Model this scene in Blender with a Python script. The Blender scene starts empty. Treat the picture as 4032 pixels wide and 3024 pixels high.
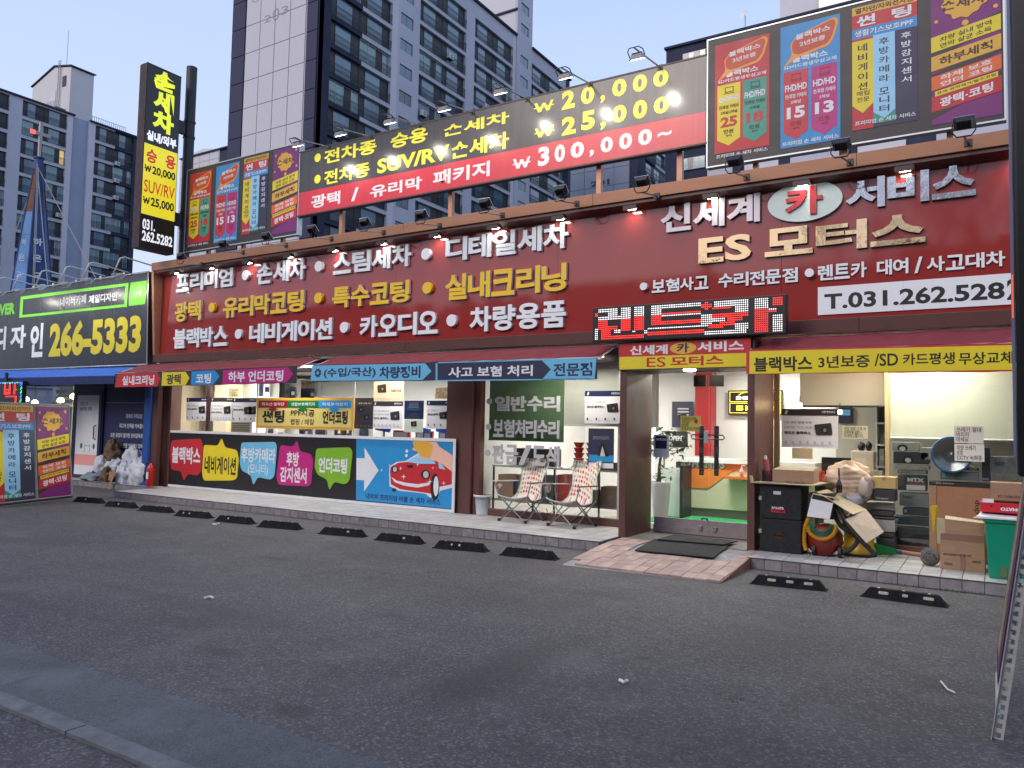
import bpy, bmesh, math, random
from mathutils import Vector, Matrix
R = math.radians
random.seed(7)
scene = bpy.context.scene
C = scene.collection

# ------------------------------------------------------------------ camera
FPX, YAW, PITCH, ROLL = 3055.2, R(-31.864), R(3.207), R(1.157)
EYE = Vector((0, 0, 1.6))
FW = Vector((math.sin(YAW) * math.cos(PITCH), math.cos(YAW) * math.cos(PITCH), math.sin(PITCH)))
_r = Vector((math.cos(YAW), -math.sin(YAW), 0)); _u = _r.cross(FW)
CR = _r * math.cos(ROLL) + _u * math.sin(ROLL)
CU = -_r * math.sin(ROLL) + _u * math.cos(ROLL)
cam = bpy.data.cameras.new('camera'); camo = bpy.data.objects.new('camera', cam); C.objects.link(camo)
cam.sensor_width = 36; cam.lens = FPX / 4032 * 36; cam.clip_start = .05; cam.clip_end = 3000
camo.matrix_world = Matrix(((CR.x, CU.x, -FW.x, EYE.x), (CR.y, CU.y, -FW.y, EYE.y), (CR.z, CU.z, -FW.z, EYE.z), (0, 0, 0, 1)))
scene.camera = camo
# ------------------------------------------------------------------ sky, sun, exposure
world = bpy.data.worlds.new('World'); scene.world = world; world.use_nodes = True
wn = world.node_tree; bg = wn.nodes['Background']
sky = wn.nodes.new('ShaderNodeTexSky'); sky.sky_type = 'NISHITA'; sky.sun_disc = False
SUN_EL, SUN_AZ = R(3), R(200)
sky.sun_elevation = SUN_EL; sky.sun_rotation = SUN_AZ
sky.air_density = 1.0; sky.dust_density = 2.2; sky.ozone_density = 3.0
# thin even dusk haze over the clear sky: paler towards the horizon
_tc = wn.nodes.new('ShaderNodeTexCoord'); _sx = wn.nodes.new('ShaderNodeSeparateXYZ'); _rp = wn.nodes.new('ShaderNodeValToRGB'); _ab = wn.nodes.new('ShaderNodeMath'); _ab.operation = 'ABSOLUTE'
wn.links.new(_tc.outputs['Generated'], _sx.inputs[0]); wn.links.new(_sx.outputs[2], _ab.inputs[0]); wn.links.new(_ab.outputs[0], _rp.inputs[0])
_rp.color_ramp.elements[0].position = .0; _rp.color_ramp.elements[0].color = (.63, .68, .82, 1); _rp.color_ramp.elements[1].position = .75; _rp.color_ramp.elements[1].color = (.26, .38, .68, 1)
_e = _rp.color_ramp.elements.new(.25); _e.color = (.54, .63, .83, 1); _e = _rp.color_ramp.elements.new(.45); _e.color = (.46, .575, .82, 1)
_sc = wn.nodes.new('ShaderNodeVectorMath'); _sc.operation = 'SCALE'; _sc.inputs['Scale'].default_value = 9.5; wn.links.new(_rp.outputs[0], _sc.inputs[0])
_s2 = wn.nodes.new('ShaderNodeVectorMath'); _s2.operation = 'SCALE'; _s2.inputs['Scale'].default_value = .45; wn.links.new(sky.outputs[0], _s2.inputs[0])
_ad = wn.nodes.new('ShaderNodeVectorMath'); _ad.operation = 'ADD'; wn.links.new(_sc.outputs[0], _ad.inputs[0]); wn.links.new(_s2.outputs[0], _ad.inputs[1])
wn.links.new(_ad.outputs[0], bg.inputs[0]); bg.inputs[1].default_value = .11
sun = bpy.data.lights.new('sun', 'SUN'); suno = bpy.data.objects.new('sun', sun); C.objects.link(suno)
sun.energy = 1.5; sun.angle = R(30); sun.color = (1, .86, .76)
sdir = Vector((math.sin(SUN_AZ) * math.cos(R(34)), math.cos(SUN_AZ) * math.cos(R(34)), math.sin(R(34))))
suno.rotation_euler = sdir.to_track_quat('Z', 'Y').to_euler()
vs = scene.view_settings
vs.view_transform = 'Standard'; vs.look = 'None'; vs.gamma = 1; vs.exposure = 0.2; vs.use_curve_mapping = False
scene.render.engine = 'CYCLES'
cy = scene.cycles; cy.use_denoising = True; cy.max_bounces = 7; cy.glossy_bounces = 4; cy.diffuse_bounces = 3
cy.transparent_max_bounces = 12; cy.sample_clamp_indirect = 4; cy.caustics_reflective = False; cy.caustics_refractive = False
cy.blur_glossy = .3

# ------------------------------------------------------------------ sight lines measured in the photograph
def _ray(x, y): return FW * FPX + CR * (x - 2016) - CU * (y - 1512)
def W(x, y, Y): d = _ray(x, y); return EYE + d * (Y / d.y)
def G(x, y, z=0.): d = _ray(x, y); return EYE + d * ((z - 1.6) / d.z)
def S(x, y, X): d = _ray(x, y); return EYE + d * (X / d.x)
def crop(ox, oy, s): return lambda x, y: (ox + x / s, oy + y / s)

# ------------------------------------------------------------------ materials
_mc = {}
def mat(name, col, rough=.6, metal=0., emis=None, es=0., var=.0, vs_=8., bump=0., bs=60., spec=.5, coat=0., trans=0., alpha=1., wet=None, stain=None, coord='Object', stretch=None, dirt=0., sheen=0.):
    if name in _mc: return _mc[name]
    m = bpy.data.materials.new(name); m.use_nodes = True; nt = m.node_tree; b = nt.nodes['Principled BSDF']
    if len(col) == 3: col = (*col, 1)
    b.inputs['Base Color'].default_value = col; b.inputs['Roughness'].default_value = rough
    b.inputs['Metallic'].default_value = metal; b.inputs['Specular IOR Level'].default_value = spec
    b.inputs['Coat Weight'].default_value = coat; b.inputs['Coat Roughness'].default_value = .04
    b.inputs['Transmission Weight'].default_value = trans; b.inputs['Alpha'].default_value = alpha
    if emis: b.inputs['Emission Color'].default_value = (*emis, 1); b.inputs['Emission Strength'].default_value = es
    if var or bump or dirt:
        tc = nt.nodes.new('ShaderNodeTexCoord'); vec = tc.outputs[coord]
        if stretch:
            mp = nt.nodes.new('ShaderNodeMapping'); mp.inputs['Scale'].default_value = stretch
            nt.links.new(vec, mp.inputs[0]); vec = mp.outputs[0]
    if var or dirt:
        n = nt.nodes.new('ShaderNodeTexNoise'); n.inputs['Scale'].default_value = vs_; n.inputs['Detail'].default_value = 6; n.inputs['Roughness'].default_value = .65
        nt.links.new(vec, n.inputs[0])
        mx = nt.nodes.new('ShaderNodeMix'); mx.data_type = 'RGBA'; mx.blend_type = 'MIX'
        rp = nt.nodes.new('ShaderNodeMapRange'); rp.inputs[1].default_value = .3; rp.inputs[2].default_value = .7
        nt.links.new(n.outputs[0], rp.inputs[0]); nt.links.new(rp.outputs[0], mx.inputs[0])
        v = max(var, dirt)
        mx.inputs[6].default_value = tuple(c * (1 - v) for c in col[:3]) + (1,); mx.inputs[7].default_value = tuple(min(1, c * (1 + var)) for c in col[:3]) + (1,)
        nt.links.new(mx.outputs[2], b.inputs['Base Color'])
        rr = nt.nodes.new('ShaderNodeMapRange'); rr.inputs[3].default_value = min(1, rough * 1.25); rr.inputs[4].default_value = rough * .8
        nt.links.new(n.outputs[0], rr.inputs[0]); nt.links.new(rr.outputs[0], b.inputs['Roughness'])
    if bump:
        n2 = nt.nodes.new('ShaderNodeTexNoise'); n2.inputs['Scale'].default_value = bs; n2.inputs['Detail'].default_value = 3
        bp = nt.nodes.new('ShaderNodeBump'); bp.inputs['Strength'].default_value = bump; bp.inputs['Distance'].default_value = .01
        nt.links.new(vec, n2.inputs[0]); nt.links.new(n2.outputs[0], bp.inputs['Height']); nt.links.new(bp.outputs[0], b.inputs['Normal'])
    _mc[name] = m; return m
def lin(r, g, b):
    f = lambda c: (c / 255 / 12.92) if c < 10 else ((c / 255 + .055) / 1.055) ** 2.4
    return (f(r), f(g), f(b))
def vinyl(name, rgb, rough=.42): return mat('print_' + name, lin(*rgb), rough, var=.05, vs_=3, spec=.45)
V = dict(
    white=vinyl('white', (225, 225, 228)), black=vinyl('black', (28, 26, 28)), char=vinyl('charcoal', (52, 46, 48)), red=vinyl('red', (190, 40, 48)),
    dred=vinyl('deep red', (150, 28, 34)), yellow=vinyl('yellow', (226, 205, 40)), gold=vinyl('gold', (222, 170, 60)), teal=vinyl('teal', (50, 150, 130)),
    blue=vinyl('blue', (40, 140, 200)), sky=vinyl('sky blue', (110, 185, 220)), pale=vinyl('pale blue', (150, 205, 235)), navy=vinyl('navy', (30, 34, 78)), slate=vinyl('slate', (44, 46, 74)),
    magenta=vinyl('magenta', (185, 30, 120)), purple=vinyl('purple', (120, 34, 110)), orange=vinyl('orange', (225, 105, 45)), brown=vinyl('brown', (60, 34, 20)),
    green=vinyl('green', (120, 175, 40)), dgreen=vinyl('deep green', (20, 110, 50)), grey=vinyl('grey', (130, 132, 134)), lgrey=vinyl('light grey', (190, 194, 194)),
    skin=vinyl('skin', (235, 185, 165)), bubble=vinyl('bubble', (196, 74, 44)), bubble2=vinyl('bubble rim', (235, 150, 60)), pink=vinyl('pink', (232, 160, 150)), crimson=vinyl('crimson', (196, 44, 62)),
    ngreen=vinyl('search green', (95, 200, 40)), dnavy=vinyl('ink navy', (20, 28, 70)), deepteal=vinyl('deep teal', (20, 62, 92)), cream=vinyl('cream', (210, 190, 150)))
brown_paint = mat('brown painted steel', (.105, .042, .034), .42, var=.14, vs_=5, bump=.05, bs=200)
brown_dark = mat('dark brown steel', (.05, .022, .018), .4, var=.2, vs_=6)
copper = mat('copper tone band', (.42, .2, .115), .36, metal=.25, var=.1, vs_=2.5, bump=.04, bs=3, stretch=(.6, 1, 3))
steel = mat('galvanised steel', (.42, .43, .44), .4, metal=.7, var=.15, vs_=20)
black_metal = mat('black metal', (.012, .012, .013), .4, var=.2, vs_=20)
black_plastic = mat('black plastic', (.014, .014, .015), .5, var=.3, vs_=14, bump=.1, bs=90)
white_paint = mat('white paint', (.72, .72, .72), .5, var=.05, vs_=4)
white_acr = mat('white acrylic face', (.84, .86, .88), .28, var=.03, vs_=4, spec=.6)
yellow_acr = mat('yellow acrylic face', (.9, .56, .012), .28, var=.03, vs_=4, spec=.6)
letter_side = mat('letter side return', (.66, .7, .72), .35, metal=.1, var=.05)
gold_side = mat('gold side return', (.35, .25, .13), .35, metal=.4)
card = mat('cardboard', (.33, .2, .12), .8, var=.1, vs_=10, bump=.08, bs=40, stretch=(1, 1, 4))
card_pale = mat('pale cardboard', (.44, .37, .24), .8, var=.1, vs_=10)
paper = mat('paper', (.68, .68, .66), .8, var=.04, vs_=6)
concrete = mat('concrete', (.26, .255, .25), .85, var=.25, vs_=6, bump=.25, bs=60)

# ------------------------------------------------------------------ objects, parts, mesh building
def tag(o, label=None, cat=None, group=None, kind=None):
    if label: o['label'] = label
    if cat: o['category'] = cat
    if group: o['group'] = group
    if kind: o['kind'] = kind
    return o
def thing(name, label, cat, loc=(0, 0, 0), group=None):
    o = bpy.data.objects.new(name, None); C.objects.link(o); o.location = loc; o.empty_display_size = .1
    return tag(o, label, cat, group)
def root_loc(o):
    while o.parent: o = o.parent
    return Vector(o.location)
class M:
    def __init__(s): s.v = []; s.f = []
    def add(s, vs, fs):
        k = len(s.v); s.v += [Vector(p) for p in vs]; s.f += [tuple(i + k for i in f) for f in fs]; return s
    def box(s, x0, x1, y0, y1, z0, z1, T=None):
        vs = [(x, y, z) for z in (z0, z1) for y in (y0, y1) for x in (x0, x1)]
        if T is not None: vs = [T @ Vector(p) for p in vs]
        return s.add(vs, [(0, 2, 3, 1), (4, 5, 7, 6), (0, 1, 5, 4), (2, 6, 7, 3), (0, 4, 6, 2), (1, 3, 7, 5)])
    def hexa(s, b, t):  # bottom 4, top 4 (ccw from above)
        return s.add(list(b) + list(t), [(3, 2, 1, 0), (4, 5, 6, 7), (0, 1, 5, 4), (1, 2, 6, 5), (2, 3, 7, 6), (3, 0, 4, 7)])
    def prism(s, pts, off):
        n = len(pts); off = Vector(off); a = [Vector(p) for p in pts]
        nrm = Vector((0, 0, 0))
        for i in range(n): nrm += a[i].cross(a[(i + 1) % n])
        if nrm.dot(off) < 0: a.reverse()
        return s.add(a + [p + off for p in a], [tuple(range(n - 1, -1, -1)), tuple(range(n, 2 * n))] + [(i, (i + 1) % n, n + (i + 1) % n, n + i) for i in range(n)])
    def face(s, pts, facing=None):
        a = [Vector(p) for p in pts]; n = len(a)
        if facing is not None:
            nrm = Vector((0, 0, 0))
            for i in range(n): nrm += (a[i] - a[0]).cross(a[(i + 1) % n] - a[0])
            if nrm.dot(Vector(facing)) < 0: a.reverse()
        return s.add(a, [tuple(range(n))])
    def tube(s, pts, r, n=8, r1=None, closed=False):
        pts = [Vector(p) for p in pts]; m = len(pts); rings = []
        up = Vector((0, 0, 1)); k = len(s.v)
        prev = None
        for i, p in enumerate(pts):
            d = (pts[min(i + 1, m - 1)] - pts[max(i - 1, 0)]).normalized()
            if prev is None:
                a = d.cross(up if abs(d.z) < .95 else Vector((1, 0, 0))).normalized()
            else: a = (prev - d * prev.dot(d)).normalized()
            prev = a; b = d.cross(a); rr = r if r1 is None else r + (r1 - r) * i / max(1, m - 1)
            for j in range(n):
                t = 2 * math.pi * j / n; s.v.append(p + (a * math.cos(t) + b * math.sin(t)) * rr)
        for i in range(m - 1):
            for j in range(n):
                s.f.append((k + i * n + j, k + i * n + (j + 1) % n, k + (i + 1) * n + (j + 1) % n, k + (i + 1) * n + j))
        s.f.append(tuple(k + j for j in range(n - 1, -1, -1))); s.f.append(tuple(k + (m - 1) * n + j for j in range(n)))
        return s
    def lathe(s, c, prof, n=20, axis=None, cap=True):
        c = Vector(c); T = Matrix.Identity(3) if axis is None else Vector(axis).to_track_quat('Z', 'Y').to_matrix()
        k = len(s.v); m = len(prof)
        for r, z in prof:
            for j in range(n):
                t = 2 * math.pi * j / n; s.v.append(c + T @ Vector((r * math.cos(t), r * math.sin(t), z)))
        for i in range(m - 1):
            for j in range(n): s.f.append((k + i * n + j, k + i * n + (j + 1) % n, k + (i + 1) * n + (j + 1) % n, k + (i + 1) * n + j))
        if cap:
            s.f.append(tuple(k + j for j in range(n - 1, -1, -1))); s.f.append(tuple(k + (m - 1) * n + j for j in range(n)))
        return s
    def blob(s, c, rad, n=14, m=9, lump=.12, seed=0, flat=0.):
        rs = random.Random(seed); ph = [(rs.uniform(0, 6.3), rs.uniform(0, 6.3), rs.randint(2, 6), rs.randint(1, 5)) for _ in range(6)]
        k = len(s.v); c = Vector(c)
        for i in range(m + 1):
            th = math.pi * i / m
            for j in range(n):
                t = 2 * math.pi * j / n
                f = 1 + lump * sum(math.sin(a * t + p) * math.sin(b_ * th + q) for p, q, a, b_ in ph) / 2.2
                x, y, z = math.sin(th) * math.cos(t) * rad[0] * f, math.sin(th) * math.sin(t) * rad[1] * f, math.cos(th) * rad[2] * f
                if z < -flat and flat: z = -flat
                s.v.append(c + Vector((x, y, z)))
        for i in range(m):
            for j in range(n): s.f.append((k + i * n + j, k + (i + 1) * n + j, k + (i + 1) * n + (j + 1) % n, k + i * n + (j + 1) % n))
        return s
    def build(s, name, m, parent=None, smooth=False, bevel=0, label=None):
        o0 = root_loc(parent) if parent else Vector((0, 0, 0))
        me = bpy.data.meshes.new(name); me.from_pydata([p - o0 for p in s.v], [], s.f); me.materials.append(m)
        if smooth: me.shade_smooth() if hasattr(me, 'shade_smooth') else [setattr(p, 'use_smooth', True) for p in me.polygons]
        o = bpy.data.objects.new(name, me); C.objects.link(o); o.parent = parent
        if bevel:
            b = o.modifiers.new('bevel', 'BEVEL'); b.width = bevel; b.segments = 2; b.limit_method = 'ANGLE'
        if label: o['label'] = label
        return o
def kids(o): return [c for c in bpy.data.objects if c.parent == o]
def copy_tree(o, d=(0, 0, 0), label=None, tree=None):
    if tree is None:
        tree = {}
        for c in bpy.data.objects:
            if c.parent: tree.setdefault(c.parent.name, []).append(c)
    def rec(a, par):
        c = a.copy(); C.objects.link(c)
        if par is None: c.location = Vector(a.location) + Vector(d)
        else: c.parent = par
        for ch in tree.get(a.name, []): rec(ch, c)
        return c
    c = rec(o, None)
    if label: c['label'] = label
    return c
def struct(o): o['kind'] = 'structure'; return o

# ------------------------------------------------------------------ a flat sign frame: a along u, b along v, depth towards the viewer
def crumple(mb, c, amp, freq, folds=0.):
    from mathutils import noise
    c = Vector(c)
    for v in mb.v:
        d = (v - c).normalized(); q = v * freq
        v += d * amp * (noise.noise(q) + .5 * noise.noise(q * 2.1) - .9 * abs(noise.noise(q * 1.3 + Vector((5, 3, 1)))) ** .6 + .35)
        if folds: v += d * folds * (abs(math.sin((v.z - c.z) * 50 + 2 * noise.noise(v * 6))) ** .6 - .6)
    return mb
class Frame:
    def __init__(s, o, u, v): s.o = Vector(o); s.u = Vector(u).normalized(); s.v = Vector(v).normalized(); s.n = s.u.cross(s.v).normalized()
    def P(s, a, b, d=0.): return s.o + s.u * a + s.v * b + s.n * d
    def px(s, x, y):
        r = _ray(x, y); t = (s.o - EYE).dot(s.n) / r.dot(s.n); p = EYE + r * t - s.o
        return p.dot(s.u), p.dot(s.v)
def wall(Y): return Frame((0, Y, 0), (1, 0, 0), (0, 0, 1))
def plate(par, name, fr, pts, d, m, th=.002, label=None):
    mb = M(); mb.prism([fr.P(a, b, d) for a, b in pts], fr.n * th); return mb.build(name, m, par, label=label)
def rect(par, name, fr, a0, b0, a1, b1, d, m, th=.002): return plate(par, name, fr, [(a0, b0), (a1, b0), (a1, b1), (a0, b1)], d, m, th)
def rounded(pts, r=.25, n=4):
    out = []; k = len(pts)
    for i in range(k):
        p0, p1, p2 = Vector(pts[i - 1]), Vector(pts[i]), Vector(pts[(i + 1) % k])
        a = p1 + (p0 - p1) * min(.5, r / max(1e-6, (p0 - p1).length)); b = p1 + (p2 - p1) * min(.5, r / max(1e-6, (p2 - p1).length))
        for j in range(n + 1):
            t = j / n; q = a * (1 - t) ** 2 + p1 * 2 * t * (1 - t) + b * t * t; out.append((q.x, q.y))
    return out
def ell(cx, cz, rx, rz, n=32): return [(cx + rx * math.cos(2 * math.pi * i / n), cz + rz * math.sin(2 * math.pi * i / n)) for i in range(n)]
TEXTS = []
def txt(par, s, fr, a0, b0, a1, b1, d, m, w=.02, th=0., shear=0., name='lettering', mirror=False, side=None):
    """letters of s fitted into the box a0..a1, b0..b1 of the frame, weight w, thickness th"""
    if not s.strip(): return
    me = bpy.data.meshes.new(name); o = bpy.data.objects.new(name, me); C.objects.link(o); o.parent = par
    me.materials.append(m)
    if side: me.materials.append(side)
    TEXTS.append((o, s, w, fr, a0, b0, a1, b1, d, th, shear, root_loc(par), mirror)); return o
def txtpx(par, s, fr, cr, bl, tr, d, m, **k):
    a0, b0 = fr.px(*cr(*bl)); a1, b1 = fr.px(*cr(*tr)); return txt(par, s, fr, a0, b0, a1, b1, d, m, **k)
def won(par, fr, a0, b0, a1, b1, d, m, k=.12):
    h = b1 - b0; wd = a1 - a0; st = wd * k * 1.25; mb = M()
    x = [a0 + wd * .08, a0 + wd * .29, a0 + wd * .5, a0 + wd * .71, a0 + wd * .92]; z = [b1, b0, b1 - h * .15, b0, b1]
    for i in range(4):
        mb.prism([fr.P(x[i] - st / 2, z[i], d), fr.P(x[i] + st / 2, z[i], d), fr.P(x[i + 1] + st / 2, z[i + 1], d), fr.P(x[i + 1] - st / 2, z[i + 1], d)], fr.n * (.002 + .0001 * i))
    mb.prism([fr.P(a0, b0 + h * .42, d), fr.P(a1, b0 + h * .42, d), fr.P(a1, b0 + h * .54, d), fr.P(a0, b0 + h * .54, d)], fr.n * .0026)
    return mb.build('lettering', m, par)
def letters3d(par, s, fr, bl, tr, cr, th, mface, mside, w=.03):
    """raised channel letters, one object per letter"""
    a0, b0 = fr.px(*cr(*bl)); a1, b1 = fr.px(*cr(*tr)); n = len(s); cw = (a1 - a0) / n
    for i, ch in enumerate(s):
        o = txt(par, ch, fr, a0 + cw * (i + .03), b0, a0 + cw * (i + .97), b1, .012, mface, w=w, th=th, name='letter', side=mside)
def flush_text():
    keys = {}
    for t in TEXTS: keys.setdefault((t[1], t[2], t[9] > 0), None)
    tmp = []
    for k in keys:
        c = bpy.data.curves.new('t', 'FONT'); c.body = k[0]; c.size = 1; c.offset = k[1]; c.resolution_u = 3; c.extrude = .5 if k[2] else 0
        o = bpy.data.objects.new('t', c); C.objects.link(o); tmp.append((k, o))
    dg = bpy.context.evaluated_depsgraph_get(); dg.update()
    for k, o in tmp:
        me = bpy.data.meshes.new_from_object(o.evaluated_get(dg))
        vs = [v.co.copy() for v in me.vertices]; fs = [tuple(p.vertices) for p in me.polygons]
        nz = [p.normal.z for p in me.polygons]
        keys[k] = (vs, fs, nz); bpy.data.meshes.remove(me)
    for k, o in tmp:
        c = o.data; bpy.data.objects.remove(o); bpy.data.curves.remove(c)
    for o, s, w, fr, a0, b0, a1, b1, d, th, shear, loc, mirror in TEXTS:
        vs, fs, nz = keys[(s, w, th > 0)]
        if not vs: continue
        x0 = min(v.x for v in vs); x1 = max(v.x for v in vs); y0 = min(v.y for v in vs); y1 = max(v.y for v in vs)
        sx = (a1 - a0) / max(1e-6, x1 - x0); sy = (b1 - b0) / max(1e-6, y1 - y0); out = []
        for v in vs:
            a = (v.x - x0) * sx
            if mirror: a = (a1 - a0) - a
            b = (v.y - y0) * sy + shear * a
            out.append(fr.P(a0 + a, b0 + b, d + (v.z + .5) * th) - loc)
        f2 = fs if nz and (th > 0 or sum(nz) > 0) else [tuple(reversed(f)) for f in fs]
        o.data.from_pydata(out, [], f2)
        if th > 0 and len(o.data.materials) > 1:
            for p, z in zip(o.data.polygons, nz):
                if abs(z) < .5: p.material_index = 1

# ================================================================== GROUND
def asphalt(name, base, dark, speck, scale=1.):
    m = bpy.data.materials.new(name); m.use_nodes = True; nt = m.node_tree; b = nt.nodes['Principled BSDF']; L = nt.links
    tc = nt.nodes.new('ShaderNodeTexCoord')
    def noise(sc, det=4, ro=.6):
        n = nt.nodes.new('ShaderNodeTexNoise'); n.inputs['Scale'].default_value = sc; n.inputs['Detail'].default_value = det; n.inputs['Roughness'].default_value = ro
        L.new(tc.outputs['Object'], n.inputs[0]); return n.outputs[0]
    def ramp(src, a, bb, lo=0., hi=1.):
        r = nt.nodes.new('ShaderNodeMapRange'); r.inputs[1].default_value = a; r.inputs[2].default_value = bb; r.inputs[3].default_value = lo; r.inputs[4].default_value = hi
        L.new(src, r.inputs[0]); return r.outputs[0]
    def mix(f, a, bb, t='MIX'):
        x = nt.nodes.new('ShaderNodeMix'); x.data_type = 'RGBA'; x.blend_type = t
        L.new(f, x.inputs[0]) if not isinstance(f, float) else setattr(x.inputs[0], 'default_value', f)
        for i, q in ((6, a), (7, bb)):
            if isinstance(q, tuple): x.inputs[i].default_value = (*q, 1)
            else: L.new(q, x.inputs[i])
        return x.outputs[2]
    vo = nt.nodes.new('ShaderNodeTexVoronoi'); vo.inputs['Scale'].default_value = 75 * scale; L.new(tc.outputs['Object'], vo.inputs[0])
    vc = nt.nodes.new('ShaderNodeSeparateColor'); L.new(vo.outputs['Color'], vc.inputs[0])
    big = noise(.55, 5, .62); mid = noise(3.2, 5)
    c = mix(ramp(big, .35, .65), dark, base)
    c = mix(ramp(mid, .3, .75, 0, .55), c, tuple(q * .62 for q in base))
    fine = noise(22, 6, .7); c = mix(ramp(fine, .36, .62, .32, 0), c, tuple(q * .3 for q in base)); c = mix(ramp(noise(60, 3, .8), .56, .7, 0, .2), c, speck)
    c = mix(ramp(vc.outputs[0], .66, 1., 0, .45), c, speck)
    c = mix(ramp(vc.outputs[1], .75, .95, 0, .5), c, tuple(q * .35 for q in base))
    pat = noise(.8, 6, .72); c = mix(ramp(pat, .50, .64, 0, .42), c, tuple(q * .45 for q in base)); c = mix(ramp(noise(1.7, 3, .5), .56, .70, 0, .35), c, tuple(q * 1.35 for q in base)); c = mix(ramp(noise(5.5, 2, .5), .66, .72, 0, .5), c, tuple(q * .42 for q in base))
    # oil and tyre stains, where they lie
    for x, y, rx, ry, a, s in ((-2.78, 4.35, .30, .95, -.1, .6), (-3.35, 3.12, .16, .12, 0, .6), (-7.2, 6.4, .35, .12, 0, .5), (-4.3, 5.1, .22, .12, .2, .55), (-6.0, 7.3, .9, .25, .1, .35), (-1.5, 6.2, .5, .9, .3, .3), (-1.2, 4.0, .5, .5, .3, .3), (-5.2, 6.9, .14, .08, 0, .6), (-5.6, 6.5, .1, .06, 0, .6), (-3.2, 6.9, .5, .16, -.3, .4), (-8.8, 7.4, .5, .12, .1, .45), (-9.8, 5.9, .3, .1, 0, .4), (-2.1, 5.2, .1, .06, 0, .55), (-1.9, 5.7, .13, .05, .3, .5), (-4.6, 3.6, .22, .1, .2, .55), (-3.9, 6.1, 1.2, .5, .2, .22), (-7.4, 5.0, 1.5, .4, 0, .2), (-11, 7.0, 1.2, .3, 0, .25), (-9.5, 9.3, 9., .07, 0, .6), (-.8, 9.32, 3., .07, 0, .65), (-3.4, 8.1, 1.2, .06, 0, .5), (-13, 8.25, 3., .12, 0, .3), (-6, 4.4, 2.6, .16, .12, .3), (-8, 3.6, 2.6, .14, .12, .3)):
        mp = nt.nodes.new('ShaderNodeMapping'); mp.vector_type = 'POINT'
        mp.inputs['Location'].default_value = (0, 0, 0); vs1 = nt.nodes.new('ShaderNodeVectorMath'); vs1.operation = 'SUBTRACT'; vs1.inputs[1].default_value = (x, y, 0)
        L.new(tc.outputs['Object'], vs1.inputs[0]); L.new(vs1.outputs[0], mp.inputs[0]); mp.inputs['Rotation'].default_value = (0, 0, a); mp.inputs['Scale'].default_value = (1 / rx, 1 / ry, 0)
        ln = nt.nodes.new('ShaderNodeVectorMath'); ln.operation = 'LENGTH'; L.new(mp.outputs[0], ln.inputs[0])
        ad = nt.nodes.new('ShaderNodeMath'); ad.operation = 'MULTIPLY_ADD'; L.new(mid, ad.inputs[0]); ad.inputs[1].default_value = 1.6; L.new(ln.outputs['Value'], ad.inputs[2])
        c = mix(ramp(ad.outputs[0], 1.15, 1.9, s, 0), c, tuple(q * .4 for q in base))
    L.new(c, b.inputs['Base Color']); b.inputs['Roughness'].default_value = .75; b.inputs['Specular IOR Level'].default_value = .35
    bp = nt.nodes.new('ShaderNodeBump'); bp.inputs['Strength'].default_value = .55; bp.inputs['Distance'].default_value = .006
    ad = nt.nodes.new('ShaderNodeMath'); ad.operation = 'ADD'; L.new(vo.outputs['Distance'], ad.inputs[0]); L.new(noise(38, 4), ad.inputs[1])
    L.new(ad.outputs[0], bp.inputs['Height']); L.new(bp.outputs[0], b.inputs['Normal']); return m
asph = asphalt('asphalt', (.105, .099, .096), (.068, .064, .067), (.29, .28, .27))
asph_old = asphalt('old concrete gutter', (.125, .135, .14), (.09, .098, .104), (.18, .18, .18), 1.4)
gm = M(); N = 60
import itertools
struct(M().face([(-420, -260, -.004), (320, -260, -.004), (320, 480, -.004), (-420, 480, -.004)], (0, 0, 1)).build('ground', mat('far ground', (.1, .1, .1), .9, var=.2, vs_=.2)))
gx = [-40 + 50 * i / 200 for i in range(201)]; gy = [-6 + 17.5 * i / 80 for i in range(81)]
for x in gx:
    for y in gy:
        h = .006 * math.sin(x * 1.3 + .7 * math.sin(y)) * math.sin(y * 1.1 + .4) + .006 * math.sin(x * .5 + 2) ; gm.v.append(Vector((x, y, max(0, h * (1 if y < 8.6 else .3)) + .003)))
for i in range(200):
    for j in range(80): k = i * 81 + j; gm.f.append((k, k + 81, k + 82, k + 1))
struct(gm.build('parking_lot', asph, smooth=True))
struct(M().face([(-40, 2.37, .020), (10, 2.33, .020), (10, 2.86, .020), (-40, 2.88, .020)], (0, 0, 1)).build('gutter', asph_old))
kerb_m = mat('worn kerb concrete', (.13, .138, .142), .85, var=.3, vs_=9, bump=.2, bs=50)
kb = struct(tag(bpy.data.objects.new('kerb', None))); C.objects.link(kb)
for i in range(14):
    x = -12 + i * 1.0; M().box(x + .006, x + .994, 2.235, 2.345, -.02, .024).build('kerb_stone', kerb_m, kb)
crack = mat('crack', (.02, .02, .02), .9)
for pts in (([G(x, y) for x, y in ((150, 2700), (560, 2640), (760, 2530))]), [G(x, y) for x, y in ((1440, 2348), (1530, 2320), (1700, 2290))]):
    pass
# small litter
def litter(label, pts, m, w=.006):
    c = sum((Vector(p) for p in pts), Vector()) / len(pts); t = thing('litter', label, 'litter', (c.x, c.y, 0))
    M().tube([(p.x, p.y, .02) for p in pts], w, 5).build('scrap', m, t)
litter('thin white stick lying on the asphalt at right', [G(3705, 2695), G(3730, 2725), G(3760, 2740)], paper)
litter('crumpled white scrap on the asphalt near the middle', [G(2440, 2690), G(2456, 2698), G(2470, 2692)], paper, .012)
litter('small white scrap in front of the fourth wheel stop', [G(838, 2068), G(852, 2070), G(862, 2066)], paper, .014)
litter('pale scrap on the asphalt at left centre', [G(805, 2362), G(825, 2358), G(842, 2362)], paper, .012)

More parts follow.
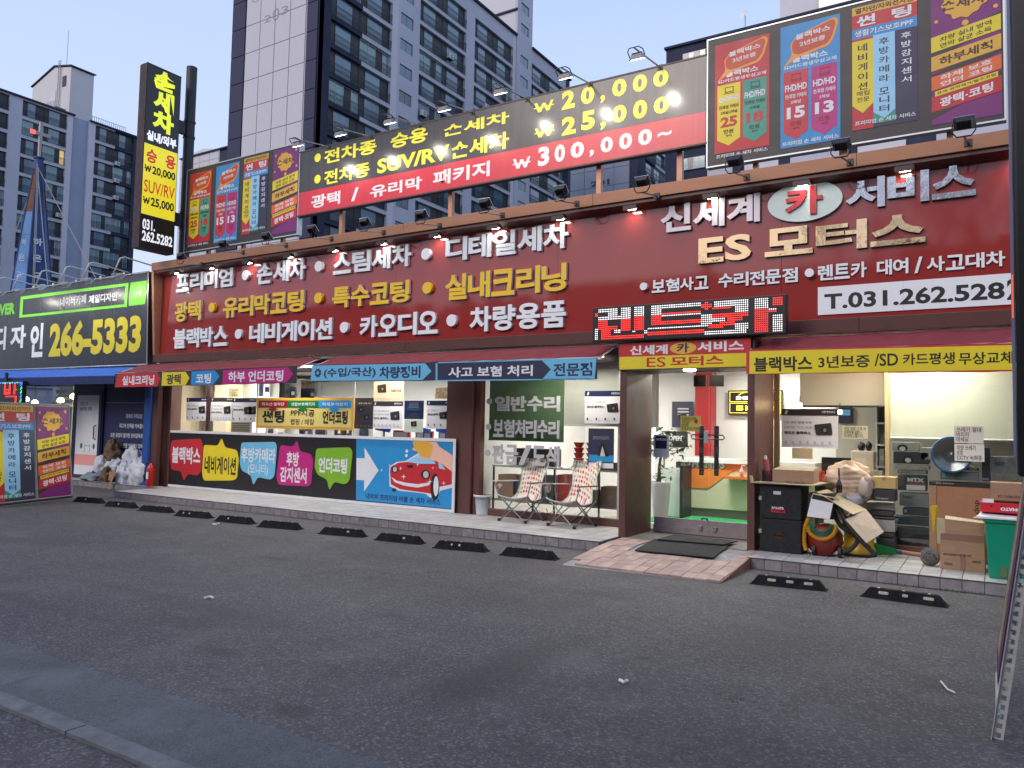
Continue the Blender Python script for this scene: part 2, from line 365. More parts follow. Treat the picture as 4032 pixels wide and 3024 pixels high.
# ---- raised pavements with tiles
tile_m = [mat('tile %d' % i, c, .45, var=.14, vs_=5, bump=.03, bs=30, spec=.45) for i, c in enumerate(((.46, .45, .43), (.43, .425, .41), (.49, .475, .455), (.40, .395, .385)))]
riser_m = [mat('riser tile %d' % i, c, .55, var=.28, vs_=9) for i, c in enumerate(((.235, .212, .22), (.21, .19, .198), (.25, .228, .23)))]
grout = mat('grout', (.13, .125, .12), .9, var=.3, vs_=10)
edge_m = mat('dark tile nosing', (.07, .065, .07), .6, var=.3, vs_=12)
ZP = .13
def pavement(name, x0, x1, y0, y1, xs=.2, ys=.2, stuff_below=None):
    p = bpy.data.objects.new(name, None); C.objects.link(p); struct(p)
    M().box(x0, x1, y0 + .012, y1, -.05, ZP - .012).build('slab', grout, p)
    M().box(x0, x1, y0 - .003, y0 + .012, ZP - .014, ZP - .001).build('nosing', edge_m, p)
    nx = int(round((x1 - x0) / xs)); ny = int(round((y1 - y0) / ys)); rest = M(); meshes = {}
    dx = (x1 - x0) / nx; dy = (y1 - y0) / ny; cells = [(i, j) for i in range(nx) for j in range(ny)]
    cells.sort(key=lambda c: -c[0])
    for q, (i, j) in enumerate(cells):
        a0, a1, b0, b1 = x0 + i * dx + .004, x0 + (i + 1) * dx - .004, y0 + j * dy + .004 + (.008 if j == 0 else 0), y0 + (j + 1) * dy - .004
        h = ZP + random.uniform(-.0015, .0015)
        if q < 270:
            m = random.choice(tile_m); M().box(a0, a1, b0, b1, ZP - .015, h).build('tile', m, p)
        else: rest.box(a0, a1, b0, b1, ZP - .015, h)
    if rest.v: tag(rest.build('tile', tile_m[0], p), kind='stuff')
    nr = int(round((x1 - x0) / .2)); rr = M()
    for i in range(nr):
        a = x0 + (x1 - x0) * i / nr; mb = rr if (len(cells) > 270 and i < nr - 28) else M()
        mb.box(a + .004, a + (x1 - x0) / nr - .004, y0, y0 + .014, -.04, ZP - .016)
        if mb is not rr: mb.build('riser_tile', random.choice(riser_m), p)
    if rr.v: tag(rr.build('riser_tile', riser_m[0], p), kind='stuff')
    return p
pavement('pavement', -15.42, -4.42, 9.35, 10.95)
pavement('pavement', -2.5, 1.9, 9.36, 10.95)
pavement('pavement', -24, -15.45, 10.42, 11.4, .4, .33)

# ---- brick ramp
bricks_m = [mat('pink brick %d' % i, c, .7, var=.18, vs_=7, bump=.12, bs=40) for i, c in enumerate(((.40, .275, .235), (.36, .25, .215), (.44, .31, .265), (.33, .225, .195)))]
ramp = struct(bpy.data.objects.new('ramp', None)); C.objects.link(ramp)
rx0, rx1, ry0, ry1 = -4.33, -2.47, 8.2, 9.93
def rz(y): return .03 + (ZP - .03) * min(1, (y - ry0) / (9.45 - ry0))
M().hexa([(rx0, ry0 - .08, -.05), (rx1, ry0 - .08, -.05), (rx1, 9.45, -.05), (rx0, 9.45, -.05)], [(rx0, ry0 - .08, .0), (rx1, ry0 - .08, .0), (rx1, 9.45, ZP - .012), (rx0, 9.45, ZP - .012)]).build('mortar', mat('ramp mortar', (.3, .29, .28), .9, var=.3, vs_=12, bump=.3, bs=30), ramp)
M().box(rx1 - .02, rx1 + .012, ry0 + .1, 9.35, -.03, ZP - .01).build('side_trim', mat('ramp side', (.16, .07, .05), .6, var=.3), ramp) if False else None
M().hexa([(rx1, ry0, -.05), (rx1 + .015, ry0, -.05), (rx1 + .015, 9.35, -.05), (rx1, 9.35, -.05)], [(rx1, ry0, .02), (rx1 + .015, ry0, .02), (rx1 + .015, 9.35, ZP), (rx1, 9.35, ZP)]).build('side_trim', mat('ramp side', (.16, .07, .05), .6, var=.3), ramp)
nb = 13; bw = (rx1 - rx0) / nb; bl = .215
for i in range(nb):
    for j in range(8):
        y0 = ry0 + j * bl; y1 = min(9.92, y0 + bl)
        if 3 <= i <= 11 and y0 > 9.05: continue
        if j == 0 and i < 1: continue
        a0, a1 = rx0 + i * bw + .003, rx0 + (i + 1) * bw - .003; h = random.uniform(-.003, .003)
        M().hexa([(a0, y0 + .003, rz(y0) - .02), (a1, y0 + .003, rz(y0) - .02), (a1, y1 - .003, rz(y1) - .02), (a0, y1 - .003, rz(y1) - .02)],
                 [(a0, y0 + .003, rz(y0) + h), (a1, y0 + .003, rz(y0) + h), (a1, y1 - .003, rz(y1) + h), (a0, y1 - .003, rz(y1) + h)]).build('brick', random.choice(bricks_m), ramp)
M().face([(-4.3, 9.9, ZP - .006), (-2.56, 9.9, ZP - .006), (-2.56, 10.9, ZP - .006), (-4.3, 10.9, ZP - .006)], (0, 0, 1)).build('porch_floor', mat('porch stone', (.1, .092, .085), .6, var=.2), ramp)
M().box(rx0, rx1, 9.455, 9.895, 0, ZP - .012).build('mortar', _mc['ramp mortar'], ramp)
matm = mat('rubber door mat', (.02, .021, .02), .9, var=.3, vs_=30, bump=.5, bs=250)
def doormat(label, c, z):
    t = thing('door_mat', label, 'door mat', (sum(p[0] for p in c) / 4, sum(p[1] for p in c) / 4, z), None)
    M().prism([(x, y, rz(y) + .004 + z) for x, y in c], (0, 0, .012)).build('mat_body', matm, t)
    e = M()
    for i in range(4):
        p, q = c[i], c[(i + 1) % 4]; e.tube([(p[0], p[1], rz(p[1]) + .014 + z), (q[0], q[1], rz(q[1]) + .014 + z)], .009, 6)
    e.build('mat_border', mat('mat border', (.012, .012, .013), .7), t)
gp = lambda x, y, z: G(2200 + x / 2.458, 1950 + y / 2.458, z)
doormat('large black rubber mat on the brick ramp before the doors', [(p.x, p.y) for p in (gp(742, 545, .1), gp(1495, 620, .1), gp(1635, 505, .13), gp(930, 440, .13))], .003)
doormat('smaller black mat lying behind the large one at the glass doors', [(p.x, p.y) for p in (gp(960, 440, .145), gp(1595, 492, .145), gp(1722, 458, .145), gp(1110, 398, .145))], .018)

# ---- wheel stops
ws_mat = mat('black rubber', (.009, .009, .01), .8, spec=.2, var=.4, vs_=14, bump=.15, bs=60); refl_y = mat('dull yellow reflector', (.34, .29, .2), .5, var=.3, vs_=40); refl_w = mat('pale reflector', (.36, .35, .33), .5, var=.3, vs_=40)
def wheel_stop(label, p, q, cuts, tone):
    cx, cy = (p.x + q.x) / 2, (p.y + q.y) / 2; L = .75; ang = math.atan2(q.y - p.y, q.x - p.x)
    t = thing('wheel_stop', label, 'wheel stop', (cx, cy, 0), 'black rubber wheel stops along the pavements')
    u = Vector((math.cos(ang), math.sin(ang), 0)); v = Vector((-u.y, u.x, 0)); o = Vector((cx, cy, 0)); P = lambda a, b, z: o + u * a + v * b + Vector((0, 0, z + .004))
    H = .1; h = L / 2
    M().hexa([P(-h, 0, 0), P(h, 0, 0), P(h, .15, 0), P(-h, .15, 0)], [P(-h + .075, .045, H), P(h - .075, .045, H), P(h - .075, .105, H), P(-h + .075, .105, H)]).build('body', ws_mat, t, bevel=.006)
    M().hexa([P(-h - .008, -.008, 0), P(h + .008, -.008, 0), P(h + .008, .158, 0), P(-h - .008, .158, 0)], [P(-h - .004, -.004, .012), P(h + .004, -.004, .012), P(h + .004, .154, .012), P(-h - .004, .154, .012)]).build('foot', ws_mat, t)
    for a in (-.22, 0, .22): M().lathe(P(a, .075, H - .002), [(.014, 0), (.014, .004), (.006, .006)], 8).build('bolt', steel, t)
    sl = Vector((0, .045, H)).normalized()
    for a, wd in cuts:
        f = Frame(P(a - wd / 2, 0, 0) + (v * .045 + Vector((0, 0, H))) * .5, u, v * .045 + Vector((0, 0, H)))
        plate(t, 'reflector', f, rounded([(0, 0), (wd, 0), (wd, .028), (0, .028)], .012), .001, refl_y if tone else refl_w, .002)
s4 = crop(0, 1850, 2.212); s3 = crop(1500, 1900, 2.212); s2 = crop(2900, 2100, 1.954)
stops = [(s4, (625, 280), (875, 300), [(-.05, .03)], 0, 'leftmost black wheel stop, beside the folding banner stand'), (s4, (895, 320), (1162, 342), [(-.02, .03)], 0, 'second black wheel stop from the banner stand'),
         (s4, (1195, 360), (1470, 383), [], 0, 'third black wheel stop from the banner stand, without reflectors'), (s4, (1512, 405), (1805, 430), [(-.18, .03), (-.05, .03)], 0, 'fourth wheel stop from the banner stand, two chipped reflectors'),
         (s4, (1858, 450), (2180, 480), [(-.1, .03)], 0, 'fifth wheel stop from the banner stand, in front of the yellow speech bubble'), (s3, (-245, 495), (20, 518), [(0, .02)], 0, 'sixth wheel stop, in front of the magenta speech bubble'),
         (s3, (-130 + 0, 518), (345, 553), [(.16, .05)], 1, 'seventh wheel stop, in front of the blue car wash picture'), (s3, (455, 575), (900, 613), [(-.11, .025), (.0, .03)], 0, 'eighth wheel stop, in front of the brown pillar and white pot'),
         (s3, (1028, 635), (1520, 685), [], 0, 'ninth wheel stop, just left of the brick ramp')]
stops.append((crop(600, 1400, 1.7015), (1480, 1238), (1797, 1270), [(.1, .04)], 0, 'ninth wheel stop, before the right end of the car wash picture'))
stops[8] = (*stops[8][:5], 'tenth wheel stop, just left of the brick ramp')
stops[5] = (crop(600, 1400, 1.7015), (702, 1150), (970, 1172), [], 0, 'sixth wheel stop, in front of the magenta speech bubble')
stops[6] = (crop(600, 1400, 1.7015), (1112, 1197), (1402, 1222), [(.12, .04)], 1, 'seventh wheel stop, in front of the blue car wash picture')
for cr, a, b, cuts, tone, lb in stops: wheel_stop(lb, G(*cr(*a)), G(*cr(*b)), cuts, tone)
wheel_stop('wheel stop right of the brick ramp with three pale reflectors', G(*s2(100, 395)), G(*s2(695, 458)), [(-.16, .085), (.02, .07), (.2, .085)], 1)
wheel_stop('rightmost wheel stop, nearest the large cardboard box', G(*s2(940, 492)), G(*s2(1632, 585)), [(-.17, .09), (.02, .05), (.22, .09)], 1)

# ================================================================== THE SHOP BUILDING
wall_white = mat('interior white wall', (.74, .745, .75), .6, var=.03, vs_=1.5)
wall_cream = mat('interior cream wall', (.66, .6, .46), .6, var=.03, vs_=1.5)
shop = thing('shop_building', 'single storey car service shop with brown frame and glass front', 'shop building', (-7.7, 12.5, 0))
YG = 10.95
# shell
M().box(-15.95, 1.9, 11.2, 15.2, 3.0, 4.6).build('roof', mat('flat roof', (.12, .12, .12), .8), shop)
M().box(-15.9, 1.9, 10.5, 15.1, 2.86, 2.99).build('ceiling', wall_white, shop)
M().box(-15.95, 1.9, 15.1, 15.3, 0, 4.6).build('rear_wall', wall_white, shop)
M().box(-16.1, -15.95, 10.8, 15.3, 0, 4.6).build('end_wall', brown_dark, shop); M().box(-15.949, -15.9, 10.99, 15.09, .15, 2.86).build('wall_lining', mat('warm cream wall', (.74, .6, .42), .6, var=.03, vs_=1.5), shop)
M().box(1.9, 2.05, 10.4, 15.3, 0, 4.6).build('end_wall', brown_dark, shop)
M().box(-15.95, 1.9, 10.97, 15.1, .0, .15).build('interior_floor', mat('interior floor', (.35, .35, .34), .5), shop)
M().box(-7.62, -7.5, 10.98, 15.1, .15, 2.86).build('partition', wall_white, shop)
M().box(-4.9, -4.86, 10.98, 12.6, .15, 2.86).build('partition', wall_white, shop)
M().box(-2.3, -2.26, 11.9, 15.1, .15, 2.86).build('partition', wall_white, shop) if False else None
# brown facade steel
def pillar(x0, x1, y0, y1, z1=2.86): return M().box(x0, x1, y0, y1, ZP - .01, z1).build('pillar', brown_paint, shop, bevel=.004)
pillar(-16.12, -15.92, 10.60, 10.98); pillar(-15.91, -15.62, 10.72, 10.98); 
pillar(-8.03, -7.5, 10.80, 10.99); pillar(-7.49, -7.36, 10.86, 10.99)
for i in range(5): M().box(-15.9 + i * .055, -15.88 + i * .055, 10.705, 10.73, ZP, 2.8).build('wall_rib', brown_dark, shop)
M().box(-15.6, -4.42, 10.88, 11.0, ZP - .01, .24).build('sill_plate', brown_paint, shop)
M().box(-2.5, 1.9, 10.9, 11.0, ZP - .01, .22).build('sill_plate', brown_paint, shop)
M().box(-15.6, -4.42, 10.88, 11.0, 2.62, 2.86).build('head_plate', brown_dark, shop)
M().box(-2.5, 1.9, 10.9, 11.0, 2.66, 2.86).build('head_plate', brown_dark, shop)
M().box(-15.95, -7.4, 10.9, 10.93, 2.3, 2.32).build('rail', brown_dark, shop) if False else None
for x in (-14.62, -14.56): M().box(x - .02, x + .03, 10.9, 10.98, .24, 2.62).build('mullion', brown_dark, shop)
glass = bpy.data.materials.new('window glass'); glass.use_nodes = True; g = glass.node_tree; g.nodes.clear()
_o = g.nodes.new('ShaderNodeOutputMaterial'); _t = g.nodes.new('ShaderNodeBsdfTransparent'); _g = g.nodes.new('ShaderNodeBsdfGlossy'); _m = g.nodes.new('ShaderNodeMixShader'); _f = g.nodes.new('ShaderNodeLayerWeight'); _p5 = g.nodes.new('ShaderNodeMath'); _p5.operation = 'POWER'; _p5.inputs[1].default_value = 5; _ma = g.nodes.new('ShaderNodeMath'); _ma.operation = 'MULTIPLY_ADD'; _ma.inputs[1].default_value = .9; _ma.inputs[2].default_value = .06; g.links.new(_f.outputs['Facing'], _p5.inputs[0]); g.links.new(_p5.outputs[0], _ma.inputs[0])
_g.inputs[1].default_value = .015; _t.inputs[0].default_value = (.93, .95, .94, 1)
g.links.new(_ma.outputs[0], _m.inputs[0]); g.links.new(_t.outputs[0], _m.inputs[1]); g.links.new(_g.outputs[0], _m.inputs[2]); g.links.new(_m.outputs[0], _o.inputs[0])
def pane(x0, x1, z0=.24, z1=2.62, y=YG, par=None, nm='window_pane'): return M().box(x0, x1, y, y + .008, z0, z1).build(nm, glass, par or shop)
for a, b in ((-15.6, -14.66), (-14.54, -13.05), (-13.035, -10.34), (-10.32, -8.04), (-7.34, -4.4)): pane(a, b)
for x in (-13.043, -10.33): M().box(x - .008, x + .008, YG - .004, YG + .02, .24, 2.62).build('pane_clip', steel, shop)
for a, b in ((-2.48, -1.12), (-1.1, 1.85)): pane(a, b, .22, 2.66)
M().box(-2.56, -2.49, 10.93, 10.99, .15, 2.7).build('jamb', mat('jamb timber', (.3, .2, .1), .5), shop)

# ---- entrance porch
porch = thing('entrance_porch', 'brown steel entrance porch box around the double glass doors', 'porch', (-3.48, 10.4, 0))
M().box(-4.40, -4.30, 9.92, 10.86, ZP - .01, 2.44).build('side_panel', brown_paint, porch, bevel=.003)
M().box(-2.65, -2.56, 9.92, 10.92, ZP - .01, 2.44).build('side_panel', brown_paint, porch, bevel=.003)
M().box(-4.40, -2.56, 9.93, 10.9, 2.44, 2.8).build('canopy', brown_dark, porch)
M().box(-4.26, -2.66, 10.85, 10.91, ZP, .22).build('threshold', mat('brushed threshold', (.32, .27, .28), .35, metal=.3, var=.15), porch)
M().lathe((-3.52, 10.25, 2.415), [(.07, 0), (.085, .012), (.085, .026)], 18).build('downlight', mat('porch lamp lens', (.9, .9, .9), .4, emis=(1, .95, .85), es=25), porch)
hs = thing('entrance_sign', 'red and yellow sign over the entrance reading 신세계 카 서비스 ES모터스', 'sign', (-3.48, 9.9, 2.6))
M().box(-4.42, -2.60, 9.885, 9.925, 2.42, 2.80).build('panel', brown_dark, hs)
f = wall(9.885); c1 = crop(2350, 1300, 1.843); F1 = lambda x, y: f.px(*c1(x, y))
rect(hs, 'red_field', f, -4.40, 2.605, -2.60, 2.79, .001, V['red']); rect(hs, 'yellow_field', f, -4.40, 2.432, -2.60, 2.604, .001, V['yellow'])
letters = dict(w=.035)
txtpx(hs, '신세계', f, c1, (240, 182), (515, 102), .004, V['white'], w=.035); txtpx(hs, '서비스', f, c1, (730, 160), (1068, 70), .004, V['white'], w=.035)
a0, b0 = F1(532, 170); a1, b1 = F1(724, 90)
plate(hs, 'oval', f, ell((a0 + a1) / 2, (b0 + b1) / 2, (a1 - a0) / 2, (b1 - b0) / 2 + .01), .004, V['gold'])
txtpx(hs, '카', f, c1, (580, 165), (670, 92), .0065, V['navy'], w=.035)
txtpx(hs, 'ES', f, c1, (362, 270), (500, 195), .004, V['red'], w=.01); txtpx(hs, '모터스', f, c1, (535, 262), (920, 180), .004, V['red'], w=.035)

# ---- doors
door_steel = mat('patch fitting', (.05, .045, .03), .35, metal=.5)
def door(label, x0, x1, hx):
    t = thing('glass_door', label, 'door', ((x0 + x1) / 2, 10.87, ZP), 'double glass doors')
    M().box(x0, x1, 10.872, 10.884, .34, 2.42).build('door_pane', glass, t)
    M().box(x0, x1, 10.86, 10.895, .215, .34).build('bottom_rail', mat('door rail steel', (.36, .31, .33), .33, metal=.4, var=.15, stretch=(1, 1, 1)), t)
    M().box(x0 + (.58 if hx > 0 else 0), x0 + (.76 if hx > 0 else .2), 10.86, 10.9, 2.24, 2.4).build('patch_fitting', door_steel, t)
    xh = x1 - .085 if hx > 0 else x0 + .12
    M().box(xh - .032, xh + .032, 10.815, 10.84, .98, 1.68).build('handle', black_metal, t, bevel=.004)
    st = M()
    for z in (1.0, 1.3, 1.58):
        for i in range(4):
            for j in range(5): st.lathe((xh - .022 + i * .014, 10.813, z + j * .018), [(.004, 0), (.0, .003)], 6, axis=(0, -1, 0), cap=False)
    tag(st.build('stud', steel, t), kind='stuff')
    for z in (1.06, 1.6): M().tube([(xh, 10.83, z), (xh, 10.875, z)], .012).build('handle_mount', black_metal, t)
    M().tube([(x0 + (.7 if hx > 0 else .1), 10.85, .2), (x0 + (.7 if hx > 0 else .1), 10.85, .26)], .03, 12).build('lock', steel, t)
door('left glass door with black studded handle', -4.25, -3.45, 1); door('right glass door with black studded handle and blue sticker', -3.44, -2.66, -1)
lk = thing('handle_lock', 'grey padlock bar joining the two door handles', 'lock', (-3.44, 10.8, 1.5))
M().box(-3.49, -3.43, 10.78, 10.81, 1.43, 1.61).build('lock_body', mat('grey lock', (.35, .37, .4), .4), lk, bevel=.006)
M().tube([(-3.68, 10.8, 1.53), (-3.66, 10.79, 1.55), (-3.22, 10.79, 1.55), (-3.2, 10.8, 1.52), (-3.22, 10.8, 1.49), (-3.66, 10.79, 1.49), (-3.68, 10.8, 1.53)], .01, 6).build('shackle', black_metal, lk)

# ================================================================== THE BIG RED SIGN
X0, X1 = -15.79, 1.9
sg = thing('main_sign', 'long dark red shop sign in a deep copper brown frame along the roof', 'sign', ((X0 + X1) / 2, 10.4, 2.9))
YP = 10.44
panel_m = bpy.data.materials.new('red glossy panel'); panel_m.use_nodes = True; nt = panel_m.node_tree; b = nt.nodes['Principled BSDF']
b.inputs['Base Color'].default_value = (.31, .026, .021, 1); b.inputs['Roughness'].default_value = .35; b.inputs['Specular IOR Level'].default_value = .15; b.inputs['Coat Weight'].default_value = 1.; b.inputs['Coat Roughness'].default_value = .025; b.inputs['Coat IOR'].default_value = 1.65
tc = nt.nodes.new('ShaderNodeTexCoord'); n = nt.nodes.new('ShaderNodeTexNoise'); n.inputs['Scale'].default_value = .8; n.inputs['Detail'].default_value = 2
n3 = nt.nodes.new('ShaderNodeTexNoise'); n3.inputs['Scale'].default_value = 160
bp = nt.nodes.new('ShaderNodeBump'); bp.inputs['Strength'].default_value = .12; bp.inputs['Distance'].default_value = .02
nt.links.new(tc.outputs['Object'], n.inputs[0]); nt.links.new(n.outputs[0], bp.inputs['Height'])
bp2 = nt.nodes.new('ShaderNodeBump'); bp2.inputs['Strength'].default_value = .035; bp2.inputs['Distance'].default_value = .002
nt.links.new(tc.outputs['Object'], n3.inputs[0]); nt.links.new(n3.outputs[0], bp2.inputs['Height']); nt.links.new(bp.outputs[0], bp2.inputs['Normal'])
nt.links.new(bp2.outputs[0], b.inputs['Normal']); nt.links.new(bp2.outputs[0], b.inputs['Coat Normal'])
xs = [X0 + .04, -12.25, -8.95, -5.7, -2.35, X1]
for a, b_ in zip(xs, xs[1:]): M().box(a + .002, b_ - .002, YP, YP + .05, 2.98, 4.98).build('red_panel', panel_m, sg)
fl = lambda z: 10.34 - (z - 2.875) * .066     # the frame leans out towards its top
def fbar(x0, x1, z0, z1, yb, m, name='frame_bar'):
    return M().hexa([(x0, fl(z0), z0), (x1, fl(z0), z0), (x1, yb, z0), (x0, yb, z0)], [(x0, fl(z1), z1), (x1, fl(z1), z1), (x1, yb, z1), (x0, yb, z1)]).build(name, m, sg, bevel=.004)
segs = [X0, -12.2, -8.6, -5.0, -1.4, X1]
for a, b_ in zip(segs, segs[1:]):
    fbar(a + .0015, b_ - .0015, 4.90, 5.07, 10.52, copper, 'top_bar'); fbar(a + .0015, b_ - .0015, 2.875, 3.045, 10.5, brown_paint, 'bottom_bar')
M().hexa([(X0, fl(3.045), 3.045), (X0 + .075, fl(3.045), 3.045), (X0 + .075, 10.52, 3.045), (X0, 10.52, 3.045)], [(X0, fl(4.955), 4.955), (X0 + .075, fl(4.955), 4.955), (X0 + .075, 10.52, 4.955), (X0, 10.52, 4.955)]).build('side_bar', copper, sg)
M().hexa([(X0 + .075, 10.24, 4.85), (X1, 10.24, 4.85), (X1, YP, 4.8), (X0 + .075, YP, 4.8)], [(X0 + .075, 10.24, 4.899), (X1, 10.24, 4.899), (X1, YP, 4.899), (X0 + .075, YP, 4.899)]).build('soffit', brown_paint, sg)
M().box(X0, X1, 10.56, 11.2, 2.87, 5.0).build('back_box', brown_dark, sg)
F2 = wall(YP); c5 = crop(600, 900, 1.7015); c6 = crop(1700, 1000, 1.58); c9 = crop(2550, 680, 1.4926); c10 = crop(1150, 620, 1.7696); c11 = crop(2200, 1080, 2.212)
FL = wall(YP - .06)
def L3(s, cr, bl, tr, face=None, side=None, th=.048, w=.032):
    a0, b0 = FL.px(*cr(*bl)); a1, b1 = FL.px(*cr(*tr)); n = len(s); cw = (a1 - a0) / n
    for i, ch in enumerate(s):
        txt(sg, ch, F2, a0 + cw * (i + .03), b0, a0 + cw * (i + .97), b1, 0.004, face or white_acr, w=w, th=th, name='letter', side=side or letter_side)
def dot(cr, x, y, r, face=None):
    a, b_ = FL.px(*cr(x, y)); pts = ell(a, b_, r, r, 24)
    plate(sg, 'dot', F2, pts, .004, face or white_acr, .06)
for s_, cr, bl, tr in (('프리미엄', c5, (152, 430), (540, 258)), ('손세차', c5, (692, 375), (1030, 190)), ('스팀세차', c5, (1203, 310), (1738, 100)), ('디테일세차', c10, (1060, 728), (1930, 447)),
                       ('블랙박스', c5, (133, 805), (503, 648)), ('네비게이션', c5, (640, 772), (1207, 595)), ('카오디오', c5, (1380, 732), (1915, 545)), ('차량용품', c6, (228, 487), (838, 285))): L3(s_, cr, bl, tr)
for s_, cr, bl, tr in (('광택', c5, (142, 628), (327, 478)), ('유리막코팅', c5, (465, 600), (1018, 408)), ('특수코팅', c5, (1197, 535), (1725, 340)), ('실내크리닝', c6, (75, 290), (842, 50))): L3(s_, cr, bl, tr, yellow_acr)
for cr, x, y, k in ((c5, 622, 313, 0), (c5, 1113, 253, 0), (c5, 1832, 170, 0), (c5, 575, 706, 0), (c5, 1283, 662, 0), (c5, 2003, 615, 0), (c5, 397, 528, 1), (c5, 1110, 465, 1), (c5, 1840, 397, 1)): dot(cr, x, y, .1, yellow_acr if k else None)
mirror_w = mat('mirrored silver face', (.62, .6, .62), .06, metal=.9, bump=.45, bs=7)
mirror_g = mat('mirrored gold face', (.9, .64, .36), .08, metal=.95, bump=.35, bs=5)
pinkish = mat('pearl white face', (.78, .7, .73), .25, metal=.1)
L3('신세계', c9, (68, 355), (665, 114), pinkish, gold_side, w=.036); L3('서비스', c9, (1155, 222), (1935, -62), mirror_w, gold_side, w=.036)
L3('ES', c9, (292, 535), (612, 352), mirror_g, gold_side, w=.03); L3('모터스', c9, (678, 497), (1642, 226), mirror_g, gold_side, w=.036)
a0, b0 = FL.px(*c9(705, 175)); a1, b1 = FL.px(*c9(1145, 150)); am = (a0 + a1) / 2; _, bt = FL.px(*c9(925, 50)); _, bb = FL.px(*c9(925, 284))
plate(sg, 'oval', F2, ell(am, (bt + bb) / 2, (a1 - a0) / 2, (bt - bb) / 2, 48), .004, mat('pale mint acrylic', (.68, .8, .74), .25), .05)
a0, b0 = FL.px(*c9(808, 262)); a1, b1 = FL.px(*c9(1028, 70)); txt(sg, '카', F2, a0, b0, a1, b1, .056, mat('red acrylic face', (.6, .02, .03), .25), w=.036, th=.03, name='letter', side=gold_side)
for s_, cr, bl, tr in (('보험사고', c11, (798, 160), (1300, 5)), ('수리전문점', c9, (408, 675), (882, 552)), ('렌트카', c9, (995, 632), (1287, 517)), ('대여', c9, (1342, 602), (1533, 495)), ('/', c9, (1565, 588), (1615, 488)), ('사고대차', c9, (1635, 580), (2105, 452))):
    L3(s_, cr, bl, tr, th=.02, w=.028)
dot(c11, 738, 105, .055); dot(c9, 950, 588, .055)
a0, b0 = F2.px(*c9(1002, 838)); a1, b1 = F2.px(*c9(2118, 598))
ph = rect(sg, 'phone_plate', F2, a0, b0 - .005, a0 + (a1 - a0) * .474, b1 + .02, .004, white_acr, .012); 
am = a0 + (a1 - a0) * .477; b0 = F2.px(*c9(1002, 838))[1]; b1 = F2.px(*c9(1002, 675))[1]
for o_ in (ph,): bpy.data.objects.remove(o_)
rect(sg, 'phone_plate', F2, a0, b0, am - .002, b1, .004, white_acr, .012); rect(sg, 'phone_plate', F2, am, b0, a1 + .35, b1, .004, white_acr, .012)
txtpx(sg, '2', F2, c9, (2112, 750), (2188, 622), .017, V['black'], w=.03); txtpx(sg, 'T.031.262.528', F2, c9, (1040, 805), (2098, 640), .017, V['black'], w=.03)
# downlights tucked under the top bar
lamp_lens = mat('downlight lens', (.9, .9, .9), .3, emis=(.95, 1, .96), es=30)
dls = [(c5, 70, 268), (c5, 590, 188), (c5, 890, 148), (c5, 1215, 100), (c5, 1585, 53), (c10, 1065, 490), (c10, 1525, 422), (c11, 0, 0), (c9, 118, 122), (c9, 690, 42)]
x = -15.1
while x < 1.2:
    M().box(x - .11, x + .11, 10.262, 10.40, 4.805, 4.85).build('light_housing', brown_dark, sg)
    mb = M(); mb.add([(x - .07, 10.25, 4.79), (x + .07, 10.25, 4.79), (x + .07, 10.27, 4.85), (x - .07, 10.27, 4.85)], [(0, 1, 2, 3)])
    M().hexa([(x - .1, 10.25, 4.772), (x + .1, 10.25, 4.772), (x + .1, 10.256, 4.772), (x - .1, 10.256, 4.772)], [(x - .1, 10.25, 4.85), (x + .1, 10.25, 4.85), (x + .1, 10.256, 4.85), (x - .1, 10.256, 4.85)]).build('light_baffle', brown_dark, sg)
    M().box(x - .06, x + .06, 10.29, 10.36, 4.797, 4.8035).build('light_lens', lamp_lens, sg)
    ld = bpy.data.lights.new('downlight', 'AREA'); lo = bpy.data.objects.new('downlight', ld); C.objects.link(lo); ld.size = .12; ld.energy = 1.3; ld.color = (1, .93, .82); ld.spread = R(150)
    lo.location = (x, 10.325, 4.794); lo.rotation_euler = (R(-12), 0, 0)
    lo.parent = None; x += 1.185

# ---- LED board
led = thing('led_board', 'black LED board over the entrance scrolling 렌트카 in red and white', 'LED sign', (-3.46, 9.85, 2.82))
M().box(-4.78, -2.15, 9.8, 9.93, 2.82, 3.305).build('housing', mat('led housing', (.012, .012, .014), .35), led, bevel=.008)
M().box(-4.6, -4.5, 9.93, 10.32, 2.95, 3.0).build('bracket', black_metal, led); M().box(-2.5, -2.4, 9.93, 10.32, 2.95, 3.0).build('bracket', black_metal, led)
red_led = mat('red led', (.3, 0, 0), .4, emis=(1, .02, .015), es=3.6); white_led = mat('white led', (.5, .5, .5), .4, emis=(1, .97, 1), es=1.8); off_led = mat('dark led', (.03, .01, .012), .3)
Wp = [(2, 14, 0, 2), (8, 14, 2, 4), (2, 22, 4, 6), (16, 22, 0, 4), (24, 30, 0, 5), (12, 16, 11, 13), (0, 2, 10, 16), (23, 25, 12, 13), (30, 32, 12, 14), (34, 62, 0, 2), (34, 40, 2, 5), (40, 62, 4.6, 6), (32, 64, 11, 12), (69, 87, 0, 3), (80, 87, 3, 6), (62, 68, 6, 12), (68, 75, 8, 10), (80, 87, 11, 14), (64, 86, 14, 16), (90, 97, 0, 5), (97, 101, 5, 6), (99, 104, 8, 16)]
Rp = [(2, 8, 6, 10), (2, 14, 9, 11), (16, 22, 6, 12), (24, 30, 5, 12), (4, 10, 11, 16), (4, 30, 14, 16), (0, 2, 2, 4), (40, 62, 3.6, 4.6), (34, 40, 5, 8), (34, 62, 8, 10), (32, 64, 13, 15), (64, 66, 0, 4), (62, 68, 1, 3), (68, 78, 3, 4), (68, 87, 6, 8), (76, 84, 8, 10), (72, 80, 10, 12), (66, 74, 11, 13), (90, 97, 5, 16), (97, 101, 6, 7), (99, 104, 0, 4)]
grid = {}
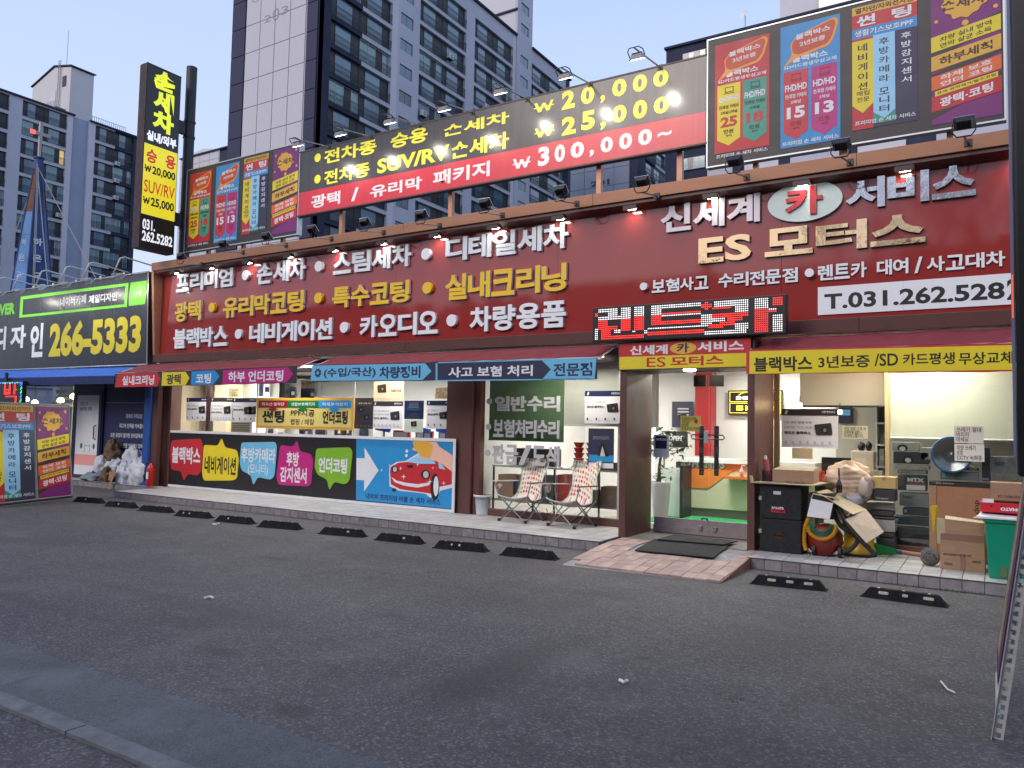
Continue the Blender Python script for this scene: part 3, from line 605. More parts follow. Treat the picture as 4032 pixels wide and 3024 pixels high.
for r_ in Wp:
    for i in range(int(r_[0]), int(r_[1])):
        for j in range(math.ceil(r_[2]), math.ceil(r_[3])): grid[i, j] = 1
for r_ in Rp:
    for i in range(int(r_[0]), int(r_[1])):
        for j in range(math.ceil(r_[2]), math.ceil(r_[3])): grid[i, j] = 2
ms = {0: M(), 1: M(), 2: M()}
px_, pz_ = (2.55) / 104, .435 / 16
for i in range(104):
    for j in range(16):
        cx_, cz_ = -4.74 + (i + .5) * px_, 3.28 - (j + .5) * pz_; k = grid.get((i, j), 0); r_ = .0078 if k else .005
        ms[k].add([(cx_ + r_ * math.cos(t * 1.0472), 9.797, cz_ + r_ * math.sin(t * 1.0472)) for t in range(6)], [tuple(range(6))])
for k, nm, m_ in ((0, 'led_dark', off_led), (1, 'led_white', white_led), (2, 'led_red', red_led)): tag(ms[k].build(nm, m_, led), kind='stuff')

# ================================================================== BILLBOARDS ON THE ROOF
YB = 10.6; FB = wall(YB)
def on(fr, x0, z0, x1, z1):
    u_, v_ = (x1 - x0), (z1 - z0); return lambda a, b_: (x0 + a * u_, z0 + b_ * v_)
def design(par, fr, x0, z0, x1, z1, kind, d=.003, lit=False):
    q = on(fr, x0, z0, x1, z1)
    def R_(n_, a0, b0, a1, b1, m, dd=0.): p, r_ = q(a0, b0), q(a1, b1); return rect(par, n_, fr, p[0], p[1], r_[0], r_[1], d + dd, m)
    def PL(n_, pts, m, dd=0., rd=0): pts = [q(*p) for p in pts]; return plate(par, n_, fr, rounded(pts, rd) if rd else pts, d + dd, m)
    def T_(s_, a0, b0, a1, b1, m, dd=.004, w=.02, sh=0.): p, r_ = q(a0, b0), q(a1, b1); return txt(par, s_, fr, p[0], p[1], r_[0], r_[1], d + dd, m, w=w, shear=sh)
    wv = V['white']
    if kind in (1, 2):
        R_('print_field', 0, 0, 1, 1, V['red'] if kind == 1 else V['blue'])
        PL('bubble', [(.04, .655), (.2, .75), (.17, .845), (.28, .9), (.92, .985), (.98, .95), (.9, .82), (.82, .765), (.28, .72)], V['bubble2'], .0022, .04)
        PL('bubble', [(.2, .775), (.2, .85), (.3, .892), (.88, .97), (.93, .94), (.86, .83), (.78, .785), (.3, .745)], V['bubble'], .0044, .04)
        T_('블랙박스', .26, .865, .84, .91, wv, .007, .03, .08); T_('3년보증' if kind == 1 else '2년보증', .33, .805, .76, .845, wv, .007, .02, .08)
        T_('블랙박스', .2, .685, .8, .735, wv, w=.035); T_('SD카드평생무상교체', .06, .64, .94, .672, wv)
        cols = ((V['yellow'], V['teal']) if kind == 1 else (V['crimson'], V['magenta']))
        for k, (a, m) in enumerate(((.05, cols[0]), (.525, cols[1]))):
            PL('tag_shape', [(a, .12), (a + .2125, .06), (a + .425, .12), (a + .425, .62), (a, .62)], m, .0022)
            ink = V['brown'] if kind == 1 else wv; g_ = 'print_line'
            for l_ in ((.14, .545, .3, .552), (.14, .588, .3, .593), (.14, .545, .152, .593), (.288, .545, .3, .593), (.12, .532, .32, .538)): R_(g_, a + l_[0], l_[1], a + l_[2], l_[3], V['brown'] if kind == 1 else V['dred'], .0044)
            T_((('QHD/FHD', 'FHD/FHD') if kind == 1 else ('FHD/HD', 'HD/HD'))[k], a + .03, .455, a + .4, .51, wv, .0066, .03)
            T_('전/후방 카메라', a + .03, .395, a + .4, .432, ink, .0066); T_(('2채널/3채널', '2채널')[min(1, k + kind - 1)], a + (.06 if k + kind == 1 else .13), .35, a + (.37 if k + kind == 1 else .3), .378, ink, .0066)
            T_((('25', '18') if kind == 1 else ('15', '13'))[k], a + .06, .23, a + .37, .325, V['red'] if kind == 1 else wv, .0066, .04)
            T_('만원', a + .12, .17, a + .3, .21, V['brown'] if kind == 1 else V['dred'], .0066); T_('부터', a + .16, .14, a + .27, .16, V['brown'] if kind == 1 else V['dred'], .0066, .01)
        T_('프리미엄 손 세차 서비스', .03, .015 if kind == 2 else -.045, .97, .05 if kind == 2 else -.01, wv)
    elif kind == 3:
        R_('print_field', 0, 0, 1, 1, V['slate'])
        R_('print_band', 0, .935, 1, 1, V['gold'], .0022); T_('열차단/자외선차단', .05, .945, .95, .99, V['brown'], .0068)
        R_('print_band', 0, .82, 1, .935, V['red'], .0022); T_('썬', .07, .835, .37, .92, wv, .0068, w=.03); T_('팅', .62, .835, .92, .92, wv, .0068, w=.03)
        R_('print_band', 0, .74, 1, .82, V['blue'], .0022); T_('생활기스보호PPF', .04, .755, .94, .805, wv, .0068)
        R_('print_column', 0, 0, .33, .74, V['red'], .0022); R_('print_column', .33, .03, .665, .74, V['teal'], .0022)
        PL('tag_shape', [(0, .2), (.165, .13), (.33, .2), (.33, .72), (0, .72)], V['yellow'], .0044); PL('tag_shape', [(.33, .12), (.5, .06), (.665, .12), (.665, .74), (.33, .74)], V['pale'], .0044)
        PL('tag_shape', [(.665, .38), (.83, .33), (1, .38), (1, .74), (.665, .74)], V['deepteal'] if lit else V['navy'], .0022)
        for i, ch in enumerate('네비게이션'): T_(ch, .09, .63 - i * .078, .24, .69 - i * .078, V['brown'], .0066, .02)
        T_('매립', .07, .27, .27, .31, V['brown'], .0066); T_('전문', .07, .22, .27, .26, V['brown'], .0066)
        for i, ch in enumerate('후방카메라'): T_(ch, .42, .65 - i * .075, .575, .705 - i * .075, V['slate'], .0066, .02)
        for i, ch in enumerate('모니터'): T_(ch, .42, .25 - i * .07, .575, .305 - i * .07, V['slate'], .0066, .02)
        for i, ch in enumerate('후방감지센서'): T_(ch, .76, .66 - i * .07, .91, .71 - i * .07, wv, .0066, .015)
        T_('프리미엄 손 세차 서비스', .04, .035, .97, .07, wv, .0068)
    else:
        R_('print_field', 0, 0, 1, 1, V['purple'])
        for b_ in (.62, .2, .42): PL('print_stripe', [(0, b_ - .16), (1, b_ + .02), (1, b_ + .1), (0, b_ - .06)], V['char'], .0022)
        rs = random.Random(4); pts = []
        for i in range(22):
            t = 2 * math.pi * i / 22; rr = (1. if i % 2 else .82) * rs.uniform(.9, 1.08); pts.append((.48 + .36 * rr * math.cos(t), .84 + .115 * rr * math.sin(t)))
        PL('splash', pts, V['gold'], .0044, .03)
        for a, b_, r_ in ((.1, .93, .035), (.9, .95, .04), (.08, .74, .03), (.93, .76, .035), (.5, .69, .05)): plate(par, 'splash', fr, ell(*q(a, b_), r_ * (x1 - x0), r_ * (x1 - x0), 14), d + .0044, V['gold'])
        T_('손세차', .16, .805, .8, .875, V['brown'], .0068, .03)
        for b0, b1, m, l_, ink, two in ((.52, .63, 'yellow', ('차량 실내 방역', '연막 살균 소독'), 'brown', 1), (.385, .49, 'gold', ('하부세척',), 'brown', 0), (.245, .345, 'orange', ('하체 보호', '언더 코팅'), 'white', 1), (.09, .2, 'red', ('광택·코팅',), 'white', 0)):
            sh = .07; PL('print_band', [(0, b0 - .0), (1, b0 + sh), (1, b1 + sh), (0, b1)], V[m], .0044); kk = sh * (z1 - z0) / (x1 - x0)
            if two: T_(l_[0], .13, b0 + .065, .87, b0 + .1, V[ink], .0068, .02, kk); T_(l_[1], .13, b0 + .02, .87, b0 + .055, V[ink], .0068, .02, kk)
            else: T_(l_[0], .12, b0 + .028, .88, b0 + .092, V[ink], .0068, .03, kk)
        PL('print_band', [(.05, .2), (.95, .263), (.95, .3), (.05, .237)], V['yellow'], .0066); T_('유리 유막제거/발수코팅', .08, .212, .92, .232, V['brown'], .009, .02, .063 * (z1 - z0) / (x1 - x0) / .9)
rim = mat('pale aluminium rim', (.5, .54, .54), .35, metal=.5)
def quad_board(label, x0):
    t = thing('billboard', label, 'billboard', (x0 + 1.77, YB, 5.05)); x1 = x0 + 3.55
    M().box(x0, x1, YB, YB + .1, 5.34, 7.17).build('panel', V['char'], t)
    for a in ((x0 - .02, x1 + .02, 5.32, 5.34), (x0 - .02, x1 + .02, 7.17, 7.19)): M().box(a[0], a[1], YB - .008, YB + .11, a[2], a[3]).build('rim', rim, t)
    for a in (x0 - .02, x1): M().box(a, a + .02, YB - .008, YB + .11, 5.34, 7.17).build('rim', rim, t)
    for k, (a, b_) in enumerate(((.1, .855), (1.0, 1.755), (1.9, 2.65), (2.8, 3.55))):
        z0, z1 = ((5.5, 7.07), (5.42, 7.1), (5.5, 7.12), (5.4, 7.14))[k]
        design(t, FB, x0 + a, z0, min(x0 + b_, x1 - .02), z1, k + 1)
    for x in (x0 + .6, x0 + 1.75, x0 + 2.95): M().box(x, x + .07, YB + .12, YB + .19, 4.9, 7.1).build('post', copper, t)
quad_board('left four panel billboard of blackbox, tinting and hand wash offers', -15.22); quad_board('right four panel billboard, cut by the frame edge, of the same offers', -3.40)
mbd = thing('billboard', 'wide black and red price billboard lit by floodlights in the middle of the roof', 'billboard', (-7.55, YB, 5.05))
M().box(-11.66, -3.43, YB, YB + .1, 5.70, 6.96).build('panel', V['char'], mbd)
rect(mbd, 'black_field', FB, -11.66, 6.155, -3.43, 6.96, .001, mat('glossy charcoal vinyl', (.045, .038, .038), .22, spec=.6, var=.3, vs_=3, stretch=(3, 1, .25)), .002); rect(mbd, 'red_field', FB, -11.66, 5.70, -3.43, 6.153, .001, mat('glossy red vinyl', lin(200, 42, 56), .25, spec=.6, var=.12, vs_=3, stretch=(3, 1, .25)), .002)
M().box(-11.68, -3.41, YB - .01, YB + .11, 6.96, 6.985).build('rim', brown_dark, mbd); M().box(-11.68, -3.41, YB - .01, YB + .11, 5.675, 5.70).build('rim', brown_dark, mbd)
yv = mat('bright yellow vinyl', lin(232, 222, 40), .28, spec=.6); wv2 = mat('bright white vinyl', (.7, .7, .72), .28, spec=.6)
c12 = crop(1180, 440, 2.4043); c13 = crop(2050, 380, 2.765); c14 = crop(1100, 0, 1.3012)
for s_, cr, bl, tr, w_ in (('전차종', c12, (230, 500), (730, 252), .03), ('승용', c12, (860, 355), (1215, 135), .03), ('손세차', c12, (1355, 245), (1985, -10), .03), ('전차종', c12, (230, 697), (665, 470), .028), ('SUV/RV', c12, (733, 590), (1420, 305), .035), ('손세차', c12, (1430, 455), (1985, 180), .03),
                       ('2', c14, (1447, 565), (1515, 455), .05), ('0', c14, (1545, 540), (1615, 435), .05), (',', c14, (1645, 530), (1670, 485), .03), ('0', c14, (1705, 502), (1780, 395), .05), ('0', c14, (1810, 478), (1885, 372), .05), ('0', c14, (1915, 452), (1995, 350), .05),
                       ('2', c14, (1447, 697), (1520, 590), .05), ('5', c14, (1547, 672), (1618, 560), .05), (',', c14, (1645, 668), (1672, 620), .03), ('0', c14, (1705, 635), (1780, 530), .05), ('0', c14, (1812, 615), (1885, 505), .05), ('0', c14, (1918, 590), (1998, 487), .05)):
    txtpx(mbd, s_, FB, cr, bl, tr, .0035, yv, w=w_)
for s_, cr, bl, tr in (('광택', c12, (108, 920), (387, 745)), ('/', c12, (488, 850), (560, 712)), ('유리막', c12, (668, 818), (1160, 608)), ('패키지', c12, (1262, 705), (1802, 462)), ('3', c14, (1325, 855), (1385, 745)), ('0', c14, (1410, 835), (1465, 735)), ('0', c14, (1492, 815), (1562, 720)), (',', c14, (1590, 805), (1612, 765)),
                       ('0', c14, (1645, 787), (1710, 695)), ('0', c14, (1740, 770), (1808, 675)), ('0', c14, (1838, 750), (1910, 655)), ('~', c14, (1938, 705), (2010, 665))):
    txtpx(mbd, s_, FB, cr, bl, tr, .0035, wv2, w=.03 if len(s_) > 1 else .045)
for cr, bl, tr, m in ((c14, (1305, 582), (1408, 508), yv), (c14, (1308, 710), (1410, 640), yv), (c14, (1197, 870), (1288, 800), wv2)):
    a0, b0 = FB.px(*cr(*bl)); a1, b1 = FB.px(*cr(*tr)); won(mbd, FB, a0, b0, a1, b1, .0035, m)
for x, y in ((172, 436), (170, 638)):
    a, b_ = FB.px(*c12(x, y)); plate(mbd, 'dot', FB, ell(a, b_, .085, .085), .0035, yv)
for x in (-10.65, -8.05, -5.2, -3.9): M().box(x, x + .08, YB + .12, YB + .2, 4.9, 6.9).build('post', copper, mbd)
for x in (-9.6, -7.5): pass

# ---- floodlights
def floodlight(label, p, base, lit, group, white=False, aim=None, power=8):
    """p the lamp head, base the foot of its arm on the board or frame"""
    t = thing('floodlight', label, 'floodlight', base, group); p = Vector(p); base = Vector(base)
    body = white_paint if white else black_metal; hous = mat('lit lamp housing', (.35, .34, .33), .4) if lit else body; aim = Vector(aim).normalized(); side = Vector((1, 0, 0)); upv = aim.cross(side).normalized()
    T = Matrix((( *side, 0), (*upv, 0), (*aim, 0), (0, 0, 0, 1))).transposed(); T.translation = p
    w_, h_, d_ = .1, .07, .045
    M().hexa([T @ Vector(q) for q in ((-w_ * .7, -h_ * .7, -d_), (w_ * .7, -h_ * .7, -d_), (w_ * .7, h_ * .7, -d_), (-w_ * .7, h_ * .7, -d_))], [T @ Vector(q) for q in ((-w_, -h_, d_ * .3), (w_, -h_, d_ * .3), (w_, h_, d_ * .3), (-w_, h_, d_ * .3))]).build('housing', hous, t)
    M().box(-w_ - .004, w_ + .004, -h_ - .004, h_ + .004, d_ * .3, d_ * .3 + .012, T).build('bezel', steel if not white else body, t)
    fins = M()
    for i in range(5): fins.box(-w_ * .6 + i * .03 - .003, -w_ * .6 + i * .03 + .003, -h_ * .6, h_ * .6, -d_ - .018, -d_ + .002, T)
    fins.build('cooling_fins', body, t)
    lm = (mat('floodlight lens', (.9, .9, .9), .3, emis=(1, .97, .86), es=14) if lit else mat('unlit lens', (.1, .1, .1), .15))
    M().box(-w_ * .85, w_ * .85, -h_ * .8, h_ * .8, d_ * .3 + .0125, d_ * .3 + .0145, T).build('lens', lm, t)
    hoop = [Vector(q) for q in ((-w_ - .012, 0, -.01), (-w_ - .012, .05, -.09), (-w_ * .7, .09, -.13), (w_ * .7, .09, -.13), (w_ + .012, .05, -.09), (w_ + .012, 0, -.01))]
    M().tube([T @ q for q in hoop], .008, 6).build('yoke', body, t)
    top = T @ Vector((0, .09, -.13))
    if white:
        M().tube([base + Vector((0, .1, .06)), Vector((base.x, top.y + .12, base.z + .14)), Vector((base.x, top.y + .02, base.z + .1)), top], .016, 8).build('arm', white_paint, t, smooth=True)
    else: M().tube([base, top], .012, 8).build('arm', steel, t)
    M().box(base.x - .04, base.x + .04, base.y - .012, base.y, base.z - .04, base.z + .04).build('mount', body, t)
    if lit:
        ld = bpy.data.lights.new('floodlight_beam', 'AREA'); lo = bpy.data.objects.new('floodlight_beam', ld); C.objects.link(lo); ld.shape = 'RECTANGLE'; ld.size = .16; ld.size_y = .1; ld.energy = power; ld.color = (1, .95, .82)
        lo.location = p + aim * .04; lo.rotation_euler = (-aim).to_track_quat('Z', 'X').to_euler()
    return t
names = ['leftmost', 'second', 'third', 'fourth', 'fifth', 'sixth', 'seventh', 'eighth']
for i, (x, y) in enumerate(((1172, 570), (1340, 528), (1535, 480), (1748, 430), (1970, 362), (2226, 302), (2510, 225))):
    p = W(x, y, 9.86); floodlight('%s lit floodlight on a thin arm above the price billboard' % (names[i] if i < 6 else 'rightmost'), p, (p.x + .05, YB, 6.95), True, 'lit floodlights above the price billboard', aim=(0, .45, -1), power=6)
for i, (x, y) in enumerate(((715, 1010), (880, 960), (1050, 930), (1230, 903), (1437, 875), (1660, 845), (1910, 800), (2208, 750), (2530, 715), (2893, 635), (3312, 570), (3795, 485))):
    p = W(x, y, 9.75); dsc = ['nearest the vertical sign', 'under the left billboard, second of the dark row', 'under the left billboard, right of its middle', 'left end under the price billboard', 'second under the price billboard', 'third under the price billboard', 'fourth under the price billboard', 'in front of the 201 gable', 'right end under the price billboard', 'left under the right billboard', 'middle under the right billboard', 'right under the right billboard'][i]
    floodlight('dark unlit floodlight ' + dsc, p, (p.x + .03, 10.2, p.z - .08), False, 'unlit black floodlights on the copper band', aim=(0, .75, .8))

wd = tag(bpy.data.objects.new('weeds', None)); bpy.data.objects.remove(wd)
gm_ = M(); rs = random.Random(4)
for cx_, cy_, n_, sp in ((-.35, 9.3, 60, .18), (-.9, 9.32, 25, .1), (-4.9, 9.3, 30, .2), (-9.6, 9.31, 25, .2), (-1.35, 4.72, 22, .05)):
    for i in range(n_):
        x = cx_ + rs.gauss(0, sp); y = cy_ + rs.uniform(-.035, .02) * (1 if cy_ > 9 else 1.6); h = rs.uniform(.012, .04); d_ = Vector((rs.uniform(-.02, .02), rs.uniform(-.02, .01), h)); s_ = Vector((.003, .002, 0)); p = Vector((x, y, .0)); gm_.add([p - s_, p + s_, p + d_ * .6 + s_ * .8, p + d_], [(0, 1, 2, 3)])
tag(gm_.build('weeds', mat('weed green', (.05, .09, .02), .8, var=.3, vs_=40)), 'small green weeds rooted in the joint below the pavement edge', 'weeds', kind='stuff')

# ================================================================== AWNINGS AND THEIR PRINTED VALANCES
YA = 9.75; FA = wall(YA)
aw_red = mat('awning red canvas', (.2, .022, .032), .7, var=.12, vs_=3, bump=.15, bs=6)
aw_blue = mat('awning blue canvas', (.035, .14, .55), .7, var=.12, vs_=3, bump=.15, bs=6)
def awning(label, x0, x1, zt, zb, cloth, hem, arm=True, under=None):
    t = thing('awning', label, 'awning', ((x0 + x1) / 2, 10.2, zb))
    mb = M(); n = max(6, int((x1 - x0) / .28)); rows = 5
    for j in range(rows + 1):
        for i in range(n + 1):
            f_ = j / rows; x = x0 + (x1 - x0) * i / n; sag = .022 * math.sin(math.pi * f_) * (1 + .5 * math.sin(i * 1.7)) + .006 * math.sin(i * 2.3)
            mb.v.append(Vector((x, 10.3 + (YA - 10.3) * f_, 2.83 + (zt + .012 - 2.83) * f_ - sag)))
    for j in range(rows):
        for i in range(n): k = j * (n + 1) + i; mb.f.append((k, k + n + 1, k + n + 2, k + 1))
    o = mb.build('canopy_cloth', cloth, t, smooth=True); sol = o.modifiers.new('solid', 'SOLIDIFY'); sol.thickness = .006
    M().box(x0, x1, YA + .004, YA + .03, zt - .03, zt + .012).build('front_bar', white_paint, t)
    M().tube([(x0 + .02, YA + .03, zt), (x0 + .02, 10.3, 2.8)], .012).build('arm', white_paint, t); M().tube([(x1 - .02, YA + .03, zt), (x1 - .02, 10.3, 2.8)], .012).build('arm', white_paint, t)
    return t
def valance(t, x0, x1, zt0, zt1, zb0, zb1, m):
    n = max(4, int((x1 - x0) / .1)); mb = M()
    for i in range(n + 1):
        f_ = i / n; x = x0 + (x1 - x0) * f_; w1 = .012 * math.sin(x * 5.1) + .006 * math.sin(x * 11)
        mb.v += [Vector((x, YA + .002, zt0 + (zt1 - zt0) * f_)), Vector((x, YA + .002, zb0 + (zb1 - zb0) * f_ + .004 * math.sin(x * 9)))]
    for i in range(n): mb.f.append((2 * i, 2 * i + 1, 2 * i + 3, 2 * i + 2))
    o = mb.build('valance', m, t); s_ = o.modifiers.new('solid', 'SOLIDIFY'); s_.thickness = .004; s_.offset = 1; return o
a1 = awning('left dark red awning with 실내크리닝 광택 코팅 하부언더코팅 valance', -16.22, -10.58, 2.60, 2.3, aw_red, None)
valance(a1, -16.22, -10.6, 2.595, 2.625, 2.295, 2.32, V['char'])
b2 = crop(560, 1330, 3.16); bL = crop(0, 1400, 2.5529)
def pp(par, fr, cr, pts, m, d=.003, name='print_shape', rd=0):
    p = [fr.px(*cr(*q)) for q in pts]; return plate(par, name, fr, rounded(p, rd) if rd else p, d, m)
pp(a1, FA, bL, ((1185, 182), (1585, 172), (1615, 235), (1580, 312), (1160, 318)), V['red'])
pp(a1, FA, b2, ((252, 432), (540, 422), (590, 500), (540, 590), (243, 598)), V['yellow']); pp(a1, FA, b2, ((617, 418), (905, 405), (965, 482), (888, 580), (608, 588)), V['blue']); pp(a1, FA, b2, ((1012, 405), (1815, 368), (1882, 452), (1800, 555), (998, 575)), V['magenta'])
txtpx(a1, '실내크리닝', FA, bL, (1228, 300), (1555, 195), .006, V['white'], w=.03); txtpx(a1, '광택', FA, b2, (303, 582), (485, 452), .006, V['black'], w=.03); txtpx(a1, '코팅', FA, b2, (668, 572), (862, 442), .006, V['white'], w=.03); txtpx(a1, '하부 언더코팅', FA, b2, (1070, 555), (1762, 400), .006, V['white'], w=.03)
a2 = awning('middle dark red awning with light blue 차량정비 and navy 사고 보험 처리 valance', -10.25, -4.62, 2.60, 2.3, aw_red, None)
b3 = crop(1200, 1300, 1.7015)
valance(a2, -10.2, -4.67, 2.627, 2.59, 2.335, 2.29, V['slate'])
pp(a2, FA, b3, ((52, 238), (808, 222), (850, 275), (790, 335), (40, 340)), V['sky']); pp(a2, FA, b3, ((878, 222), (890, 222), (890, 340), (878, 341)), V['sky'])
pp(a2, FA, b3, ((1590, 203), (1955, 190), (1942, 328), (1590, 332), (1650, 262)), V['sky']); pp(a2, FA, b3, ((895, 215), (1955, 185), (1955, 192), (895, 222)), V['sky']); pp(a2, FA, b3, ((895, 334), (1942, 324), (1942, 331), (895, 342)), V['sky'])
ga, gb = FA.px(*b3(90, 287))
plate(a2, 'gear_mark', FA, [(ga + (.085 if (i // 2) % 2 else .064) * math.cos(i * math.pi / 16), gb + (.085 if (i // 2) % 2 else .064) * math.sin(i * math.pi / 16)) for i in range(32)], .006, V['slate']); plate(a2, 'gear_mark', FA, ell(ga, gb, .03, .03, 16), .0085, V['sky'])
txtpx(a2, '(수입/국산)', FA, b3, (128, 325), (478, 245), .006, V['slate'], w=.03); txtpx(a2, '차량정비', FA, b3, (500, 325), (778, 238), .006, V['slate'], w=.035)
txtpx(a2, '사고 보험 처리', FA, b3, (962, 318), (1530, 232), .006, V['white'], w=.03); txtpx(a2, '전문점', FA, b3, (1665, 310), (1928, 215), .006, V['slate'], w=.03)
a3 = awning('right dark red awning with yellow 블랙박스 3년보증 valance', -2.62, 1.9, 2.60, 2.3, aw_red, None)
b4 = crop(2800, 1250, 1.795)
valance(a3, -2.62, 1.9, 2.625, 2.585, 2.325, 2.28, V['crimson'])
p0 = FA.px(*b4(272, 240)); p1 = FA.px(*b4(272, 398)); plate(a3, 'print_field', FA, [(p0[0], p1[1]), (1.8, 2.31), (1.8, 2.562), (p0[0], p0[1])], .003, V['yellow'])
txtpx(a3, '블랙박스', FA, b4, (303, 385), (715, 270), .006, V['black'], w=.03); txtpx(a3, '3년보증', FA, b4, (758, 360), (1122, 262), .006, V['black'], w=.02); txtpx(a3, '/SD', FA, b4, (1155, 345), (1322, 252), .006, V['black'], w=.015); txtpx(a3, '카드평생', FA, b4, (1355, 338), (1722, 245), .006, V['black'], w=.02); txtpx(a3, '무상교체', FA, b4, (1750, 335), (2135, 238), .006, V['black'], w=.02)
t = thing('awning', 'blue canvas awning of the neighbouring interior shop', 'awning', (-19, 10, 2.4))
M().hexa([(-26, YA, 2.60), (-16.26, YA, 2.55), (-16.26, 10.3, 2.78), (-26, 10.3, 2.84)], [(-26, YA, 2.61), (-16.26, YA, 2.56), (-16.26, 10.3, 2.79), (-26, 10.3, 2.85)]).build('canopy_cloth', aw_blue, t)
M().hexa([(-26, YA, 2.42), (-16.26, YA, 2.375), (-16.26, YA + .004, 2.375), (-26, YA + .004, 2.42)], [(-26, YA, 2.599), (-16.26, YA, 2.549), (-16.26, YA + .004, 2.549), (-26, YA + .004, 2.599)]).build('valance', mat('navy canvas', (.008, .02, .1), .7, var=.1), t)
M().tube([(-26, YA + .03, 2.6), (-16.26, YA + .03, 2.55)], .015).build('front_bar', steel, t)

# ================================================================== LONG BOTTOM BANNER
YBB = 10.74; FBB = wall(YBB); c8 = crop(600, 1400, 1.7015)
bb = thing('service_banner', 'long white framed banner of coloured speech bubbles and a red car being washed', 'banner', (-11.8, YBB, ZP))
M().box(-15.84, -7.78, YBB, YBB + .03, .14, 1.385).build('panel', V['black'], bb)
for z0, z1 in ((.138, .19), (1.335, 1.388)):
    for k in range(4): M().box(-15.85 + k * 2.02 + .001, -15.85 + (k + 1) * 2.02 - .001, YBB - .015, YBB + .001, z0, z1).build('frame_bar', white_paint, bb)
for x in (-15.85, -7.822): M().box(x, x + .052, YBB - .015, YBB + .001, .19, 1.335).build('frame_bar', white_paint, bb)
bub = lambda pts, m: pp(bb, FBB, c8, pts, m, .002, 'speech_bubble', .07)
bub(((118, 660), (128, 568), (325, 555), (340, 600), (330, 770), (305, 805), (238, 793), (212, 842), (192, 775), (128, 765)), V['red'])
bub(((345, 598), (440, 604), (465, 548), (488, 616), (568, 632), (580, 690), (568, 825), (535, 837), (345, 838), (333, 790)), V['yellow'])
bub(((597, 582), (825, 578), (835, 612), (820, 805), (795, 832), (706, 814), (677, 872), (660, 800), (600, 772), (585, 720)), V['sky'])
bub(((858, 598), (945, 612), (970, 563), (990, 642), (1066, 660), (1079, 705), (1064, 865), (1035, 876), (845, 866), (831, 815)), V['magenta'])
bub(((1098, 622), (1325, 614), (1343, 645), (1320, 842), (1290, 864), (1218, 845), (1186, 905), (1170, 830), (1108, 800), (1087, 750)), V['green'])
for s_, bl, tr, m, w_ in (('블랙박스', (130, 718), (325, 618), 'white', .035), ('네비게이션', (348, 788), (563, 682), 'black', .03), ('후방카메라', (595, 712), (828, 624), 'white', .02), ('(모니터)', (640, 800), (776, 730), 'white', .01), ('후방', (898, 740), (985, 647), 'white', .03), ('감지센서', (855, 845), (1036, 754), 'white', .03), ('언더코팅', (1112, 783), (1307, 690), 'white', .035)):
    txtpx(bb, s_, FBB, c8, bl, tr, .0045, V[m], w=w_)
pp(bb, FBB, c8, ((1367, 558), (2014, 575), (2005, 1027), (1365, 966)), V['blue'], .001, 'print_field')
pp(bb, FBB, c8, ((1369, 686), (1424, 688), (1423, 617), (1516, 770), (1420, 909), (1419, 836), (1368, 833)), V['white'], .0035, 'arrow')
pp(bb, FBB, c8, ((1588, 760), (1592, 740), (1640, 712), (1700, 705), (1780, 655), (1850, 640), (1920, 660), (2010, 740), (2010, 885), (1930, 905), (1912, 945), (1860, 950), (1830, 925), (1650, 905), (1590, 875)), V['white'], .0035, 'car_outline')
pp(bb, FBB, c8, ((1594, 770), (1600, 745), (1650, 718), (1720, 712), (1790, 668), (1860, 655), (1930, 690), (2008, 780), (2008, 862), (1920, 880), (1870, 925), (1660, 895), (1600, 862)), V['red'], .006, 'car_body')
pp(bb, FBB, c8, ((1700, 712), (1785, 665), (1870, 672), (1900, 725), (1800, 725)), V['pale'], .0085, 'car_window'); pp(bb, FBB, c8, ((1918, 708), (1935, 722), (1968, 765), (1922, 755)), V['pale'], .0085, 'car_window')
pp(bb, FBB, c8, ((1700, 735), (1745, 732), (1752, 750), (1718, 752)), V['black'], .0085, 'print_shape')
pp(bb, FBB, c8, ((1602, 812), (1640, 838), (1700, 852), (1780, 862), (1865, 848), (1858, 868), (1780, 885), (1690, 872), (1625, 848)), V['white'], .0085, 'print_shape', .02)
for x, y, r_, rz_ in ((1895, 880, .095, .23), (1622, 900, .05, .03)): a_, b_ = FBB.px(*c8(x, y)); plate(bb, 'car_wheel', FBB, ell(a_, b_, r_, rz_), .0085, V['black'])
a_, b_ = FBB.px(*c8(1903, 875)); plate(bb, 'car_wheel', FBB, ell(a_, b_, .055, .17), .011, V['white'])
for x, y, r_ in ((1625, 762, .075), (1832, 797, .1)): a_, b_ = FBB.px(*c8(x, y)); plate(bb, 'headlamp', FBB, ell(a_, b_, r_, r_ * .8), .0085, V['black']); plate(bb, 'headlamp', FBB, ell(a_ + .01, b_, r_ * .6, r_ * .6), .011, V['lgrey'])
pp(bb, FBB, c8, ((1785, 575), (1905, 578), (1925, 610), (2014, 668), (2013, 780), (1935, 720), (1870, 695), (1790, 692), (1785, 670), (1830, 668), (1850, 640), (1760, 640), (1740, 625), (1765, 610)), V['skin'], .011, 'hand_print', .03)
pp(bb, FBB, c8, ((1745, 572), (1845, 572), (1880, 598), (1862, 690), (1800, 668), (1760, 628)), V['gold'], .0135, 'sponge_print', .04)
for x, y, k in ((1540, 768, 12), (1592, 735, 10), (1666, 755, 14), (1686, 812, 20), (1780, 728, 16), (1862, 845, 20), (1955, 855, 16), (1883, 752, 10)):
    pp(bb, FBB, c8, [(x + (k if i % 2 == 0 else k * .22) * math.cos(i * math.pi / 4), y + (k if i % 2 == 0 else k * .22) * math.sin(i * math.pi / 4)) for i in range(8)], V['white'], .0115, 'sparkle')
for x, y in ((1706, 640), (1703, 670)): a_, b_ = FBB.px(*c8(x, y)); plate(bb, 'foam_print', FBB, ell(a_, b_, .03, .03, 14), .0035, V['white'])
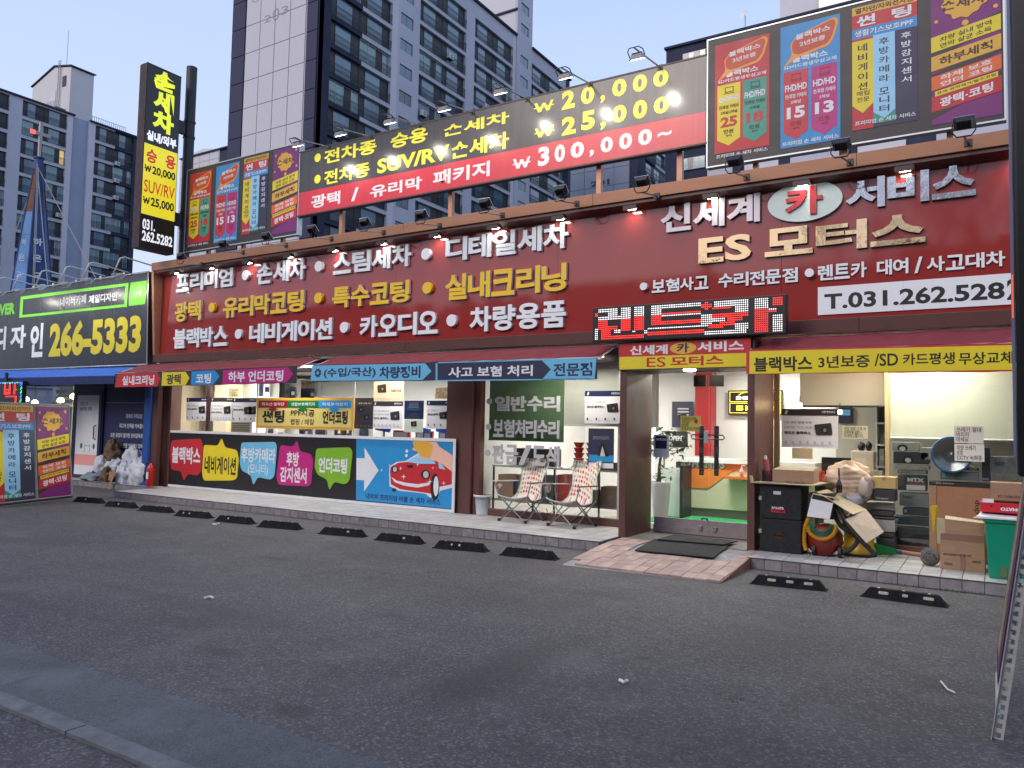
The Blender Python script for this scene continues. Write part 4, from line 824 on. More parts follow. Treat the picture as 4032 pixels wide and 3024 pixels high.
txtpx(bb, '내외부 프리미엄 버블 손 세차 서비스', FBB, c8, (1430, 960), (1932, 962), .0045, V['dnavy'], w=.02)
FT = Frame((0, YBB, 0), (1, 0, 0), (0, 0, 1))

# ================================================================== WINDOW POSTERS AND GLASS LETTERING
YPO = 10.935; FP = wall(YPO)
p1 = crop(600, 1480, 3.403); p2_ = crop(1200, 1480, 3.16)
def cam_print(t, fr, cx, cz, s_, body, twin=False):
    for k in ((-.5, .5) if twin else (0,)):
        x = cx + k * s_ * .6; plate(t, 'device_print', fr, rounded([(x - .5 * s_, cz + .28 * s_), (x + .42 * s_, cz + .40 * s_), (x + .5 * s_, cz - .3 * s_), (x - .4 * s_, cz - .42 * s_ + .1 * s_)], .08 * s_), .0045, body)
        plate(t, 'device_print', fr, ell(x + .08 * s_, cz - .02 * s_, .2 * s_, .23 * s_, 18), .007, V['black']); plate(t, 'device_print', fr, ell(x + .08 * s_, cz - .02 * s_, .09 * s_, .11 * s_, 14), .0093, V['grey'])
def poster(label, cr, tl, br, kind, lines=('엠피온 블랙박스',), hdr=None, body=None, fr=FP):
    a0, b1 = fr.px(*cr(*tl)); a1, b0 = fr.px(*cr(*br)); w_ = a1 - a0; h_ = b1 - b0; c = fr.P((a0 + a1) / 2, b0)
    t = thing('poster', label, 'poster', c)
    rect(t, 'sheet', fr, a0, b0, a1, b1, 0, body or V['white'] if kind != 'flip' else V['cream'], .0015)
    q = lambda a, b_: (a0 + a * w_, b0 + b_ * h_)
    if kind in ('ad', 'wide'):
        x0, z0 = q(0, .83); rect(t, 'header_print', fr, x0, z0, a1, b1, .002, hdr or V['dnavy'])
        plate(t, 'mark_print', fr, [q(.06, .87), q(.1, .86), (q(.12, .96)), q(.08, .97)], .0045, V['lgrey'])
        k = q(.72, .89), q(.95, .95); txt(t, 'MPEON', fr, *k[0], *k[1], .0045, V['lgrey'], w=.03)
        nl = len(lines)
        for i, s_ in enumerate(lines):
            z_ = .68 - i * .13; hh = .085 if i == nl - 1 else .06; k = q(.05, z_ - hh), q(.05 + min(.5, .06 * len(s_)), z_); txt(t, s_, fr, *k[0], *k[1], .0035, V['black'] if i == nl - 1 else V['grey'], w=.03 if i == nl - 1 else .01)
        cam_print(t, fr, *q(.75, .47), w_ * .32, V['char'], twin='twin' in label)
        for i in range(7 if hdr == V['char'] else 4):
            st = .13 if hdr == V['char'] else .24; k = q(.06 + i * st, .1), q(.1 + i * st, .17); rect(t, 'icon_print', fr, *k[0], *k[1], .0035, V['navy'] if hdr != V['char'] else V['lgrey'])
            k = q(.06 + i * st, .075), q(.06 + (i + .6) * st, .09); rect(t, 'line_print', fr, *k[0], *k[1], .0035, V['lgrey'])
    elif kind == 'flip':
        cam_print(t, fr, *q(.28, .62), w_ * .32, V['brown']); fr2 = Frame((0, fr.o.y, 0), (-1, 0, 0), (0, 0, -1)); k = q(.52, .45), q(.93, .6); txt(t, '엠피온 블랙박스', fr2, -k[1][0], -k[1][1], -k[0][0], -k[0][1], .0035, V['black'], w=.03)
        for i in range(8): k = q(.07 + i * .115, .12), q(.12 + i * .115, .22); rect(t, 'icon_print', fr, *k[0], *k[1], .0035, V['lgrey'])
    elif kind == 'note':
        for i, s_ in enumerate(lines): k = q(.08, .85 - (i + .75) * .85 / len(lines)), q(.08 + .84 * min(1, len(s_) / max(len(l) for l in lines)), .92 - i * .85 / len(lines)); txt(t, s_, fr, *k[0], *k[1], .003, V['black'], w=.008)
    elif kind == 'dark':
        k = q(.3, .88), q(.7, .91); rect(t, 'line_print', fr, *k[0], *k[1], .0035, V['black']); k = q(.2, .8), q(.9, .85); txt(t, lines[0], fr, *k[0], *k[1], .0035, V['lgrey'], w=.02)
        for cx_, cz_ in ((.32, .55), (.65, .3)): plate(t, 'plate_print', fr, ell(*q(cx_, cz_), w_ * .3, w_ * .16, 24), .0035, V['slate']); cam_print(t, fr, *q(cx_, cz_ + .08), w_ * .34, V['black'])
        for i in range(4): k = q(.1 + i * .22, .08), q(.2 + i * .22, .1); rect(t, 'line_print', fr, *k[0], *k[1], .0035, V['grey'])
    elif kind == 'night':
        plate(t, 'glow_print', fr, ell(*q(.5, .55), w_ * .4, h_ * .12, 24), .0035, V['deepteal']); plate(t, 'road_print', fr, [q(.1, .05), q(.9, .05), q(.6, .35), q(.4, .35)], .0038, V['slate'])
        for i in range(5): k = q(.2 + .02 * i, .62 + i * .06), q(.8 - .02 * i, .635 + i * .06); rect(t, 'line_print', fr, *k[0], *k[1], .006, V['grey'])
    return t
poster('white camera poster with navy header, leftmost in the shop windows', p1, (462, 295), (730, 602), 'ad', ('블랙박스의 품질기준', '엠피온 블랙박스'), V['dnavy'])
poster('white camera poster with black header beside the left mullion', p1, (783, 293), (1075, 612), 'ad', ('2년 세트 품질 보증', '2년 SD카드 보증', '엠피온 블랙박스'), V['char'])
poster('white poster with blue header and twin dash cameras, left window', p1, (1078, 297), (1385, 622), 'ad', ('초 고화질', '엠피온 블랙박스'), V['dnavy'])
poster('tall black poster of two dash cameras on round plates', p2_, (628, 275), (848, 662), 'dark', ('블랙 라벨 박스',), body=V['char'])
poster('upside down cream camera poster taped high on the glass', p2_, (862, 72), (1228, 310), 'flip')
poster('white camera poster with black header under the upside down one', p2_, (848, 318), (1215, 662), 'ad', ('2년 세트 품질 보증', '2년 SD카드 보증', '엠피온 블랙박스'), V['char'])
poster('dark blue night road poster in the left window', p2_, (1242, 308), (1478, 540), 'night', body=V['dnavy'])
t = poster('small pale green card with a camera below the night road poster', p2_, (1240, 542), (1470, 706), 'note', (' ',), body=mat('pale green card', (.5, .58, .48), .7)); cam_print(t, FP, *FP.px(*p2_(1358, 598)), .14, V['black'])
poster('white poster with blue header and twin dash cameras beside the pillar', p2_, (1520, 308), (1835, 662), 'ad', ('초 고화질', '엠피온 블랙박스'), V['dnavy'])
poster('small beige handwritten note high beside the pillar', p2_, (1622, 142), (1785, 290), 'note', ('매장 방문 고객 외', '주정차를 금합니', '다. 부탁드립니다.'), body=V['cream'])
poster('small grey handwritten note high in the left window', p1, (1020, 165), (1150, 285), 'note', ('매장 방문 고객 외', '주정차를 금합니', '다. 부탁드립니다.'), body=V['cream'])
gt = thing('tinting_banner', 'gold banner reading 썬팅 PPF시공 언더코팅 hung on the window', 'banner', FP.P(-11.7, 1.7))
FG = wall(10.86); a0, b1 = FG.px(*c8(702, 285)); a1_, b0 = FG.px(*c8(1345, 500)); b0 = FG.px(*c8(702, 485))[1]
rect(gt, 'cloth', FG, a0, b0, a1_, b1, 0, V['gold'], .004); rect(gt, 'print_field', FG, a0 + .06, b0 + .05, a1_ - .06, b1 - .05, .005, mat('print pale gold', lin(226, 205, 120), .4))
W3 = (a1_ - a0 - .12) / 3; hb = b1 - b0
for i, (m, l1, l2) in enumerate((('dred', '좌외선·열차단', '썬팅'), ('dgreen', '생활보호패키지', 'PPF시공'), ('blue', '하체부식방지', '언더코팅'))):
    x = a0 + .06 + i * W3; rect(gt, 'print_band', FG, x, b1 - .05 - hb * .24, x + W3, b1 - .05, .0075, V[m]); cx_ = x + W3 / 2; zt = b1 - .05 - hb * .24
    plate(gt, 'arrow', FG, [(cx_ - .1, zt + .01), (cx_ - .1, zt - .025), (cx_ - .17, zt - .025), (cx_, zt - .085), (cx_ + .17, zt - .025), (cx_ + .1, zt - .025), (cx_ + .1, zt + .01)], .0076, V[m])
    txt(gt, l1, FG, x + .1, zt + .04, x + W3 - .1, b1 - .09, .01, V['white'], w=.01)
    if i == 1: txt(gt, l2, FG, x + .1, b0 + .25, x + W3 - .1, b0 + .39, .0105, V['black'], w=.012); txt(gt, '랩핑 / 데칼', FG, x + .1, b0 + .08, x + W3 - .1, b0 + .2, .0075, V['black'], w=.02)
    else: txt(gt, l2, FG, x + .12, b0 + .11, x + W3 - .08, b0 + .37, .0075, V['black'], w=.045)
g2 = crop(1900, 1450, 2.3709)
gl = thing('glass_lettering', 'pale cut letters 일반수리 보험처리수리 판금/도색 stuck on the window glass', 'lettering', FP.P(-6.2, 1.6))
let_m = mat('pale lettering foam', (.42, .43, .47), .6)
for s_, bl, tr in (('일반수리', (112, 400), (735, 258)), ('보험처리수리', (100, 640), (725, 488)), ('판금/도색', (90, 890), (728, 728))):
    a0, b0 = FP.px(*g2(*bl)); a1_, b1 = FP.px(*g2(*tr)); n = len(s_); cw = (a1_ - a0) / n
    for i, ch in enumerate(s_): txt(gl, ch, FP, a0 + cw * (i + .04), b0, a0 + cw * (i + .96), b1, .001, let_m, w=.034, th=.02, name='letter')
for x, y in ((66, 308), (58, 548), (52, 790)): plate(gl, 'dot', FP, ell(*FP.px(*g2(x, y)), .05, .05, 18), .001, let_m, .02)
poster('blue headed camera poster at the porch edge of the repair window', g2, (957, 212), (1302, 518), 'wide', ('블랙박스의 품질기준', '엠피온 블랙박스'), V['dnavy'])
t = poster('dark blue poster of a dog and driver over the noodle shelf', g2, (990, 560), (1225, 930), 'note', (' ',), body=V['slate']); a0, b0 = FP.px(*g2(992, 925)); a1_, b1 = FP.px(*g2(1222, 880)); rect(t, 'white_strip', FP, a0, b0, a1_, b1, .003, V['white'])
a0, b0 = FP.px(*g2(992, 878)); a1_, b1 = FP.px(*g2(1222, 815)); rect(t, 'sea_print', FP, a0, b0, a1_, b1, .003, V['blue']); a0, b0 = FP.px(*g2(1070, 820)); a1_, b1 = FP.px(*g2(1190, 690)); plate(t, 'figure_print', FP, rounded([(a0, b0), (a0 + .04, b1 - .05), (a0 + .1, b1), (a1_ - .08, b1 - .06), (a1_, b0)], .04), .0034, V['black']); plate(t, 'figure_print', FP, [(a0 + .05, b0), (a0 + .09, b1 - .06), (a0 + .14, b0)], .006, V['lgrey'])
a0, b0 = FP.px(*g2(1030, 665)); a1_, b1 = FP.px(*g2(1180, 635)); txt(t, '엠피온에 담긴다', FP, a0, b0, a1_, b1, .0034, V['grey'], w=.02)
p3_ = crop(2900, 1300, 1.3825)
poster('large white and black camera poster lit warm, right window', p3_, (245, 428), (553, 645), 'wide', ('2년 세트 품질 보증', '2년 SD 카드 보증', '엠피온 블랙박스'), V['char'])
poster('pale notice beside the large camera poster asking visitors not to park', p3_, (575, 520), (715, 592), 'note', ('매장 방문 고객 외', '주정차를 금합니', '다 부탁드립니다.'), body=mat('cream sheet', (.6, .58, .4), .8))
poster('upper white notice forbidding rubbish on the right window', p3_, (1184, 520), (1345, 617), 'note', ('쓰레기 절대', '버리지', '마세요'), body=paper)
poster('lower white notice reading 차량 쓰레기 포함 CCTV 녹화중', p3_, (1186, 618), (1350, 717), 'note', ('차량 쓰레기', '포함', 'CCTV 녹화중'), body=paper)
poster('small cream print of a landmark below the large camera poster', p3_, (303, 640), (415, 702), 'note', (' ',), body=V['cream'])
FD = wall(10.868)
t = poster('pale card with navy square on the left glass door', c1, (412, 757), (524, 925), 'note', (' ',), body=mat('pale blue card', (.5, .6, .66), .7), fr=FD)
a0, b0 = FD.px(*c1(424, 858)); a1_, b1 = FD.px(*c1(508, 768)); rect(t, 'navy_print', FD, a0, b0, a1_, b1, .003, V['dnavy']); txt(t, 'MPEON', FD, a0 + .015, b1 - .07, a1_ - .01, b1 - .035, .0055, V['white'], w=.03)
t = poster('yellow flyer with strawberries taped on the glass doors', c1, (607, 622), (753, 735), 'note', ('사장님께서 가장 편한', '가맹 모임은', '전화 예약', '010-9142-0289'), body=mat('yellow flyer', (.6, .55, .12), .6), fr=FD)
a_, b_ = FD.px(*c1(722, 662)); plate(t, 'strawberry_print', FD, ell(a_, b_, .025, .035, 12), .004, V['red'])
t = poster('small blue sticker low on the right glass door', c1, (758, 1362), (806, 1436), 'note', (' ',), body=V['dnavy'], fr=FD); a_, b_ = FD.px(*c1(782, 1380)); plate(t, 'mark_print', FD, rounded([(a_ - .025, b_ - .012), (a_ + .025, b_ - .012), (a_ + .025, b_ + .012), (a_ - .025, b_ + .012)], .008), .003, V['white'])

# ================================================================== INTERIORS
def lamp(x, y, z, sx, sy, e, col=(1, .97, .93)):
    ld = bpy.data.lights.new('ceiling_lamp', 'AREA'); lo = bpy.data.objects.new('ceiling_lamp', ld); C.objects.link(lo); ld.shape = 'RECTANGLE'; ld.size = sx; ld.size_y = sy; ld.energy = e * 3.4; ld.color = col; lo.location = (x, y, z - .03)
tubem = mat('ceiling light diffuser', (.9, .9, .9), .4, emis=(1, .97, .92), es=6)
def ceiling_light(label, x, y, sx, sy, e, col=(1, .97, .93)):
    t = thing('ceiling_light', label, 'ceiling light', (x, y, 2.86)); M().box(x - sx / 2 - .02, x + sx / 2 + .02, y - sy / 2 - .02, y + sy / 2 + .02, 2.83, 2.86).build('frame', white_paint, t)
    M().box(x - sx / 2, x + sx / 2, y - sy / 2, y + sy / 2, 2.822, 2.829).build('diffuser', tubem, t); lamp(x, y, 2.82, sx, sy, e, col)
ceiling_light('ceiling light at the left of the display room', -14.6, 12.6, 1.2, .3, 26, (1, .9, .75)); ceiling_light('ceiling light in the middle of the display room', -12.0, 12.6, 1.2, .3, 42); ceiling_light('ceiling light at the right of the display room', -9.3, 12.8, 1.2, .3, 45)
ceiling_light('ceiling light in the repair room', -6.3, 13.2, 1.2, .3, 30, (1, .9, .78)); ceiling_light('ceiling light over the entrance counter', -3.9, 12.2, .9, .3, 26); ceiling_light('ceiling light behind the counter', -3.4, 14.2, .9, .3, 16, (1, .9, .75)); ceiling_light('ceiling light over the right window storage', -.9, 11.4, 1.4, .3, 12, (1, .96, .84))
def wpx(cr, x, y, Y): return W(*cr(x, y), Y)
def box_between(par, name, cr, tl, br, Y, dp, m, bevel=0):
    a, b_ = wpx(cr, *tl, Y), wpx(cr, *br, Y); return M().box(a.x, b_.x, Y, Y + dp, b_.z, a.z).build(name, m, par, bevel=bevel)
prod = [mat('product box %d' % i, c, .5) for i, c in enumerate(((.03, .03, .035), (.06, .06, .065), (.02, .03, .05), (.3, .3, .3), (.6, .6, .62), (.12, .05, .04)))]
def shelf_unit(label, x0, x1, y, z0, z1, nx, nz, dp=.35, fill=.75, m=None, seed=1, pal=None):
    t = thing('shelf_unit', label, 'shelf', ((x0 + x1) / 2, y, z0)); m = m or white_paint; rs = random.Random(seed); cn = 0; lastc = None
    for i in range(nx + 1): x = x0 + (x1 - x0) * i / nx; M().box(x - .012, x + .012, y, y + dp, z0, z1).build('upright', m, t)
    for k in range(nz + 1): z = z0 + (z1 - z0) * k / nz; M().box(x0, x1, y + .002, y + dp, z - .012, z + .012).build('shelf_board', m, t)
    M().box(x0, x1, y + dp, y + dp + .012, z0, z1).build('back_panel', m, t)
    for i in range(nx):
        for k in range(nz):
            x = x0 + (x1 - x0) * i / nx + .03; xe = x0 + (x1 - x0) * (i + 1) / nx - .03; z = z0 + (z1 - z0) * k / nz + .013; hm = (z1 - z0) / nz - .05
            while x < xe - .06:
                w_ = rs.uniform(.05, .16); 
                if rs.random() < fill and x + w_ < xe:
                    h_ = hm * rs.uniform(.45, .95); cn = cn + 1 if (i, k) == lastc else 1; lastc = (i, k); tt = thing('product_box', '%s %s item in the %s column, %s level of the %s' % (('leftmost', 'second', 'third', 'fourth', 'fifth', 'sixth', 'seventh')[cn - 1], ('narrow', 'wide')[w_ > .1], ('left', 'middle', 'right')[i], ('bottom', 'lower', 'third', 'fourth', 'fifth', 'top')[k], 'rear wall display shelf' if 'rear' in label else 'window bookshelf'), 'box', (x + w_ / 2, y + .1, z), 'product boxes on the white shelves')
                    M().box(x, x + w_, y + .05, y + .25, z, z + h_).build('carton', rs.choice(pal or prod), tt); M().box(x + w_ * .15, x + w_ * .85, y + .047, y + .05, z + h_ * .35, z + h_ * .6).build('label', V['lgrey'] if rs.random() < .5 else V['dnavy'], tt)
                x += w_ + .015
    return t
def shelf_end(label, y0, y1, x, z0, z1, ny, nz, dp, seed, fill=.7):
    """shelf standing against the left end wall, open towards +X"""
    t = thing('shelf_unit', label, 'shelf', (x, (y0 + y1) / 2, z0)); rs = random.Random(seed)
    for i in range(ny + 1): y = y0 + (y1 - y0) * i / ny; M().box(x, x + dp, y - .015, y + .015, z0, z1).build('upright', white_paint, t)
    for k in range(nz + 1): z = z0 + (z1 - z0) * k / nz; M().box(x, x + dp - .002, y0, y1, z - .013, z + .013).build('shelf_board', white_paint, t)
    cn = 0; lastc = None
    for i in range(ny):
        for k in range(nz):
            y = y0 + (y1 - y0) * i / ny + .04; ye = y0 + (y1 - y0) * (i + 1) / ny - .04; z = z0 + (z1 - z0) * k / nz + .014; hm = (z1 - z0) / nz - .06
            while y < ye - .1:
                w_ = rs.uniform(.09, .24)
                if rs.random() < fill and y + w_ < ye:
                    h_ = hm * rs.uniform(.5, .95); m_ = rs.choice(prod); cn = cn + 1 if (i, k) == lastc else 1; lastc = (i, k); tt = thing('product_box', '%s carton, %s in the %s bay, %s level, end wall shelving' % ('pale' if m_ in (prod[3], prod[4]) else 'dark', ('first', 'second', 'third', 'fourth', 'fifth', 'sixth')[cn - 1], ('near', 'middle', 'far')[i], ('bottom', 'second lowest', 'middle', 'second highest', 'top')[k]), 'box', (x, y, z), 'product boxes on the white shelving')
                    M().box(x + .04, x + dp - .06, y, y + w_, z, z + h_).build('carton', m_, tt); M().box(x + dp - .06, x + dp - .057, y + w_ * .15, y + w_ * .85, z + h_ * .3, z + h_ * .6).build('label', V['lgrey'] if rs.random() < .5 else V['dnavy'], tt)
                y += w_ + .03
shelf_end('tall white display shelving along the left end wall', 12.9, 15.05, -15.89, .15, 2.75, 3, 5, .45, 3); 
shelf_unit('white display shelf on the rear wall behind the gold banner', -15.3, -13.2, 14.7, .15, 2.3, 3, 4, seed=5, fill=.45)
t = thing('column', 'grey beige boxed column behind the first window', 'column', (-15.6, 11.9, .15)); M().box(-15.895, -15.5, 11.75, 12.1, .15, 2.86).build('shaft', mat('grey beige', (.5, .42, .34), .6), t)
lv = thing('floor_air_conditioner', 'white air conditioner with horizontal louvres below the window posters', 'air conditioner', (-14.9, 12.3, .15)); M().box(-15.5, -14.75, 12.25, 12.65, .15, 1.72).build('body', white_paint, lv)
for i in range(8): M().box(-15.45, -14.8, 12.225, 12.249, 1.3 + i * .05, 1.33 + i * .05).build('louvre', mat('louvre grey', (.25, .22, .2), .5), lv)
for i, (x, lb) in enumerate(((-9.9, 'left'), (-8.95, 'middle'), (-8.45, 'right'))):
    t = thing('mop', 'blue handled mop leaning inside the window, %s one' % lb, 'mop', (x, 11.3, .15)); M().tube([(x, 11.3, .15), (x + .08, 11.25, 1.55)], .015).build('handle', mat('blue plastic', (.02, .08, .5), .4), t)
    M().hexa([(x - .12, 11.22, 1.5), (x + .2, 11.22, 1.46), (x + .2, 11.28, 1.46), (x - .12, 11.28, 1.5)], [(x - .14, 11.22, 1.6), (x + .22, 11.22, 1.54), (x + .22, 11.28, 1.54), (x - .14, 11.28, 1.6)]).build('head', mat('blue plastic', (.02, .08, .5), .4), t)
# fluorescent tubes under the awnings
def tube_light(label, x, L, e, col):
    t = thing('tube_light', label, 'light', (x, 10.72, 2.74)); M().box(x - L / 2, x + L / 2, 10.66, 10.76, 2.72, 2.76).build('batten', white_paint, t); M().tube([(x - L / 2 + .03, 10.71, 2.705), (x + L / 2 - .03, 10.71, 2.705)], .014, 10).build('tube', tubem, t)
    ld = bpy.data.lights.new('tube_glow', 'AREA'); lo = bpy.data.objects.new('tube_glow', ld); C.objects.link(lo); ld.shape = 'RECTANGLE'; ld.size = L; ld.size_y = .05; ld.energy = e; ld.color = col; lo.location = (x, 10.60, 2.66); lo.rotation_euler = (R(-8), 0, 0)
tube_light('fluorescent tube under the left awning, left one', -14.3, 1.2, 27, (1, .95, .86)); tube_light('fluorescent tube under the left awning, right one', -11.6, 1.2, 27, (1, .97, .92)); tube_light('fluorescent tube under the middle awning, left one', -9.2, 1.2, 27, (1, .97, .92)); tube_light('warm tube under the middle awning beside the porch', -5.6, 1.2, 32, (1, .93, .8)); tube_light('warm tube under the right awning', -1.1, 1.4, 32, (1, .94, .78))
t = thing('display_table', 'white display table with red framed panels at the right of the display room', 'table', (-9.2, 11.6, .15)); M().box(-10.2, -8.2, 11.45, 12.0, 1.05, 1.1).build('top', white_paint, t)
for x in (-10.15, -8.25): M().box(x, x + .05, 11.5, 11.95, .15, 1.05).build('leg', white_paint, t)
for x, c_ in ((-9.9, 'red'), (-9.35, 'dred'), (-8.8, 'grey')): M().box(x, x + .4, 11.6, 11.65, 1.1, 1.5).build('framed_panel', V[c_], t); M().box(x + .04, x + .36, 11.59, 11.6, 1.14, 1.46).build('picture', V['lgrey'], t)
# repair room: blinds, shelf
t = thing('roller_blind', 'green roller blind behind the glass lettering', 'blind', (-6.6, 11.25, 1.3)); green_b = mat('green blind cloth', (.13, .22, .11), .85, var=.1, vs_=2)
a, b_ = W(*g2(70, 120), 11.22), W(*g2(755, 775), 11.22); M().box(a.x, b_.x, 11.22, 11.226, 1.39, 2.8).build('cloth', green_b, t); M().tube([(a.x, 11.22, 1.385), (b_.x, 11.22, 1.385)], .012).build('hem_bar', green_b, t)
t = thing('roller_blind', 'white roller blind behind the navy headed poster', 'blind', (-5.2, 11.25, 1.9)); a, b_ = W(*g2(765, 120), 11.22), W(*g2(1300, 540), 11.22); M().box(a.x, b_.x + .6, 11.24, 11.246, b_.z, 2.8).build('cloth', mat('white blind cloth', (.66, .64, .6), .8), t); M().tube([(a.x, 11.24, b_.z), (b_.x + .6, 11.24, b_.z)], .012).build('hem_bar', white_paint, t)
rk = thing('storage_rack', 'black steel rack with white top behind the camping chairs', 'rack', (-6.1, 11.4, .15))
M().box(-7.3, -4.95, 11.15, 11.65, .93, .96).build('top_board', white_paint, rk); M().box(-7.3, -4.95, 11.15, 11.65, .36, .385).build('shelf_board', mat('rack board', (.4, .4, .38), .6), rk)
for x in (-7.28, -6.5, -6.1, -5.3, -4.97): M().box(x, x + .025, 11.15, 11.175, .15, .93).build('leg', black_metal, rk)
def carton(label, x0, x1, y0, dp, z0, z1, m, lab=None, labm=None, flap=False, name='cardboard_box', cat='box', rot=0, tape=True, grp=None):
    t = thing(name, label, cat, ((x0 + x1) / 2, y0 + dp / 2, z0), grp); M().box(x0, x1, y0, y0 + dp, z0, z1).build('carton', m, t, bevel=.004)
    fr_ = wall(y0)
    if tape: rect(t, 'tape', fr_, (x0 + x1) / 2 - .025, z1 - (z1 - z0) * .3, (x0 + x1) / 2 + .025, z1, .001, mat('packing tape', (.32, .24, .15), .25)); M().box(x0 + .01, x1 - .01, y0 + dp / 2 - .003, y0 + dp / 2 + .003, z1, z1 + .002).build('seam', brown_dark, t)
    if lab: txt(t, lab, fr_, x0 + (x1 - x0) * .15, z0 + (z1 - z0) * .15, x0 + (x1 - x0) * .7, z0 + (z1 - z0) * .3, .002, labm or brown_dark, w=.01)
    if flap: M().hexa([(x0, y0 - .002, z1), (x1, y0 - .002, z1), (x1, y0, z1), (x0, y0, z1)], [(x0, y0 - .06, z1 + .05), (x1, y0 - .06, z1 + .05), (x1, y0 - .057, z1 + .053), (x0, y0 - .057, z1 + .053)]).build('flap', m, t)
    return t
for i, (x0, x1, z0, z1, m, lb) in enumerate(((-7.2, -6.85, .385, .8, card, 'left'), (-6.45, -6.15, .4, .82, prod[3], 'grey'), (-6.05, -5.75, .4, .85, mat('red box', (.5, .03, .02), .5), 'red'), (-5.6, -5.35, .385, .62, card, 'low'), (-5.28, -5.0, .385, .7, card, 'right'), (-6.9, -6.6, .385, .7, prod[0], 'black'))):
    carton('%s carton on the shelf of the rack behind the camping chairs' % lb, x0, x1, 11.2, .3, z0 + .001, z1, m)
bowl = mat('red bowl noodle', (.5, .03, .025), .4); 
bi = 0
for x, y, n_, wh in ((-5.72, 11.3, 5, 'left'), (-5.52, 11.35, 5, 'middle'), (-4.95, 11.3, 3, 'right')):
    for k in range(n_):
        t = thing('noodle_cup', 'red noodle bowl, %s of the %s stack behind the camping chairs' % (('bottom one', 'second up', 'third up', 'fourth up', 'top one')[k], wh), 'food bowl', (x, y, .96 + k * .085), 'stacked instant noodle bowls'); M().lathe((x, y, .96 + k * .085), [(.05, 0), (.085, .07), (.09, .072), (.09, .08)], 16).build('bowl', bowl, t, smooth=False); M().lathe((x, y, 1.0405 + k * .085), [(.086, 0), (.086, .002)], 16).build('lid', V['gold'] if k % 2 else bowl, t)
t = thing('snack_tray', 'brown basket of snacks at the right end of the rack', 'basket', (-5.15, 11.25, .96)); M().box(-5.42, -4.92, 11.16, 11.4, .962, 1.08).build('basket', mat('woven brown', (.2, .1, .06), .8, bump=.8, bs=60), t, bevel=.01)
t = thing('speaker', 'black equipment case on the left of the rack', 'case', (-6.9, 11.3, .96)); M().box(-7.0, -6.2, 11.35, 11.6, .962, 1.25).build('case', prod[0], t, bevel=.01); M().box(-6.95, -6.25, 11.345, 11.35, 1.0, 1.2).build('grille', black_metal, t)
cbl = thing('cable_coil', 'pale cable looping over the rack behind the chairs', 'cable', (-6.3, 11.15, 1.0)); pts = []
for i in range(60): f_ = i / 59; pts.append((-6.9 + 1.3 * f_, 11.13 + .03 * math.sin(9 * f_), 1.02 + .1 * math.sin(14 * f_) * (1 - .3 * f_)))
M().tube(pts, .008, 6).build('cable', V['cream'], cbl); M().tube([(-6.05, 11.13, 1.0), (-6.04, 11.1, .6), (-6.0, 11.1, .3), (-6.15, 11.1, .22), (-6.2, 11.1, .3)], .007, 6).build('cable', V['cream'], cbl)
# lobby
ct = thing('reception_counter', 'cream reception counter with orange slanted panel reading 2HANDS', 'counter', (-3.9, 13.2, .15)); FC = wall(13.0)
M().box(-4.62, -2.4, 13.0, 13.5, .30, 1.07).build('front_panel', mat('cream laminate', (.62, .57, .4), .4), ct); M().box(-4.58, -2.4, 13.06, 13.5, .15, .30).build('plinth', mat('grey plinth', (.2, .18, .13), .5), ct); M().box(-4.68, -2.4, 12.94, 13.55, 1.07, 1.13).build('counter_top', white_paint, ct); M().box(-4.68, -4.62, 12.95, 13.5, .15, 1.07).build('end_panel', brown_dark, ct)
orange = mat('orange laminate', (.7, .2, .03), .35)
pts = [FC.px(*c1(*q)) for q in ((645, 940), (1098, 940), (1098, 985), (970, 1030), (808, 1150), (645, 1142))]; plate(ct, 'orange_panel', FC, pts, .001, orange, .012)
a, b_ = FC.px(*c1(655, 995)); a2_, b2_ = FC.px(*c1(930, 948)); txt(ct, '2HANDS', FC, a + .01, b_ - .012, a2_ + .01, b2_ - .012, .014, V['black'], w=.05); txt(ct, '2HANDS', FC, a, b_, a2_, b2_, .016, V['white'], w=.045)
M().box(-3.78, -2.4, 12.75, 13.0, .83, .87).build('shelf', orange, ct)
t = thing('sanitizer_bottle', 'pink pump bottle on the orange counter shelf', 'bottle', (-3.5, 12.85, .87)); M().lathe((-3.52, 12.85, .872), [(.035, 0), (.037, .1), (.012, .12), (.012, .14)], 14).build('bottle', mat('pink gel', (.7, .35, .35), .2), t, smooth=True); M().tube([(-3.52, 12.85, 1.0), (-3.52, 12.85, 1.05), (-3.47, 12.85, 1.045)], .006, 6).build('pump', white_paint, t)
t = thing('floor_mat', 'bright green mat on the lobby floor behind the glass doors', 'floor mat', (-3.7, 12.2, .15)); M().box(-4.85, -2.2, 11.75, 13.02, .151, .16).build('mat', mat('green turf mat', (.02, .3, .09), .95, bump=.6, bs=200), t)
t = thing('red_column', 'narrow red column on the lobby rear wall', 'column', (-4.5, 14.6, .15)); M().box(-4.9, -4.58, 14.6, 14.9, 1.13, 2.86).build('shaft', mat('red paint', (.3, .012, .016), .4), t)
t = thing('wall_sign', 'black lobby sign with yellow outline reading SHINSE and ES M', 'sign', (-3.8, 15.0, 2.1)); FS = wall(15.0); a, b_ = FS.px(*c1(953, 612)); a2_, b2_ = FS.px(*c1(953, 437)); M().box(a, a + 1.02, 15.0, 15.05, b_, b2_).build('panel', V['black'], t)
ylw = mat('yellow neon line', (.9, .7, .05), .4, emis=(1, .75, .05), es=2.2); wl = mat('white lit letters', (.9, .9, .9), .4, emis=(1, .97, .85), es=2)
zm = (b_ + b2_) / 2
